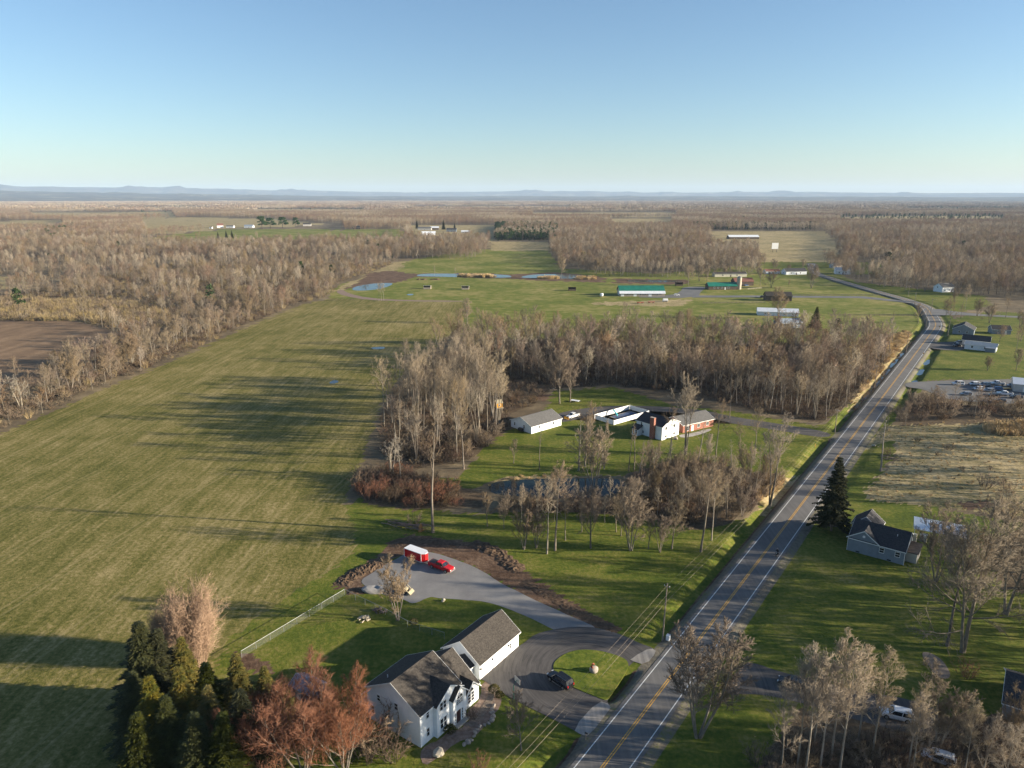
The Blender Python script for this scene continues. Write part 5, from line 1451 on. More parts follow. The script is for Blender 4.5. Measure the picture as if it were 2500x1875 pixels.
def person_on_bike():
    e = thing("person", "person in dark clothes riding the motorcycle", "person", (mx, my, .07), R(HANG - 180))
    V = [(-.15, 0, .88), (-.10, 0, 1.15), (.0, 0, 1.42), (.02, 0, 1.52), (.05, 0, 1.66), (.0, .20, 1.40), (.22, .30, 1.20), (.42, .34, 1.12), (.0, -.20, 1.40), (.22, -.30, 1.20), (.42, -.34, 1.12),
         (-.10, .14, .85), (.28, .24, .78), (.15, .24, .42), (.28, .24, .38), (-.10, -.14, .85), (.28, -.24, .78), (.15, -.24, .42), (.28, -.24, .38)]
    E = [(0, 1), (1, 2), (2, 3), (3, 4), (2, 5), (5, 6), (6, 7), (2, 8), (8, 9), (9, 10), (0, 11), (11, 12), (12, 13), (13, 14), (0, 15), (15, 16), (16, 17), (17, 18)]
    rr = [.17, .17, .19, .08, .08, .09, .06, .045, .09, .06, .045, .12, .09, .065, .05, .12, .09, .065, .05]
    me = bpy.data.meshes.new("body"); me.from_pydata(V, E, []); me.materials.append(MAT["cloth_dark"])
    o = link(bpy.data.objects.new("body", me)); o.parent = e
    sk = o.modifiers.new("skin", 'SKIN')
    for i, q in enumerate(rr): me.skin_vertices[0].data[i].radius = (q, q)
    me.skin_vertices[0].data[0].use_root = True
    ss = o.modifiers.new("sub", 'SUBSURF'); ss.levels = 1; ss.render_levels = 1
    m = MB(); m.blob((.06, 0, 1.70), .15, .13, .16, 2, 1, .02); m.build("helmet", MAT["black_paint"], e, True)
    m = MB(); m.blob((.14, 0, 1.69), .09, .09, .07, 3, 1, .02); m.build("visor", MAT["glass"], e, True)
person_on_bike()

# ---------------------------------------------------------------- fences
def chain_fence(pts, label):
    o = pts[0]
    e = thing("chain_link_fence", label, "fence", (o[0], o[1], 0))
    h = 1.4
    for a, b in zip(pts[:-1], pts[1:]):
        ln = math.hypot(b[0] - a[0], b[1] - a[1]); n = max(1, round(ln / 3.0))
        A = Vector((a[0] - o[0], a[1] - o[1], 0)); D = Vector((b[0] - a[0], b[1] - a[1], 0)) / n
        u = D.normalized(); w = Vector((-u.y, u.x, 0))
        for i in range(n):
            p = A + D * i
            m = MB(); m.tube([p + Vector((0, 0, -.1)), p + Vector((0, 0, h + .05))], .045, 6); m.build("fence_post", MAT["galvanised"], e)
            m = MB(); m.tube([p + Vector((0, 0, h)), p + D + Vector((0, 0, h))], .035, 5); m.build("top_rail", MAT["galvanised"], e)
            m = MB(); m.add([p + u * .05 + Vector((0, 0, .05)), p + D - u * .05 + Vector((0, 0, .05)), p + D - u * .05 + Vector((0, 0, h - .03)), p + u * .05 + Vector((0, 0, h - .03))], [(0, 1, 2, 3)]); m.build("mesh_panel", MAT["chain_link"], e)
    m = MB(); p = Vector((pts[-1][0] - o[0], pts[-1][1] - o[1], 0)); m.tube([p + Vector((0, 0, -.1)), p + Vector((0, 0, h + .05))], .045, 6); m.build("fence_post", MAT["galvanised"], e)
chain_fence(PP([(590, 1606), (842, 1453), (868, 1466), (941, 1501), (995, 1531), (1085, 1560)]), "chain link fence round the back lawn of the white house")
def rail_fence(label, a, b, mat="pole_wood", h=1.35, step=3.2):
    a, b = P(*a), P(*b); e = thing("rail_fence", label, "fence", (a[0], a[1], 0), math.atan2(b[1] - a[1], b[0] - a[0]))
    L = math.hypot(b[0] - a[0], b[1] - a[1]); n = int(L / step)
    pm = MB(); pm.box(-.08, .08, -.08, .08, -.1, h + .05); me = pm.mesh("fence_post", MAT[mat])
    for i in range(n + 1):
        o = link(bpy.data.objects.new("fence_post", me)); o.parent = e; o.location = (i * L / n, 0, 0)
    for z in (.45, .85, 1.25):
        m = MB(); m.box(0, L, .082, .13, z - .07, z + .07); m.build("rail", MAT[mat], e)
rail_fence("dark rail fence along the near side of the farm lane", q3_(1000, 668), q3_(1480, 664))
rail_fence("dark rail fence crossing the paddock towards the road bend", q3_(1690, 607), (2150, 722))
rail_fence("rail fence at the near end of the paddock by the bend", (2028, 771), (2230, 772))
rail_fence("pale board fence beside the stone silo", q3_(1345, 560), q3_(1453, 552), "cream_paint")
rail_fence("short rail fence behind the low white stable", q3_(1690, 752), q3_(1800, 760))

# ---------------------------------------------------------------- poles and wires
def upole(px, top, label, lean=0.0, arm=True, lamp=False, xy=None, h=None):
    x, y = xy or P(*px); h = h or height_at(top, y)
    e = thing("utility_pole", label, "pole", (x, y, 0), TH * -1)
    e.rotation_euler = (0, R(lean), R(HANG))
    m = MB(); m.tube([(0, 0, -.3), (0, 0, h)], [.17, .11], 8); m.build("post", MAT["pole_wood"], e)
    if arm:
        m = MB(); m.box(-.06, .06, -.55, .55, h - .75, h - .62); m.build("crossarm", MAT["pole_wood"], e)
        for yy in (-.5, .5):
            m = MB(); m.tube([(0, yy, h - .62), (0, yy, h - .42)], .05, 6); m.build("insulator", MAT["white_trim"], e)
    if lamp:
        m = MB(); m.tube([(0, 0, h - 1.2), (0, -2.2, h - .7)], .05, 6); m.build("lamp_arm", MAT["galvanised"], e); m = MB(); m.blob((0, -2.3, h - .72), .16, .3, .1, 1); m.build("lamp_head", MAT["galvanised"], e)
    return Vector((x, y, 0)), h
pA = P(1617.5, 1562)
prev = (pA[0] - DR[0] * 62, pA[1] - DR[1] * 62)
poles = [upole(None, None, "wooden utility pole standing at the near road side", xy=prev, h=11.6),
         upole((1617.5, 1562), 1427, "leaning wooden utility pole beside the asphalt loop entrance", lean=3.0),
         upole((2038, 1056), 998, "wooden utility pole at the neighbour drive entrance"),
         upole((2135, 945), 891, "wooden utility pole beside the water ditch"),
         upole((2212, 860), 812, "wooden utility pole in front of the dry reeds"),
         upole((2260, 798), 755, "wooden utility pole at the paddock before the bend"),
         upole((2272, 766), 728, "utility pole with lamp arm on the inside of the road bend", lamp=True),
         upole((2233, 744), 714, "wooden utility pole beyond the road bend"),
         upole((2217, 725), 698, "wooden utility pole on the green across the road"),
         upole((1781, 1020), 965, "utility pole behind the brick ranch house", arm=False)]
top1 = Vector((math.sin(R(3)) * math.cos(R(HANG)), math.sin(R(3)) * math.sin(R(HANG)), 0))
run = poles[:6]
for k, (dz, dt, lb) in enumerate(((-.1, 0, "highest pale power cable along the road poles"), (-1.9, .12, "middle power cable along the road poles"), (-3.6, -.1, "lowest thick cable along the road poles"))):
    m = MB()
    for i in range(len(run) - 1):
        (a, ha), (b, hb_) = run[i], run[i + 1]
        a = a + (top1 * (ha + dz) if i == 1 else Vector((0, 0, 0))); b = b + (top1 * (hb_ + dz) if i + 1 == 1 else Vector((0, 0, 0)))
        A = a + Vector((NR[0] * (dt + .25), NR[1] * (dt + .25), ha + dz)); B = b + Vector((NR[0] * (dt + .25), NR[1] * (dt + .25), hb_ + dz))
        L = (B - A).length; n = 14
        m.tube([A.lerp(B, j / n) + Vector((0, 0, -4 * (j / n) * (1 - j / n) * L * .010)) for j in range(n + 1)], .011 if k < 2 else .018, 4)
    tag(m.build("power_cable", MAT["wire"]), lb, "cable", "cables along the road")
tb = thing("transformer_box", "pale metal utility box at the foot of the leaning pole", "box", (*P(1631, 1562), 0), R(HANG))
m = MB(); m.box(-.35, .35, -.3, .3, 0, .95); m.build("cabinet", MAT["white_metal"], tb); m = MB(); m.box(-.38, .38, -.33, .33, .952, 1.02); m.build("lid", MAT["white_metal"], tb)

# ---------------------------------------------------------------- garden things
bh = thing("basketball_hoop", "basketball hoop on a green post at the drive edge", "hoop", (*P(1254, 1706), 0), R(HANG - 20))
m = MB(); m.tube([(0, 0, -.1), (0, 0, 2.6), (.35, 0, 3.1), (.7, 0, 3.2)], .06, 8); m.build("post", MAT["green_metal"], bh)
m = MB(); m.box(.72, .77, -.75, .75, 2.75, 3.7); m.build("backboard", MAT["pale_grey_siding"], bh)
m = MB(); rp_ = [(1.05 + .23 * math.cos(a), .23 * math.sin(a), 3.0) for a in np.linspace(0, 6.283, 15)]; m.tube(rp_, .015, 4); m.build("rim", MAT["copper"], bh)
def mailbox(px, label, post="pole_wood", box="dark_metal", xy=None, ang=0):
    x, y = xy or P(*px); e = thing("mailbox", label, "mailbox", (x, y, 0), R(HANG + ang))
    m = MB(); m.box(-.06, .06, -.06, .06, -.1, 1.05); m.build("post", MAT[post], e)
    m = MB(); m.prism([(-.11, 1.052), (.11, 1.052), (.11, 1.2), (.06, 1.28), (-.06, 1.28), (-.11, 1.2)], -.35, .15, 'y'); m.build("box", MAT[box], e)
mailbox((1430, 1805), "black mailbox at the lower driveway apron")
mailbox((2028, 1080), "mailbox beside the neighbour drive")
for px, lb in (((2293, 806), "yellow warning sign at the road bend"), ((2253, 872), "yellow warning sign beside the water ditch")):
    e = thing("road_sign", lb, "sign", (*P(*px), 0), R(-30)); m = MB(); m.tube([(0, 0, -.1), (0, 0, 2.4)], .035, 6); m.build("post", MAT["galvanised"], e)
    m = MB(); m.prism([(0, 1.7), (.42, 2.12), (0, 2.54), (-.42, 2.12)], -.06, -.04, 'y'); m.build("plate", MAT["yellow_paint"], e)
fm = thing("field_marker", "small yellow marker post on the neighbour lawn by the ditch", "post", (*P(1990, 1092), 0)); m = MB(); m.tube([(0, 0, -.1), (0, 0, 1.1)], .07, 6); m.build("stake", MAT["yellow_paint"], fm); m = MB(); m.blob((0, 0, 1.15), .12, .12, .12, 1); m.build("cap", MAT["yellow_paint"], fm)
orn = thing("garden_planter", "copper coloured scroll planter on a boulder in the lawn island", "planter", (*P(1450, 1640), .11), R(30))
m = MB(); m.blob((0, 0, .25), .9, .75, .55, 5, 1, .25); m.build("boulder", MAT["stone"], orn, True)
m = MB(); m.tube([(-.3, .1, .7), (-.45, .1, 1.1), (-.3, .1, 1.45), (-.05, .1, 1.5), (.05, .1, 1.3), (-.1, .1, 1.2)], [.22, .2, .17, .14, .12, .1], 8); m.build("scroll", MAT["copper"], orn, True)
def rock(px, r, label, mat="stone", seed=1, xy=None):
    x, y = xy or P(*px); m = MB(); m.blob((0, 0, r * .35), r, r * .8, r * .7, seed, 1, .35)
    o = m.build("boulder", MAT[mat], None, False); o.location = (x, y, 0); o.rotation_euler = (0, 0, seed); tag(o, label, "boulder")
rock((1073, 1842), 1.0, "large pale boulder in the mulch below the house", "stone_pale", 3)
rock((1082, 1468), .45, "single round stone on the grass below the gravel yard", "stone_pale", 4)
rock((1648, 1072), .9, "flat boulder on the lawn before the brick ranch house", "stone", 5)
rock((2133, 1089), .6, "pale stone at the edge of the dead grass by the road", "stone_pale", 6)
rng_ = random.Random(9)
for i in range(14):
    s_ = 4.2 + i * .72
    x, y = frameS(s_ + rng_.uniform(-.1, .1), 4.9 + .35 * math.sin(i * .9) - max(0, s_ - 11) * .45)
    rock(None, rng_.uniform(.28, .5), "brown edging stone of the front planting bed", "stone", 20 + i, (x, y))
for o in bpy.data.objects:
    if o.get("label") == "brown edging stone of the front planting bed": o["group"] = "edging stones of the front bed"
# wood heaps by the fence
def heap(name, label, px, r, h, n, mat, ln, rad, seed, cat="pile", flat=1.0, part="log"):
    x, y = P(*px); e = thing(name, label, cat, (x, y, 0)); rg = random.Random(seed)
    for i in range(n):
        a = rg.uniform(0, 6.28); q = math.sqrt(rg.uniform(0, 1)); px_, py_ = math.cos(a) * r * q, math.sin(a) * r * q * flat; z = rad + (h - rad) * (1 - q) * rg.uniform(.1, 1)
        d = Vector((math.cos(a * 1.7 + i), math.sin(a * 1.7 + i), rg.uniform(-.2, .3))).normalized() * ln * rg.uniform(.5, 1) / 2
        m = MB(); c = Vector((px_, py_, z)); m.tube([c - d, c + d], [rad * rg.uniform(.7, 1.1), rad * rg.uniform(.5, .9)], 6); m.build(part, MAT[mat], e)
heap("log_pile", "pile of split logs with pale cut ends on the back lawn", (888, 1513), 1.1, 1.1, 26, "stone_pale", .9, .13, 2)
heap("firewood_stack", "grey firewood heap stacked against the chain link fence", (925, 1493), 1.6, 1.2, 40, "brush", .8, .12, 3, flat=.5)
heap("fallen_branches", "rusty brush heap in the dead grass beside the road", (2168, 1118), 2.2, 1.6, 40, "brush", 3.0, .05, 4)
sk = thing("burn_stump", "orange brown broken stump beside the brush pile", "stump", (*P(1026, 1297), 0)); m = MB(); m.tube([(0, 0, -.1), (0, 0, .5), (.1, 0, 1.5), (.2, .1, 2.0)], [.55, .45, .4, .15], 9); m.build("bole", MAT["orange_leaf"], sk); m = MB(); m.tube([(.2, 0, .4), (.9, .3, .2)], [.2, .1], 6); m.build("root", MAT["orange_leaf"], sk)
# brush pile: long bare limbs thrown together
bp = thing("brush_pile", "dark pile of felled tree limbs lying beyond the gravel yard", "pile", (*P(985, 1286), 0), R(-14))
rg = random.Random(12)
for i in range(46):
    x = rg.uniform(-5.5, 4.5); y = rg.uniform(-1.4, 1.4); z = rg.uniform(.1, 1.5) * (1 - abs(y) / 2.2); a = rg.uniform(-.5, .25); ln = rg.uniform(2.5, 6)
    d = Vector((math.cos(a), math.sin(a), rg.uniform(-.1, .18))); c = Vector((x, y, z)); k = rg.uniform(.05, .13)
    m = MB(); m.tube([c, c + d * ln * .5 + Vector((0, 0, .12)), c + d * ln], [k, k * .7, k * .2], 5)
    for j in range(5):
        u = rg.uniform(.4, .98); q = c + d * ln * u; dd = Vector((d.x + rg.uniform(-.6, .6), d.y + rg.uniform(-.7, .7), rg.uniform(0, .6))).normalized() * rg.uniform(.6, 1.6)
        m.tube([q, q + dd], [k * .35, .008], 3)
    m.build("limb", MAT["brush"], bp)
# earth heaps round the gravel yard: one clod ridge
def ridge(name, label, pts, width, h, seed, mat):
    w = PP(pts); rg = np.random.default_rng(seed); v = []; f = []
    # resample
    P_ = [np.array(p) for p in w]; S = []
    for a, b in zip(P_[:-1], P_[1:]):
        n = max(1, int(np.linalg.norm(b - a) / .35)); S += [a + (b - a) * i / n for i in range(n)]
    S.append(P_[-1]); S = np.array(S); T = np.gradient(S, axis=0); T /= np.linalg.norm(T, axis=1)[:, None] + 1e-9
    Nn = np.stack([-T[:, 1], T[:, 0]], 1); k = 11
    for i, p in enumerate(S):
        end = min(1, min(i, len(S) - 1 - i) / 4)
        for j in range(k):
            u = j / (k - 1) * 2 - 1; prof = (1 - u * u) ** .8
            z = h * prof * end * (.62 + .25 * math.sin(i * .21 + seed) + .22 * rg.normal()) if 0 < j < k - 1 else -.05
            q = p + Nn[i] * u * width / 2 * (1 + .15 * math.sin(i * .9))
            v.append((q[0] + rg.normal(0, .08), q[1] + rg.normal(0, .08), max(z, -.05)))
    for i in range(len(S) - 1):
        for j in range(k - 1):
            f.append((i * k + j, i * k + j + 1, (i + 1) * k + j + 1, (i + 1) * k + j))
    m = MB(); m.v = v; m.f = f; o = m.build(name, mat); tag(o, label, "heap"); return o
surf("earth", (.065, .042, .028), (.13, .088, .058), 1.2, .95, .1, bump=.9, bscale=4)
ridge("earth_heap", "heap of brown clods along the field end of the gravel yard", [(830, 1432), (850, 1412), (880, 1394), (912, 1382), (935, 1372)], 4.2, .55, 3, MAT["earth"])
ridge("earth_heap", "low brown clod bank at the near corner of the gravel yard", [(845, 1446), (870, 1444), (900, 1440)], 2.2, .35, 4, MAT["earth"])
ridge("earth_heap", "dark earth mound above the bend of the gravel drive", [(1150, 1325), (1185, 1336), (1215, 1350), (1240, 1372), (1270, 1395)], 4.4, .5, 5, MAT["earth"])
ridge("earth_heap", "long low bank of turned earth along the gravel drive", [(1275, 1420), (1330, 1448), (1400, 1490), (1460, 1518), (1510, 1543)], 3.0, .18, 6, MAT["earth"])
ridge("earth_heap", "rough turned earth behind the red trailer", [(955, 1335), (1000, 1318), (1060, 1322), (1120, 1335)], 3.8, .2, 7, MAT["earth"])
ridge("earth_heap", "dark earth heap beside the long pond", [(1018, 683), (1030, 682), (1040, 683)], 5, 1.2, 8, MAT["earth"])
ridge("earth_heap", "second dark earth heap beside the long pond", [(1052, 683), (1062, 682), (1072, 683)], 5, 1.2, 9, MAT["earth"])
gh = MB(); gh.blob((0, 0, .1), 2.6, 1.5, .8, 7, 2, .35); o = gh.build("stone_heap", MAT["gravel"], None); o.location = (*P(925, 1442), 0); tag(o, "heap of grey crushed stone at the gravel yard edge", "heap")
# patio furniture behind the house
pt = thing("patio_table", "pale round patio table behind the white house", "table", (*frameS(9.5, -14.5), 0))
m = MB(); m.tube([(0, 0, .70), (0, 0, .76)], .9, 16); m.build("table_top", MAT["white_metal"], pt); m = MB(); m.tube([(0, 0, 0), (0, 0, .70)], .06, 6); m.build("leg", MAT["white_metal"], pt)
for i, a in enumerate((.5, 2.2, 3.9)):
    e = thing("patio_chair", "pale garden chair at the patio table", "chair", (*frameS(9.5 + 1.5 * math.cos(a), -14.5 + 1.5 * math.sin(a)), 0), a, "chairs at the patio table")
    m = MB(); m.box(-.28, .28, -.28, .28, .40, .45); m.build("seat", MAT["white_metal"], e); m = MB(); m.box(-.28, .28, .24, .29, .452, .95); m.build("backrest", MAT["white_metal"], e)
    for x in (-.24, .24):
        for y in (-.24, .24): m = MB(); m.box(x - .02, x + .02, y - .02, y + .02, 0, .40); m.build("leg", MAT["white_metal"], e)
sheet("patio", [frameS(*p) for p in ((4.5, -14.0), (8.5, -13.4), (12.5, -13.0), (13.0, -16.0), (9.5, -17.2), (5.5, -16.8))], .04, MAT["concrete"], 2, world=True)
gr = thing("grill_cart", "dark cart standing against the long garage gable", "cart", (*loc2((6.8, 235.7), 41.4, -.9, 4.6), 0), R(41))
m = MB(); m.box(-.5, .5, -1.0, 1.0, .35, 1.2); m.build("body", MAT["dark_metal"], gr); wheels(gr, (0,), .9, .3, .15)

# ---------------------------------------------------------------- thin air between here and the hills
hz = MB(); hz.box(-34000, 34000, -700, 37000, -40, 620)
hm, nt, N, L = new_mat("haze_air")
pv = N("ShaderNodeVolumePrincipled"); pv.inputs["Color"].default_value = (.55, .74, 1.0, 1); pv.inputs["Density"].default_value = 2.9e-5; pv.inputs["Anisotropy"].default_value = 0.0
L(pv.outputs[0], N("ShaderNodeOutputMaterial").inputs["Volume"])
ho = hz.build("haze", hm); tag(ho, "thin blue haze of the distant air", None, None, "stuff")
# ---------------------------------------------------------------- single trees, each at its own place
z7 = lambda x, y: (1200 + x / 3.16, 930 + y / 3.16)
# garden and road-side trees
plant_px("lawn_multi", 972, 1515, 1368, "forked bare tree growing beside the chain link fence by the gravel yard", name="bare_tree", var=1)
plant_px("lawn", 1272, 1831, 1706, "small rounded bare tree on the front lawn between house and road")
plant_px("snag", 1057, 1300, 1032, "tall thin bare tree standing alone beside the brush pile", var=1)
plant_px("sapling", 1190, 1286, 1200, "low spreading bare tree on grass between brush pile and pond")
plant_px("oak", 2350, 1592, 1260, "huge spreading bare tree rising over the shaded striped lawn", wide=.9)
plant_px("forest", 2312, 1577, 1300, "slim bare tree close beside the huge spreading tree")
plant_px("oak", 2455, 1500, 1225, "broad bare tree behind the steel carport", wide=.85)
plant_px("lawn_multi", 2285, 1420, 1240, "loose bare tree growing right behind the blue grey cottage")
plant_px("forest", 2440, 1395, 1190, "tall bare tree at the edge of the dead grass meadow")
plant_px("spruce_open", 2029, 1296, 1114, "tall open spruce leaning over the road beside the blue grey cottage", name="spruce_tree")
plant_px("lawn_multi", 1704, 1800, 1532, "wide bare tree whose twigs hang over the road edge", wide=1.25, var=0)
plant_px("snag", 2150, 1150, 1010, "slim pale forked tree in the dead grass beside the road", var=0)
for bx, by, tp in ((1945, 1885, 1605), (2027, 1865, 1560), (2048, 1895, 1590), (2095, 1815, 1575), (2128, 1850, 1590), (2215, 1880, 1660), (1985, 1840, 1640), (1905, 1900, 1660), (1965, 1900, 1585), (2000, 1890, 1620), (2225, 1900, 1690), (2350, 1910, 1720), (2390, 1930, 1745)):
    plant_px("poplar", bx, by, tp, "pale slender poplar in the thicket by the parked white car", group="poplars in the roadside thicket", wide=1.15, name="poplar_tree")
for bx, by, tp in ((640, 1892, 1700), (745, 1902, 1655), (842, 1890, 1680)):
    plant_px("maple_red", bx, by, tp, "red budded maple with upswept twigs beside the dark spruces", group="red budded maples below the house", wide=1.25, name="maple_tree")
plant_px("lawn_multi", 2290, 1830, 1648, "brown upswept tree behind the parked white car", wide=1.2, var=1)
plant_px("lawn_multi", 2475, 1880, 1690, "brown twigged tree in front of the dark roofed porch", var=0, wide=.9)
plant_px("poplar", 2440, 1960, 1775, "pale twiggy tree below the dark roofed porch", wide=1.5)
plant_px("pink", 478, 1625, 1452, "dense pinkish tan upswept tree at the field edge behind the spruces", wide=.62, name="willow_tree")
plant_px("pink", 405, 1590, 1500, "fainter tan upswept tree behind the pinkish one", wide=.6)

# spruce group
tops = [(336, 1518, 17, 0), (380, 1536, 15, 0), (440, 1556, 13, 1), (361, 1652, 16, 1), (434, 1630, 15, 1), (504, 1674, 14, 1), (573, 1596, 14, 1), (583, 1684, 15, 0), (643, 1628, 11, 2), (690, 1662, 10, 1),
        (500, 1618, 13, 0), (320, 1640, 13, 0), (400, 1700, 14, 0), (470, 1740, 14, 0), (540, 1740, 14, 0), (330, 1740, 14, 0)]
for i, (tx, ty, h, g) in enumerate(tops):
    x, y = P(tx, ty, h)
    if g == 2:
        plant("spruce_gold_sunlit", (x, y), h, "spruce hung with golden brown cones at the end of the dark group", name="spruce_tree", wide=1.7)
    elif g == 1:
        plant("spruce_gold_sunlit", (x, y), h, "spruce with painted sunlit olive needles in the dense group by the field", group="spruces beside the field", name="spruce_tree", wide=1.6)
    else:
        plant("spruce", (x, y), h, "dark spruce inside the dense group by the field", group="spruces beside the field", name="spruce_tree", wide=1.7)
x, y = P(371, 1614, 9)
plant("pine", (x, y), 9, "light green pine squeezed between the dark spruces", name="pine_tree", wide=.8)

# the row of lawn trees before the pond
rowt = [(1355, 1344, 1145, "forest", 1.1), (1279, 1341, 1232, "lawn_multi", 1), (1309, 1338, 1238, "lawn_multi", .9), (1380, 1319, 1208, "forest", 1), (1442, 1338, 1200, "lawn", 1), (1540, 1344, 1183, "lawn_multi", 1.05),
        (1611, 1348, 1253, "lawn_multi", .9), (1516, 1308, 1215, "forest", 1), (1711, 1347, 1139, "forest", 1.1), (1737, 1319, 1148, "poplar", 1.1), (1583, 1340, 1255, "sapling", 1), (1640, 1340, 1230, "lawn", 1),
        (1335, 1352, 1170, "forest_pale", 1.1), (1450, 1199, 1034, "lawn_multi", 1.0)]
for i, (bx, by, tp, k, w) in enumerate(rowt):
    if by < 1250:
        plant_px(k, bx, by, tp, "large bare tree leaning over the garden pond", wide=w)
    elif k == "sapling":
        plant_px(k, bx, by, tp, "smallest bare tree of the lawn row before the pond", wide=1)
    else:
        plant_px(k, bx, by, tp, "bare tree in the lawn row between gravel yard and pond", group="bare trees in the lawn row before the pond", wide=w)
# around the second house
for bx, by, tp, k, lb in ((1317, 1147, 1045, "snag", "thin pale trunk on the lawn between pond and white garage"), (1254, 1131, 1070, "sapling", "small round bare tree beside the grove and white garage"),
                          (1413, 1150, 1015, "snag", "twin thin trunks on the pond bank before the pool fence"), (1428, 1140, 990, "forest", "dark stemmed bare tree on the lawn before the pool fence"),
                          (1475, 1145, 1035, "snag", "slender pale snag on the lawn before the chimney house"), (1535, 1150, 1045, "snag", "broken grey snag on the pond bank below the chimney"),
                          (1548, 1148, 1028, "snag", "taller grey snag beside the broken one below the chimney"), (1673, 1110, 925, "cottonwood", "tall dark bare tree in front of the brick ranch wing"),
                          (1703, 1136, 1020, "snag", "pale slim trunk before the brick ranch wing"), (1637, 1107, 1000, "forest", "slim bare tree before the white gable of the chimney house"),
                          (1747, 1117, 985, "forest", "bare tree at the corner of the brick ranch wing"), (1806, 1117, 1035, "forest", "slim bare tree on the lawn beyond the brick ranch wing"),
                          (1842, 1122, 1005, "forest", "bare tree at the thicket edge near the neighbour drive"), (1880, 1232, 1025, "cottonwood", "large bare tree standing at the ditch side of the thicket"),
                          (1366, 985, 865, "lawn", "rounded bare tree behind the white plow truck"), (1392, 982, 880, "lawn", "bare tree beside the small trailer behind the truck"),
                          (1132, 1145, 995, "forest", "bare tree at the lawn edge of the tall grove"), (956, 1168, 1058, "dead", "broken leaning dead tree among the dark red bushes"),
                          (979, 1180, 1080, "snag", "upright dead trunk among the dark red bushes")):
    plant_px(k, bx, by, tp, lb)

NB = [TREE_N[0]]
# the tall grove between field and white garage
GROVE = PP([(935, 1010), (985, 945), (1050, 930), (1150, 935), (1235, 975), (1235, 1030), (1170, 1085), (1110, 1130), (1010, 1135), (940, 1095)])
for i, (x, y) in enumerate(scatter(GROVE, 4.6, 62, 5)):
    rg = random.Random(i)
    k = rg.choice(["cottonwood", "cottonwood", "forest", "forest_pale", "forest"])
    plant(k, (x, y), rg.uniform(15, 26), "tall bare tree packed in the grove between field and white garage", group="trees of the grove beside the field")
# row along the field's far side
ROWL = [(-40, 1050), (54, 1005), (98, 994), (150, 972), (185, 960), (222, 944), (253, 928), (285, 915), (315, 905), (340, 896), (362, 897), (380, 882), (398, 873), (420, 862), (452, 848), (480, 836), (505, 826),
        (535, 812), (560, 803), (585, 794), (612, 784), (640, 777), (668, 764), (690, 752), (712, 742), (735, 735), (760, 722), (790, 716)]
for i, (bx, by) in enumerate(ROWL):
    x, y = P(bx, by - 4)
    rg = random.Random(i + 50)
    if bx == 54:
        plant("dead", (x, y), 15, "bleached dead tree at the near end of the field hedgerow", wide=.9, name="dead_tree"); continue
    if bx == 640:
        plant("lawn", (x, y + 6), 15, "single round crowned tree standing out of the field hedgerow"); continue
    for j in range(2 if i > 1 else 1):
        k = rg.choice(["lawn", "lawn_multi", "forest", "forest", "oak"])
        plant(k, (x - rg.uniform(0, 16) * (j + .3), y + rg.uniform(-3, 8)), rg.uniform(11, 16.5), "bare tree in the hedgerow between crop field and ploughed land", group="hedgerow along the crop field")
# woods behind the second house: the trees that show largest
WOODC = PP([(1125, 845), (1300, 830), (1700, 836), (2060, 842), (2175, 862), (2150, 905), (2080, 975), (2010, 1030), (1800, 990), (1700, 962), (1500, 938), (1350, 940), (1290, 930), (1150, 905), (1060, 890)])
_w = scatter(WOODC, 4.2, 680, 8)
_w.sort(key=lambda p: p[1])
NEARW = _w[:24]; FARW = _w[24:]
for i, (x, y) in enumerate(NEARW):
    rg = random.Random(i + 300)
    k = rg.choice(["forest", "forest", "forest", "forest_pale", "cottonwood"])
    plant(k, (x, y), rg.uniform(11, 20), "bare tree at the front of the wood behind the pool house", group="trees along the front of the middle wood")
# other single trees farther off
q3 = lambda x, y: (1400 + x / 3.16, 530 + y / 3.16)
q4 = lambda x, y: (2000 + x / 4.148, 680 + y / 4.148)
for f_, bx, by, tp, k, lb in ((q3, 885, 530, 380, "lawn", "brown bare tree behind the green roofed barn yard"), (q3, 970, 495, 350, "oak", "spreading bare tree before the long cream farmhouse"), (q3, 1030, 492, 370, "lawn", "bare tree beside the long cream farmhouse"),
                              (q3, 1440, 525, 400, "lawn", "bare tree on grass beyond the silo"), (q3, 1525, 545, 410, "oak", "wide bare tree on grass past the silo"), (q3, 1835, 550, 365, "lawn_multi", "pale bushy sycamore on the far green by the road"),
                              (q3, 1580, 785, 560, "oak", "bare tree standing before the brown shed"), (q3, 1660, 540, 485, "sapling", "tiny bare tree on the far green"),
                              (q3, 285, 415, 260, "lawn", "pale bare tree at the wood edge behind the barn"),
                              (q4, 735, 660, 320, "snag", "forked bare tree in the reeds beside the road bend"), (q4, 1000, 455, 275, "lawn", "bare tree inside the road bend paddock"),
                              (q4, 1300, 575, 215, "forest", "bare tree beside the yellow road sign"), (q4, 1475, 325, 60, "poplar", "pale tree at the wood edge past the side road"), (q4, 1720, 450, 260, "oak", "wide dark orchard tree behind the grey house"),
                              (q4, 2040, 635, 430, "lawn", "bare tree beside the grey shed"), (q4, 690, 1540, 1280, "forest", "bare tree in the hedge below the car park"), (q4, 870, 1500, 1270, "forest", "taller bare tree in the hedge below the car park"),
                              (q4, 1370, 1300, 1050, "forest_pale", "thin pale tree before the parked white van"), (q4, 1570, 1420, 1100, "forest", "bare tree before the cluttered car park"), (q4, 1700, 1290, 1060, "snag", "leaning thin tree before the parked flatbed"),
                              (q4, 1180, 1270, 1080, "sapling", "faint bare tree at the gravel car park entrance"), (q4, 175, 880, 480, "forest_pale", "pale trunked tree at the road side of the middle wood"), (q4, 360, 1100, 780, "forest_pale", "white stemmed tree close to the water ditch")):
    a, b = f_(bx, by); _, t = f_(0, tp)
    plant_px(k, a, b, t, lb)
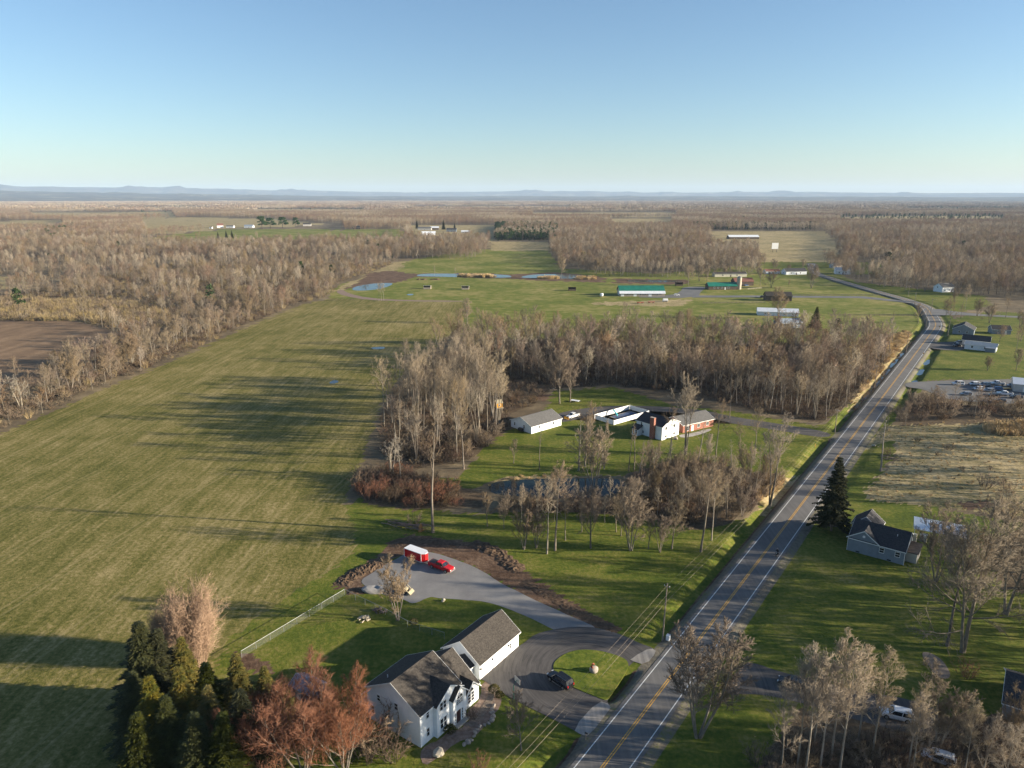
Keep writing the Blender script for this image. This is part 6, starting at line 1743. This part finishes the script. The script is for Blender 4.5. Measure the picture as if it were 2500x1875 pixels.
for bx, by, tp in ((925, 735, 692), (931, 735, 690), (937, 735, 694)):
    plant_px("forest_pale", bx, by, tp, "pale slim tree of a trio on the pasture edge", group="trio of pale trees on the pasture edge")
plant_px("lawn", 1371, 681, 628, "round bare tree on the bank of the far blue pond")
plant_px("poplar", 1061, 674, 648, "pale dead tree on an islet of the long pond", wide=.8)
plant_px("poplar", 1111, 674, 652, "smaller pale tree on the second islet of the long pond", wide=.8)
plant_px("lawn", 1140, 790, 735, "rounded dark bare tree at the corner of the crop field")
for i, (bx, by, h) in enumerate(((2310, 770, 10), (2345, 778, 9), (2385, 772, 12), (2420, 780, 8), (2455, 775, 13), (2490, 800, 12), (2440, 835, 9), (2480, 860, 11), (2410, 905, 7), (2480, 905, 10), (2350, 750, 11), (2330, 738, 12))):
    x, y = P(bx, by)
    plant(("lawn", "forest", "lawn_multi")[i % 3], (x, y), h, "bare garden tree around the grey houses at the bend", group="garden trees around the grey houses")
for i, (bx, by, h) in enumerate(((1690, 668, 12), (1745, 664, 14), (1770, 672, 9), (1850, 668, 11), (1890, 662, 13), (1925, 668, 10), (1960, 660, 12), (1990, 666, 9), (2060, 672, 12), (2100, 680, 10), (2130, 690, 13))):
    x, y = P(bx, by)
    plant(("lawn", "oak", "lawn_multi")[i % 3], (x, y), h, "bare yard tree among the houses on the far road", group="yard trees on the far road")
# evergreens that stand alone
plant_px("spruce", *q3(1865, 850), q3(0, 690)[1], "dark spruce beside the grey hip roofed house", name="spruce_tree", wide=1.6)
plant_px("pine", *q3(2035, 870), q3(0, 782)[1], "round green pine at the edge of the paddock", name="pine_tree", wide=1.1)
plant_px("spruce", *q4(470, 930), q4(0, 810)[1], "small green spruce at the ditch side of the wood", name="spruce_tree", wide=.9)
plant_px("pine", 735, 665, 638, "lone green pine in the left woods", name="pine_tree", wide=1.1)
for bx, by, tp, w in ((640, 560, 528, 1.6), (660, 558, 532, 1.8), (690, 557, 530, 1.7), (722, 556, 531, 1.3)):
    plant_px("pine", bx, by, tp, "dark pine beside the white hilltop farmhouses", group="pines at the hilltop farm", name="pine_tree", wide=w)
for bx, by, tp in ((533, 584, 566), (553, 582, 563), (567, 582, 562)):
    plant_px("spruce", bx, by, tp, "small spruce on the near edge of the far green field", group="spruces on the far green field", name="spruce_tree", wide=1.2)
plant_px("pine", 265, 588, 566, "bushy pine at the corner of the far green field", name="pine_tree", wide=1.2)
for bx, by, tp in ((1018, 558, 538), (1083, 560, 536), (1110, 562, 545)):
    plant_px("spruce", bx, by, tp, "dark conifer among the far metal sheds", group="conifers at the far sheds", name="spruce_tree", wide=1.2)
plant_px("pine", 2165, 650, 615, "tall green pine before the woods across the road", name="pine_tree", wide=1.1)
plant_px("pine", 2135, 665, 640, "dark low conifer beside the far white road house", name="pine_tree", wide=1.1)
plant_px("lawn_multi", 205, 730, 702, "golden yellow willow in the left scrub", wide=1.1, name="willow_tree")
for o in bpy.data.objects:
    if o.get("label", "").startswith("golden yellow"):
        for c in o.children:
            c.data = c.data.copy(); c.data.materials[0] = MAT["twig_gold"]

# slender young trees in the thicket by the pond and in front of the water
for i, (x, y) in enumerate(scatter(PP([(1545, 1175), (1640, 1130), (1750, 1136), (1840, 1155), (1965, 1170), (1890, 1256), (1700, 1290), (1560, 1262)]), 4.6, 46, 61)):
    rg = random.Random(i + 900)
    plant(rg.choice(["forest_pale", "poplar", "forest", "lawn_multi", "snag"]), (x, y), rg.uniform(7, 13), "slender young tree in the thicket between pond and road", group="young trees in the pond thicket")
for i, (x, y) in enumerate(scatter(PP([(1200, 1222), (1300, 1232), (1400, 1236), (1500, 1228), (1545, 1250), (1540, 1300), (1400, 1300), (1230, 1290)]), 5.5, 20, 62)):
    rg = random.Random(i + 950)
    plant(rg.choice(["poplar", "forest_pale", "lawn", "sapling"]), (x, y), rg.uniform(6, 12), "young bare tree on the grass below the garden pond", group="young trees below the garden pond")
# ---------------------------------------------------------------- shrubs
def bushes(poly, n, dist, kinds, h, label, group, seed, name="shrub", cat="shrub"):
    for i, (x, y) in enumerate(scatter(poly, dist, n, seed)):
        rg = random.Random(seed * 97 + i)
        plant(rg.choice(kinds), (x, y), rg.uniform(*h), label, group=group, name=name, cat=cat, wide=rg.uniform(.9, 1.3))
RED = PP([(870, 1170), (905, 1150), (1000, 1160), (1100, 1195), (1130, 1235), (1000, 1238), (900, 1225), (872, 1200)])
bushes(RED, 46, 2.3, ["shrub_twig_brown", "shrub_twig_red", "shrub_twig_brown"], (2.5, 5), "dark red brown bush in the thicket beside the crop field", "bushes in the thicket by the field", 21)
bushes(PP([(1545, 1170), (1640, 1125), (1750, 1132), (1840, 1152), (1970, 1168), (1890, 1258), (1700, 1285), (1560, 1250)]), 70, 2.8, ["shrub_twig_brown", "shrub_twig_tan", "shrub_twig_tan"], (2.2, 4.6), "brown bush in the thicket between pond and road", "bushes between pond and road", 22)
bushes(PP([(1850, 1880), (2000, 1815), (2140, 1800), (2300, 1800), (2500, 1775), (2600, 1950), (1800, 1990)]), 52, 1.9, ["shrub_twig_brown", "shrub_twig_tan", "shrub_twig_tan"], (2.0, 4), "tangled brown bush under the poplars by the road", "bushes under the roadside poplars", 23)
bushes(PP([(2130, 1035), (2195, 955), (2260, 962), (2310, 985), (2600, 1000), (2600, 1020), (2250, 1035)]), 30, 3.0, ["shrub_twig_brown", "shrub_twig_tan"], (3, 6), "dark bush in the hedge below the car park", "hedge bushes below the car park", 24)
bushes(PP([(950, 1110), (1100, 1140), (1200, 1080), (1245, 1045), (1180, 1060), (1000, 1090)]), 24, 3.0, ["shrub_twig_brown", "shrub_twig_tan"], (3, 5), "grey bush at the foot of the tall grove", "bushes at the foot of the grove", 25)
bushes(PP([(1215, 1228), (1290, 1234), (1380, 1238), (1470, 1234), (1530, 1225), (1540, 1255), (1220, 1252)]), 18, 3.0, ["shrub_twig_tan", "shrub_twig_brown"], (2.5, 5), "twiggy bush on the near bank of the garden pond", "bushes on the near pond bank", 26)
for bx, by, h, k, lb in ((925, 1835, 6.5, "shrub_twig_tan", "grey upright bush against the shaded gable wall"), (960, 1850, 4, "shrub_twig_brown", "low brown bush below the shaded gable wall"), (890, 1850, 5.5, "shrub_twig_brown", "brown bush between maples and shaded gable"),
                         (1168, 1875, 2.4, "shrub_twig_red", "reddish bush on the near edge of the front lawn"), (1153, 1752, 2.0, "shrub_twig_brown", "brown bush beside the front door steps"), (1012, 1278, 3.2, "shrub_twig_tan", "thin bush standing at the brush pile"),
                         (2355, 1650, 3.0, "shrub_twig_red", "russet bush at the foot of the round planting bed"), (2165, 1110, 2.6, "shrub_twig_brown", "rusty bush by the fallen branches in dead grass"), (2405, 1190, 4, "shrub_twig_tan", "thin grey bush alone in the dead grass meadow"),
                         (1300, 1030 - 45, 3.5, "shrub_twig_brown", "dark round bush behind the white garage"), (1255, 985, 4, "shrub_twig_brown", "round brown bush at the tree house")):
    x, y = P(bx, by); plant(k, (x, y), h, lb, name="shrub", cat="shrub")
bushes(PP([(2200, 1060), (2480, 1050), (2600, 1200), (2450, 1215), (2250, 1180)]), 12, 7, ["shrub_twig_tan", "shrub_twig_brown"], (1.0, 2.2), "low bush scattered in the dead grass meadow", "bushes in the dead grass meadow", 27)
# clipped leafy shrubs in the house bed
def leafy(xy, r, h, label, mat, seed, squash=1.0):
    e = thing("leafy_shrub", label, "shrub", (xy[0], xy[1], 0))
    rg = np.random.default_rng(seed); w = Wood(); n = 900
    d = rg.normal(0, 1, (n, 3)); d /= np.linalg.norm(d, axis=1)[:, None]; d[:, 2] = np.abs(d[:, 2]) * 1.0 - .15
    pos = d * np.array([r, r, h * .55]) * rg.uniform(.75, 1.05, (n, 1)) + np.array([0, 0, h * .42])
    e1 = rg.normal(0, 1, (n, 3)); e2 = rg.normal(0, 1, (n, 3))
    w.tris(np.stack([pos, pos + e1 * .10, pos + e2 * .10], 1))
    o = link(bpy.data.objects.new("foliage", w.mesh("foliage", mat, False))); o.parent = e
    s = Wood(); s.limb(np.array([[0, 0, -.1], [0, 0, h * .6]]), [.08, .03], 5)
    o = link(bpy.data.objects.new("stem", s.mesh("stem", MAT["bark_dark"]))); o.parent = e
leafy(P(1206, 1690), .95, 1.5, "olive gold clipped shrub beside the stone path and drive", MAT["leaf_shrub"], 1)
leafy(P(1220, 1704), .75, 1.3, "second olive shrub at the drive end of the bed", MAT["leaf_shrub"], 2)
leafy(P(1098, 1790), .95, 1.6, "round dark green shrub beside the front porch", MAT["spruce_needles"], 3)
leafy(P(1010, 1524), .9, 1.2, "low green shrub at the chain link fence", MAT["leaf_shrub"], 4)
leafy(P(1735, 1040), 1.2, 1.8, "dark round shrub at the brick house corner", MAT["spruce_needles"], 5)

# ---------------------------------------------------------------- uncountable woods (instanced over point sheets)
LOW = bpy.data.collections.new("woods_library")
def low_tree(name, seed, h, mats, **kw):
    tm, cm = bare_tree(seed, h, mats, **kw)
    me = bpy.data.meshes.new(name)
    v = [list(x.co) for x in tm.vertices] + [list(x.co) for x in cm.vertices]
    n = len(tm.vertices)
    me.from_pydata(v, [], [tuple(p.vertices) for p in tm.polygons] + [tuple(i + n for i in p.vertices) for p in cm.polygons])
    me.materials.append(mats[0]); me.materials.append(mats[1])
    me.polygons.foreach_set("material_index", [0] * len(tm.polygons) + [1] * len(cm.polygons))
    me.polygons.foreach_set("use_smooth", [True] * len(me.polygons)); me.update()
    return bpy.data.objects.new(name, me)
def library(name, objs):
    c = bpy.data.collections.new(name)
    for o in objs: c.objects.link(o)
    return c
lw = dict(subs=6, twigs=5, fine=4, tw=.040, r0=.012)
wt, wr, wp = MAT["woods_twig"], MAT["woods_red"], MAT["woods_pale"]
low = [low_tree("a_tree", 200, 18, (G, wt), clear=.34, limbs=13, l1=.36, a1=(35, 65), up1=.07, top=1.35, **lw),
       low_tree("b_tree", 201, 16, (G, wt), clear=.28, limbs=13, l1=.42, a1=(38, 68), up1=.06, top=1.35, **lw),
       low_tree("c_tree", 202, 18, (G, wr), clear=.32, limbs=13, l1=.38, a1=(35, 65), up1=.07, top=1.35, **lw),
       low_tree("d_tree", 203, 18, (PA, wp), clear=.40, limbs=13, l1=.30, a1=(32, 60), up1=.09, top=1.3, **lw),
       low_tree("f_tree", 205, 11, (PA, wp), clear=.20, limbs=11, l1=.40, a1=(35, 65), up1=.08, top=1.2, **lw), low_tree("g_tree", 206, 22, (G, wt), fork=2, spread=.1, clear=.5, limbs=9, l1=.28, a1=(30, 58), up1=.09, top=1.2, **lw), low_tree("h_tree", 207, 9, (G, wt), fork=4, spread=.3, clear=.2, limbs=7, l1=.34, a1=(30, 60), up1=.08, subs=5, twigs=4, fine=4, tw=.035, r0=.012),
       low_tree("e_tree", 204, 15, (G, wr), clear=.24, limbs=13, l1=.44, a1=(38, 68), up1=.06, top=1.35, **lw)]
vl = dict(subs=5, twigs=3, fine=2, tw=.12, r0=.014, top=1.4)
far = [low_tree("a_far", 210, 18, (wt, wt), clear=.25, limbs=10, l1=.44, a1=(38, 68), up1=.06, **vl),
       low_tree("b_far", 211, 17, (wr, wr), clear=.25, limbs=10, l1=.44, a1=(38, 68), up1=.06, **vl),
       low_tree("c_far", 212, 17, (wp, wp), clear=.28, limbs=10, l1=.40, a1=(38, 68), up1=.06, **vl)]
def joined(name, pair):
    tm, cm = pair
    me = bpy.data.meshes.new(name); n = len(tm.vertices)
    me.from_pydata([list(x.co) for x in tm.vertices] + [list(x.co) for x in cm.vertices], [], [tuple(p.vertices) for p in tm.polygons] + [tuple(i + n for i in p.vertices) for p in cm.polygons])
    me.materials.append(tm.materials[0]); me.materials.append(cm.materials[0])
    me.polygons.foreach_set("material_index", [0] * len(tm.polygons) + [1] * len(cm.polygons)); me.update()
    return bpy.data.objects.new(name, me)
pines = [joined("a_pine", pine_mesh(220, 15, 4.0, (DK, MAT["pine_needles"]), 18, 26, .3, .8)), joined("b_pine", spruce_mesh(221, 15, 3.2, (DK, MAT["pine_needles"]), 12, 6, 4))]
scrubs = [joined("a_scrub", shrub_mesh(230, 3, 4, (DK, MAT["twig_brown"]), 10, 5, 5, .04)), joined("b_scrub", shrub_mesh(231, 3, 4, (DK, MAT["twig_tan"]), 10, 5, 5, .04)), joined("c_scrub", shrub_mesh(232, 3, 4, (MAT["twig_gold"], MAT["twig_gold"]), 10, 5, 5, .04))]
reeds = [joined("a_reed", shrub_mesh(240, 1.3, 1.8, (MAT["dry_reed"], MAT["dry_reed"]), 26, 2, 2, .03, .2)), joined("b_reed", shrub_mesh(241, 1.0, 2.0, (MAT["dry_reed"], MAT["dry_reed"]), 24, 2, 2, .03, .15))]

def instancer(name, label, pts, scl, idx, coll_objs, seed=0):
    pts = np.asarray(pts, float); n = len(pts)
    if pts.shape[1] == 2: pts = np.column_stack([pts, np.zeros(n)])
    rg = np.random.default_rng(seed)
    me = bpy.data.meshes.new(name)
    me.vertices.add(n); me.vertices.foreach_set("co", pts.ravel())
    for nm, ty, a in (("scl", 'FLOAT', scl), ("rot", 'FLOAT', rg.uniform(0, 6.28, n)), ("pick", 'INT', idx)):
        at = me.attributes.new(nm, ty, 'POINT')
        at.data.foreach_set("value", np.asarray(a, np.float32 if ty == 'FLOAT' else np.int32))
    me.update()
    o = link(bpy.data.objects.new(name, me))
    tag(o, label, None, None, "stuff")
    ng = bpy.data.node_groups.new(name + "_nodes", 'GeometryNodeTree')
    ng.interface.new_socket("Geometry", in_out='INPUT', socket_type='NodeSocketGeometry')
    ng.interface.new_socket("Geometry", in_out='OUTPUT', socket_type='NodeSocketGeometry')
    N, L = ng.nodes.new, ng.links.new
    gi, go = N("NodeGroupInput"), N("NodeGroupOutput")
    m2p = N("GeometryNodeMeshToPoints")
    iop = N("GeometryNodeInstanceOnPoints")
    ci = N("GeometryNodeCollectionInfo"); ci.inputs["Separate Children"].default_value = True; ci.inputs["Reset Children"].default_value = True
    ci.inputs["Collection"].default_value = library(name + "_library", coll_objs)
    def attr(nm, ty):
        a = N("GeometryNodeInputNamedAttribute"); a.data_type = ty; a.inputs["Name"].default_value = nm
        return [s for s in a.outputs if s.enabled and s.name == "Attribute"][0]
    L(gi.outputs[0], m2p.inputs["Mesh"]); L(m2p.outputs[0], iop.inputs["Points"])
    L(ci.outputs[0], iop.inputs["Instance"]); iop.inputs["Pick Instance"].default_value = True
    L(attr("pick", 'INT'), iop.inputs["Instance Index"])
    cb = N("ShaderNodeCombineXYZ"); L(attr("rot", 'FLOAT'), cb.inputs[2]); L(cb.outputs[0], iop.inputs["Rotation"])
    cs = N("ShaderNodeCombineXYZ"); s = attr("scl", 'FLOAT')
    for k in range(3): L(s, cs.inputs[k])
    L(cs.outputs[0], iop.inputs["Scale"])
    L(iop.outputs[0], go.inputs[0])
    md = o.modifiers.new("instances", 'NODES'); md.node_group = ng
    return o

def jgrid(x0, x1, y0, y1, d, rg):
    xs = np.arange(x0, x1, d); ys = np.arange(y0, y1, d)
    X, Y = np.meshgrid(xs, ys)
    return (X + rg.uniform(-.5, .5, X.shape) * d).ravel(), (Y + rg.uniform(-.5, .5, X.shape) * d).ravel()

def vnoise(x, y, s, seed):
    rg = np.random.default_rng(seed); r = np.zeros_like(x)
    for k in range(7):
        a = rg.uniform(0, 6.28); f = rg.uniform(.6, 1.7) / s; p = rg.uniform(0, 6.28)
        r += np.sin((x * math.cos(a) + y * math.sin(a)) * f * 6.28 + p)
    return r / 7

# open land that carries no wood
OPEN = [PP([(-600, 1400), (-400, 1240), (-150, 1125), (0, 1055), (226, 957), (475, 853), (633, 780), (745, 738), (805, 722), (830, 690), (935, 655), (985, 632), (1150, 632), (1185, 617), (1200, 585), (1340, 585), (1345, 625), (1365, 648),
            (1420, 664), (1500, 676), (1680, 678), (1850, 672), (1870, 640), (2005, 635), (2040, 668), (2150, 700), (2290, 716), (2420, 724), (2600, 735), (3200, 760), (4200, 2400), (-2500, 2400)])] + \
       FARGREEN + SOIL + [TAN[5], TAN[6], TAN[7], TAN[8], TAN[9], TAN[20]] + \
       [PP([(2085, 640), (2155, 640), (2160, 672), (2090, 676)]), PP([(1020, 562), (1120, 556), (1140, 580), (1020, 590)]), PP([(520, 545), (840, 545), (840, 562), (520, 562)]), PP([(290, 745), (335, 745), (335, 775), (295, 775)])]
def wooded(x, y):
    ok = np.ones(x.shape, bool)
    for p in OPEN: ok &= ~inside(p, x, y)
    return ok

rg = np.random.default_rng(77)
# middle distance woods, each tree its own instance
X, Y = jgrid(-1350, 1350, 200, 1500, 7.2, rg)
ok = (np.abs(X) < .86 * Y + 50) & wooded(X, Y)
scr = inside(TAN[10], X, Y)
ok &= ~scr
gap = vnoise(X, Y, 70, 2) + .6 * vnoise(X, Y, 28, 21)
ok &= gap > np.where((X < -60) & (Y < 950), -.06, -.42)
X, Y = X[ok], Y[ok]; gap = gap[ok]
n = len(X)
v1 = vnoise(X, Y, 160, 5) + rg.normal(0, .18, n)
idx = np.where(v1 > .22, 3, np.where(v1 < -.2, np.where(rg.uniform(size=n) < .5, 2, 4), np.where(rg.uniform(size=n) < .5, 0, 1)))
big = rg.uniform(size=n)
idx = np.where(big < .10, 5, np.where(big < .18, 6, np.where(big < .34, 7, idx)))
scl = rg.uniform(.55, 1.05, n) * (1 + .22 * vnoise(X, Y, 110, 9)) * np.where((X < -60) & (Y < 950), np.clip(.62 + gap * .9, .5, 1.1), 1)
wx = np.array([p[0] for p in FARW]); wy = np.array([p[1] for p in FARW])
instancer("woods", "bare brown woods spreading beyond the fields", np.column_stack([np.concatenate([X, wx]), np.concatenate([Y, wy])]), np.concatenate([scl, rg.uniform(.55, 1.1, len(wx))]), np.concatenate([idx, rg.integers(0, 8, len(wx))]), low, 1)
# far woods
A, D = [], []
X, Y = jgrid(-3600, 3600, 1500, 4200, 12.5, rg)
ok = (np.abs(X) < .84 * Y) & wooded(X, Y) & (vnoise(X, Y, 260, 3) > -.5)
X, Y = X[ok], Y[ok]
FARSTRIP = TAN[11:20]
for _p in FARSTRIP: ok_ = ~inside(_p, X, Y); X, Y = X[ok_], Y[ok_]
X2, Y2 = jgrid(-11500, 11500, 4200, 14500, 62, rg)
ok = (np.abs(X2) < .84 * Y2) & (vnoise(X2, Y2, 900, 4) > -.45)
X2, Y2 = X2[ok], Y2[ok]
for _p in FARSTRIP: ok_ = ~inside(_p, X2, Y2); X2, Y2 = X2[ok_], Y2[ok_]
s1 = rg.uniform(.8, 1.1, len(X)) * (1 + .15 * vnoise(X, Y, 300, 8)); s2 = rg.uniform(1.0, 1.5, len(X2))
xx, yy = np.concatenate([X, X2]), np.concatenate([Y, Y2])
vv = vnoise(xx, yy, 500, 6) + rg.normal(0, .15, len(xx))
# the farthest rings use wide clumps so that the canopy stays closed
clump = []
for k, mt in ((0, wt), (1, wr), (2, wp)):
    mb = Wood(); r2 = np.random.default_rng(400 + k)
    tri = []
    for t in range(16):
        c = np.array([r2.uniform(-34, 34), r2.uniform(-34, 34), 0]); hh = r2.uniform(11, 18)
        for q in range(16):
            a = r2.uniform(0, 6.28); rr = r2.uniform(0, 4.5); z = hh * r2.uniform(.35, .95)
            p = c + np.array([math.cos(a) * rr, math.sin(a) * rr, z]); e = r2.normal(0, 1, (2, 3)) * 1.7
            tri.append([p, p + e[0], p + e[1] + np.array([0, 0, 1.5])])
    mb.tris(np.array(tri))
    clump.append(bpy.data.objects.new("abc"[k] + "_clump", mb.mesh("clump", mt, False)))
pick = np.where(vv > .2, 2, np.where(vv < -.12, 1, 0)) + np.where(np.arange(len(xx)) >= len(X), 3, 0)
lib = []
for k, o in enumerate(far + clump):
    o.name = "%d_part" % k; lib.append(o)
instancer("far_woods", "endless bare woodland reaching to the hills", np.column_stack([xx, yy]), np.concatenate([s1, s2]), pick, lib, 2)
# evergreen stands
def stand(px, d, seed):
    poly = PP(px); rg2 = np.random.default_rng(seed)
    xs = [p[0] for p in poly]; ys = [p[1] for p in poly]
    X, Y = jgrid(min(xs), max(xs), min(ys), max(ys), d, rg2)
    k = inside(poly, X, Y)
    return np.column_stack([X[k], Y[k]])
st = [stand([(1690, 553), (1990, 553), (1990, 561), (1690, 561)], 11, 1), stand([(1210, 553), (1360, 552), (1360, 586), (1210, 588)], 8, 2), stand([(115, 560), (180, 555), (185, 572), (120, 574)], 14, 3),
      stand([(100, 575), (175, 572), (180, 592), (110, 590)], 12, 4)]
e_far = stand([(1700, 508), (2600, 506), (2600, 545), (1800, 548)], 46, 5); e_l = stand([(300, 498), (900, 500), (900, 522), (300, 520)], 120, 6)
X, Y = jgrid(-1300, 1300, 330, 1500, 75, rg); k = wooded(X, Y) & (np.abs(X) < .8 * Y) & (rg.uniform(size=len(X)) < .22)
pts = np.concatenate(st + [e_far, e_l, np.column_stack([X[k], Y[k]])])
instancer("evergreen_stand", "dark evergreen stands scattered through the bare woods", pts, rg.uniform(.65, 1.15, len(pts)), rg.integers(0, 2, len(pts)), pines, 3)
# undergrowth: low scrub in the woods, along edges and in the wet corner
und = []
for poly, d in ((WOODFLOOR[0], 3.2), (WOODC, 3.4)):
    xs = [p[0] for p in poly]; ys = [p[1] for p in poly]
    X, Y = jgrid(min(xs), max(xs), min(ys), max(ys), d, rg); k = inside(poly, X, Y) & (np.abs(road_t(X, Y)) > 8.5); und.append(np.column_stack([X[k], Y[k], np.full(k.sum(), .8), rg.integers(0, 2, k.sum())]))
X, Y = jgrid(-420, -20, 225, 900, 4.4, rg); k = wooded(X, Y) & (np.abs(X) < .8 * Y + 20); und.append(np.column_stack([X[k], Y[k], np.full(k.sum(), .95), rg.choice([0, 1, 1, 2], k.sum())]))
poly = TAN[10]; xs = [p[0] for p in poly]; ys = [p[1] for p in poly]
X, Y = jgrid(min(xs), max(xs), min(ys), max(ys), 4.0, rg); k = inside(poly, X, Y); und.append(np.column_stack([X[k], Y[k], np.full(k.sum(), 1.3), np.where(rg.uniform(size=k.sum()) < .5, 2, 1)]))
hx = np.concatenate([np.linspace(P(*ROWL[i])[0], P(*ROWL[i + 1])[0], 14) for i in range(len(ROWL) - 1)]); hy = np.concatenate([np.linspace(P(*ROWL[i])[1], P(*ROWL[i + 1])[1], 14) for i in range(len(ROWL) - 1)])
for off in (0, -4, -8): und.append(np.column_stack([hx + off + rg.normal(0, 1.2, len(hx)), hy + rg.normal(0, 1.5, len(hx)), np.full(len(hx), .55 if off == 0 else .9), rg.integers(0, 2, len(hx))]))
und = np.concatenate(und)
instancer("undergrowth", "brown scrub and brambles under the bare trees", und[:, :2], und[:, 2] * rg.uniform(.5, 1.2, len(und)), und[:, 3], scrubs, 4)
# dry reeds and dead grass tussocks
rd = []
for poly, d, s in ((TAN[1], 1.6, 1.5), (TAN[2], 1.6, 1.3), (TAN[0], 2.6, .42), (TAN[3], 1.4, .6)):
    xs = [p[0] for p in poly]; ys = [p[1] for p in poly]
    X, Y = jgrid(min(xs), min(max(xs), 260), min(ys), max(ys), d, rg); k = inside(poly, X, Y) & (np.abs(road_t(X, Y)) > 8.2) & (vnoise(X, Y, 14, 12) > -.25); rd.append(np.column_stack([X[k], Y[k], np.full(k.sum(), s)]))
rp = smooth_poly(PP([(2395, 1050), (2440, 1035), (2600, 1030), (2600, 1062), (2450, 1065)]), 1)
xs = [p[0] for p in rp]; ys = [p[1] for p in rp]
X, Y = jgrid(min(xs), max(xs), min(ys), max(ys), 1.3, rg); k = inside(rp, X, Y); rd.append(np.column_stack([X[k], Y[k], np.full(k.sum(), 2.1)]))
for cx, cy in ((1338, 680), (1428, 681), (1140, 675), (1182, 675)):
    x, y = P(cx, cy); a = rg.uniform(0, 6.28, 60); r = np.sqrt(rg.uniform(0, 1, 60)) * 9
    rd.append(np.column_stack([x + r * np.cos(a) * 1.3, y + r * np.sin(a) * .6, np.full(60, 2.4)]))
rd = np.concatenate(rd)
instancer("dry_reeds", "straw coloured reeds and dead grass tussocks", rd[:, :2], rd[:, 2] * rg.uniform(.6, 1.2, len(rd)), rg.integers(0, 2, len(rd)), reeds, 5)
# a wood just beyond the right-hand edge of the picture, whose long shadows stripe the lawn
SHW = [(x, y) for x, y in scatter(PP([(2560, 1330), (2900, 1350), (3300, 1600), (3300, 1900), (2900, 1950), (2660, 1800), (2600, 1600), (2560, 1450)]), 6.5, 100, 31)] + scatter(PP([(2560, 1060), (2760, 1060), (2900, 1250), (2600, 1250)]), 7, 45, 32)
instancer("roadside_wood", "bare wood beside the shaded lawn", SHW, np.random.default_rng(4).uniform(.8, 1.15, len(SHW)), np.random.default_rng(5).integers(0, 4, len(SHW)), [o.copy() for o in low], 6)
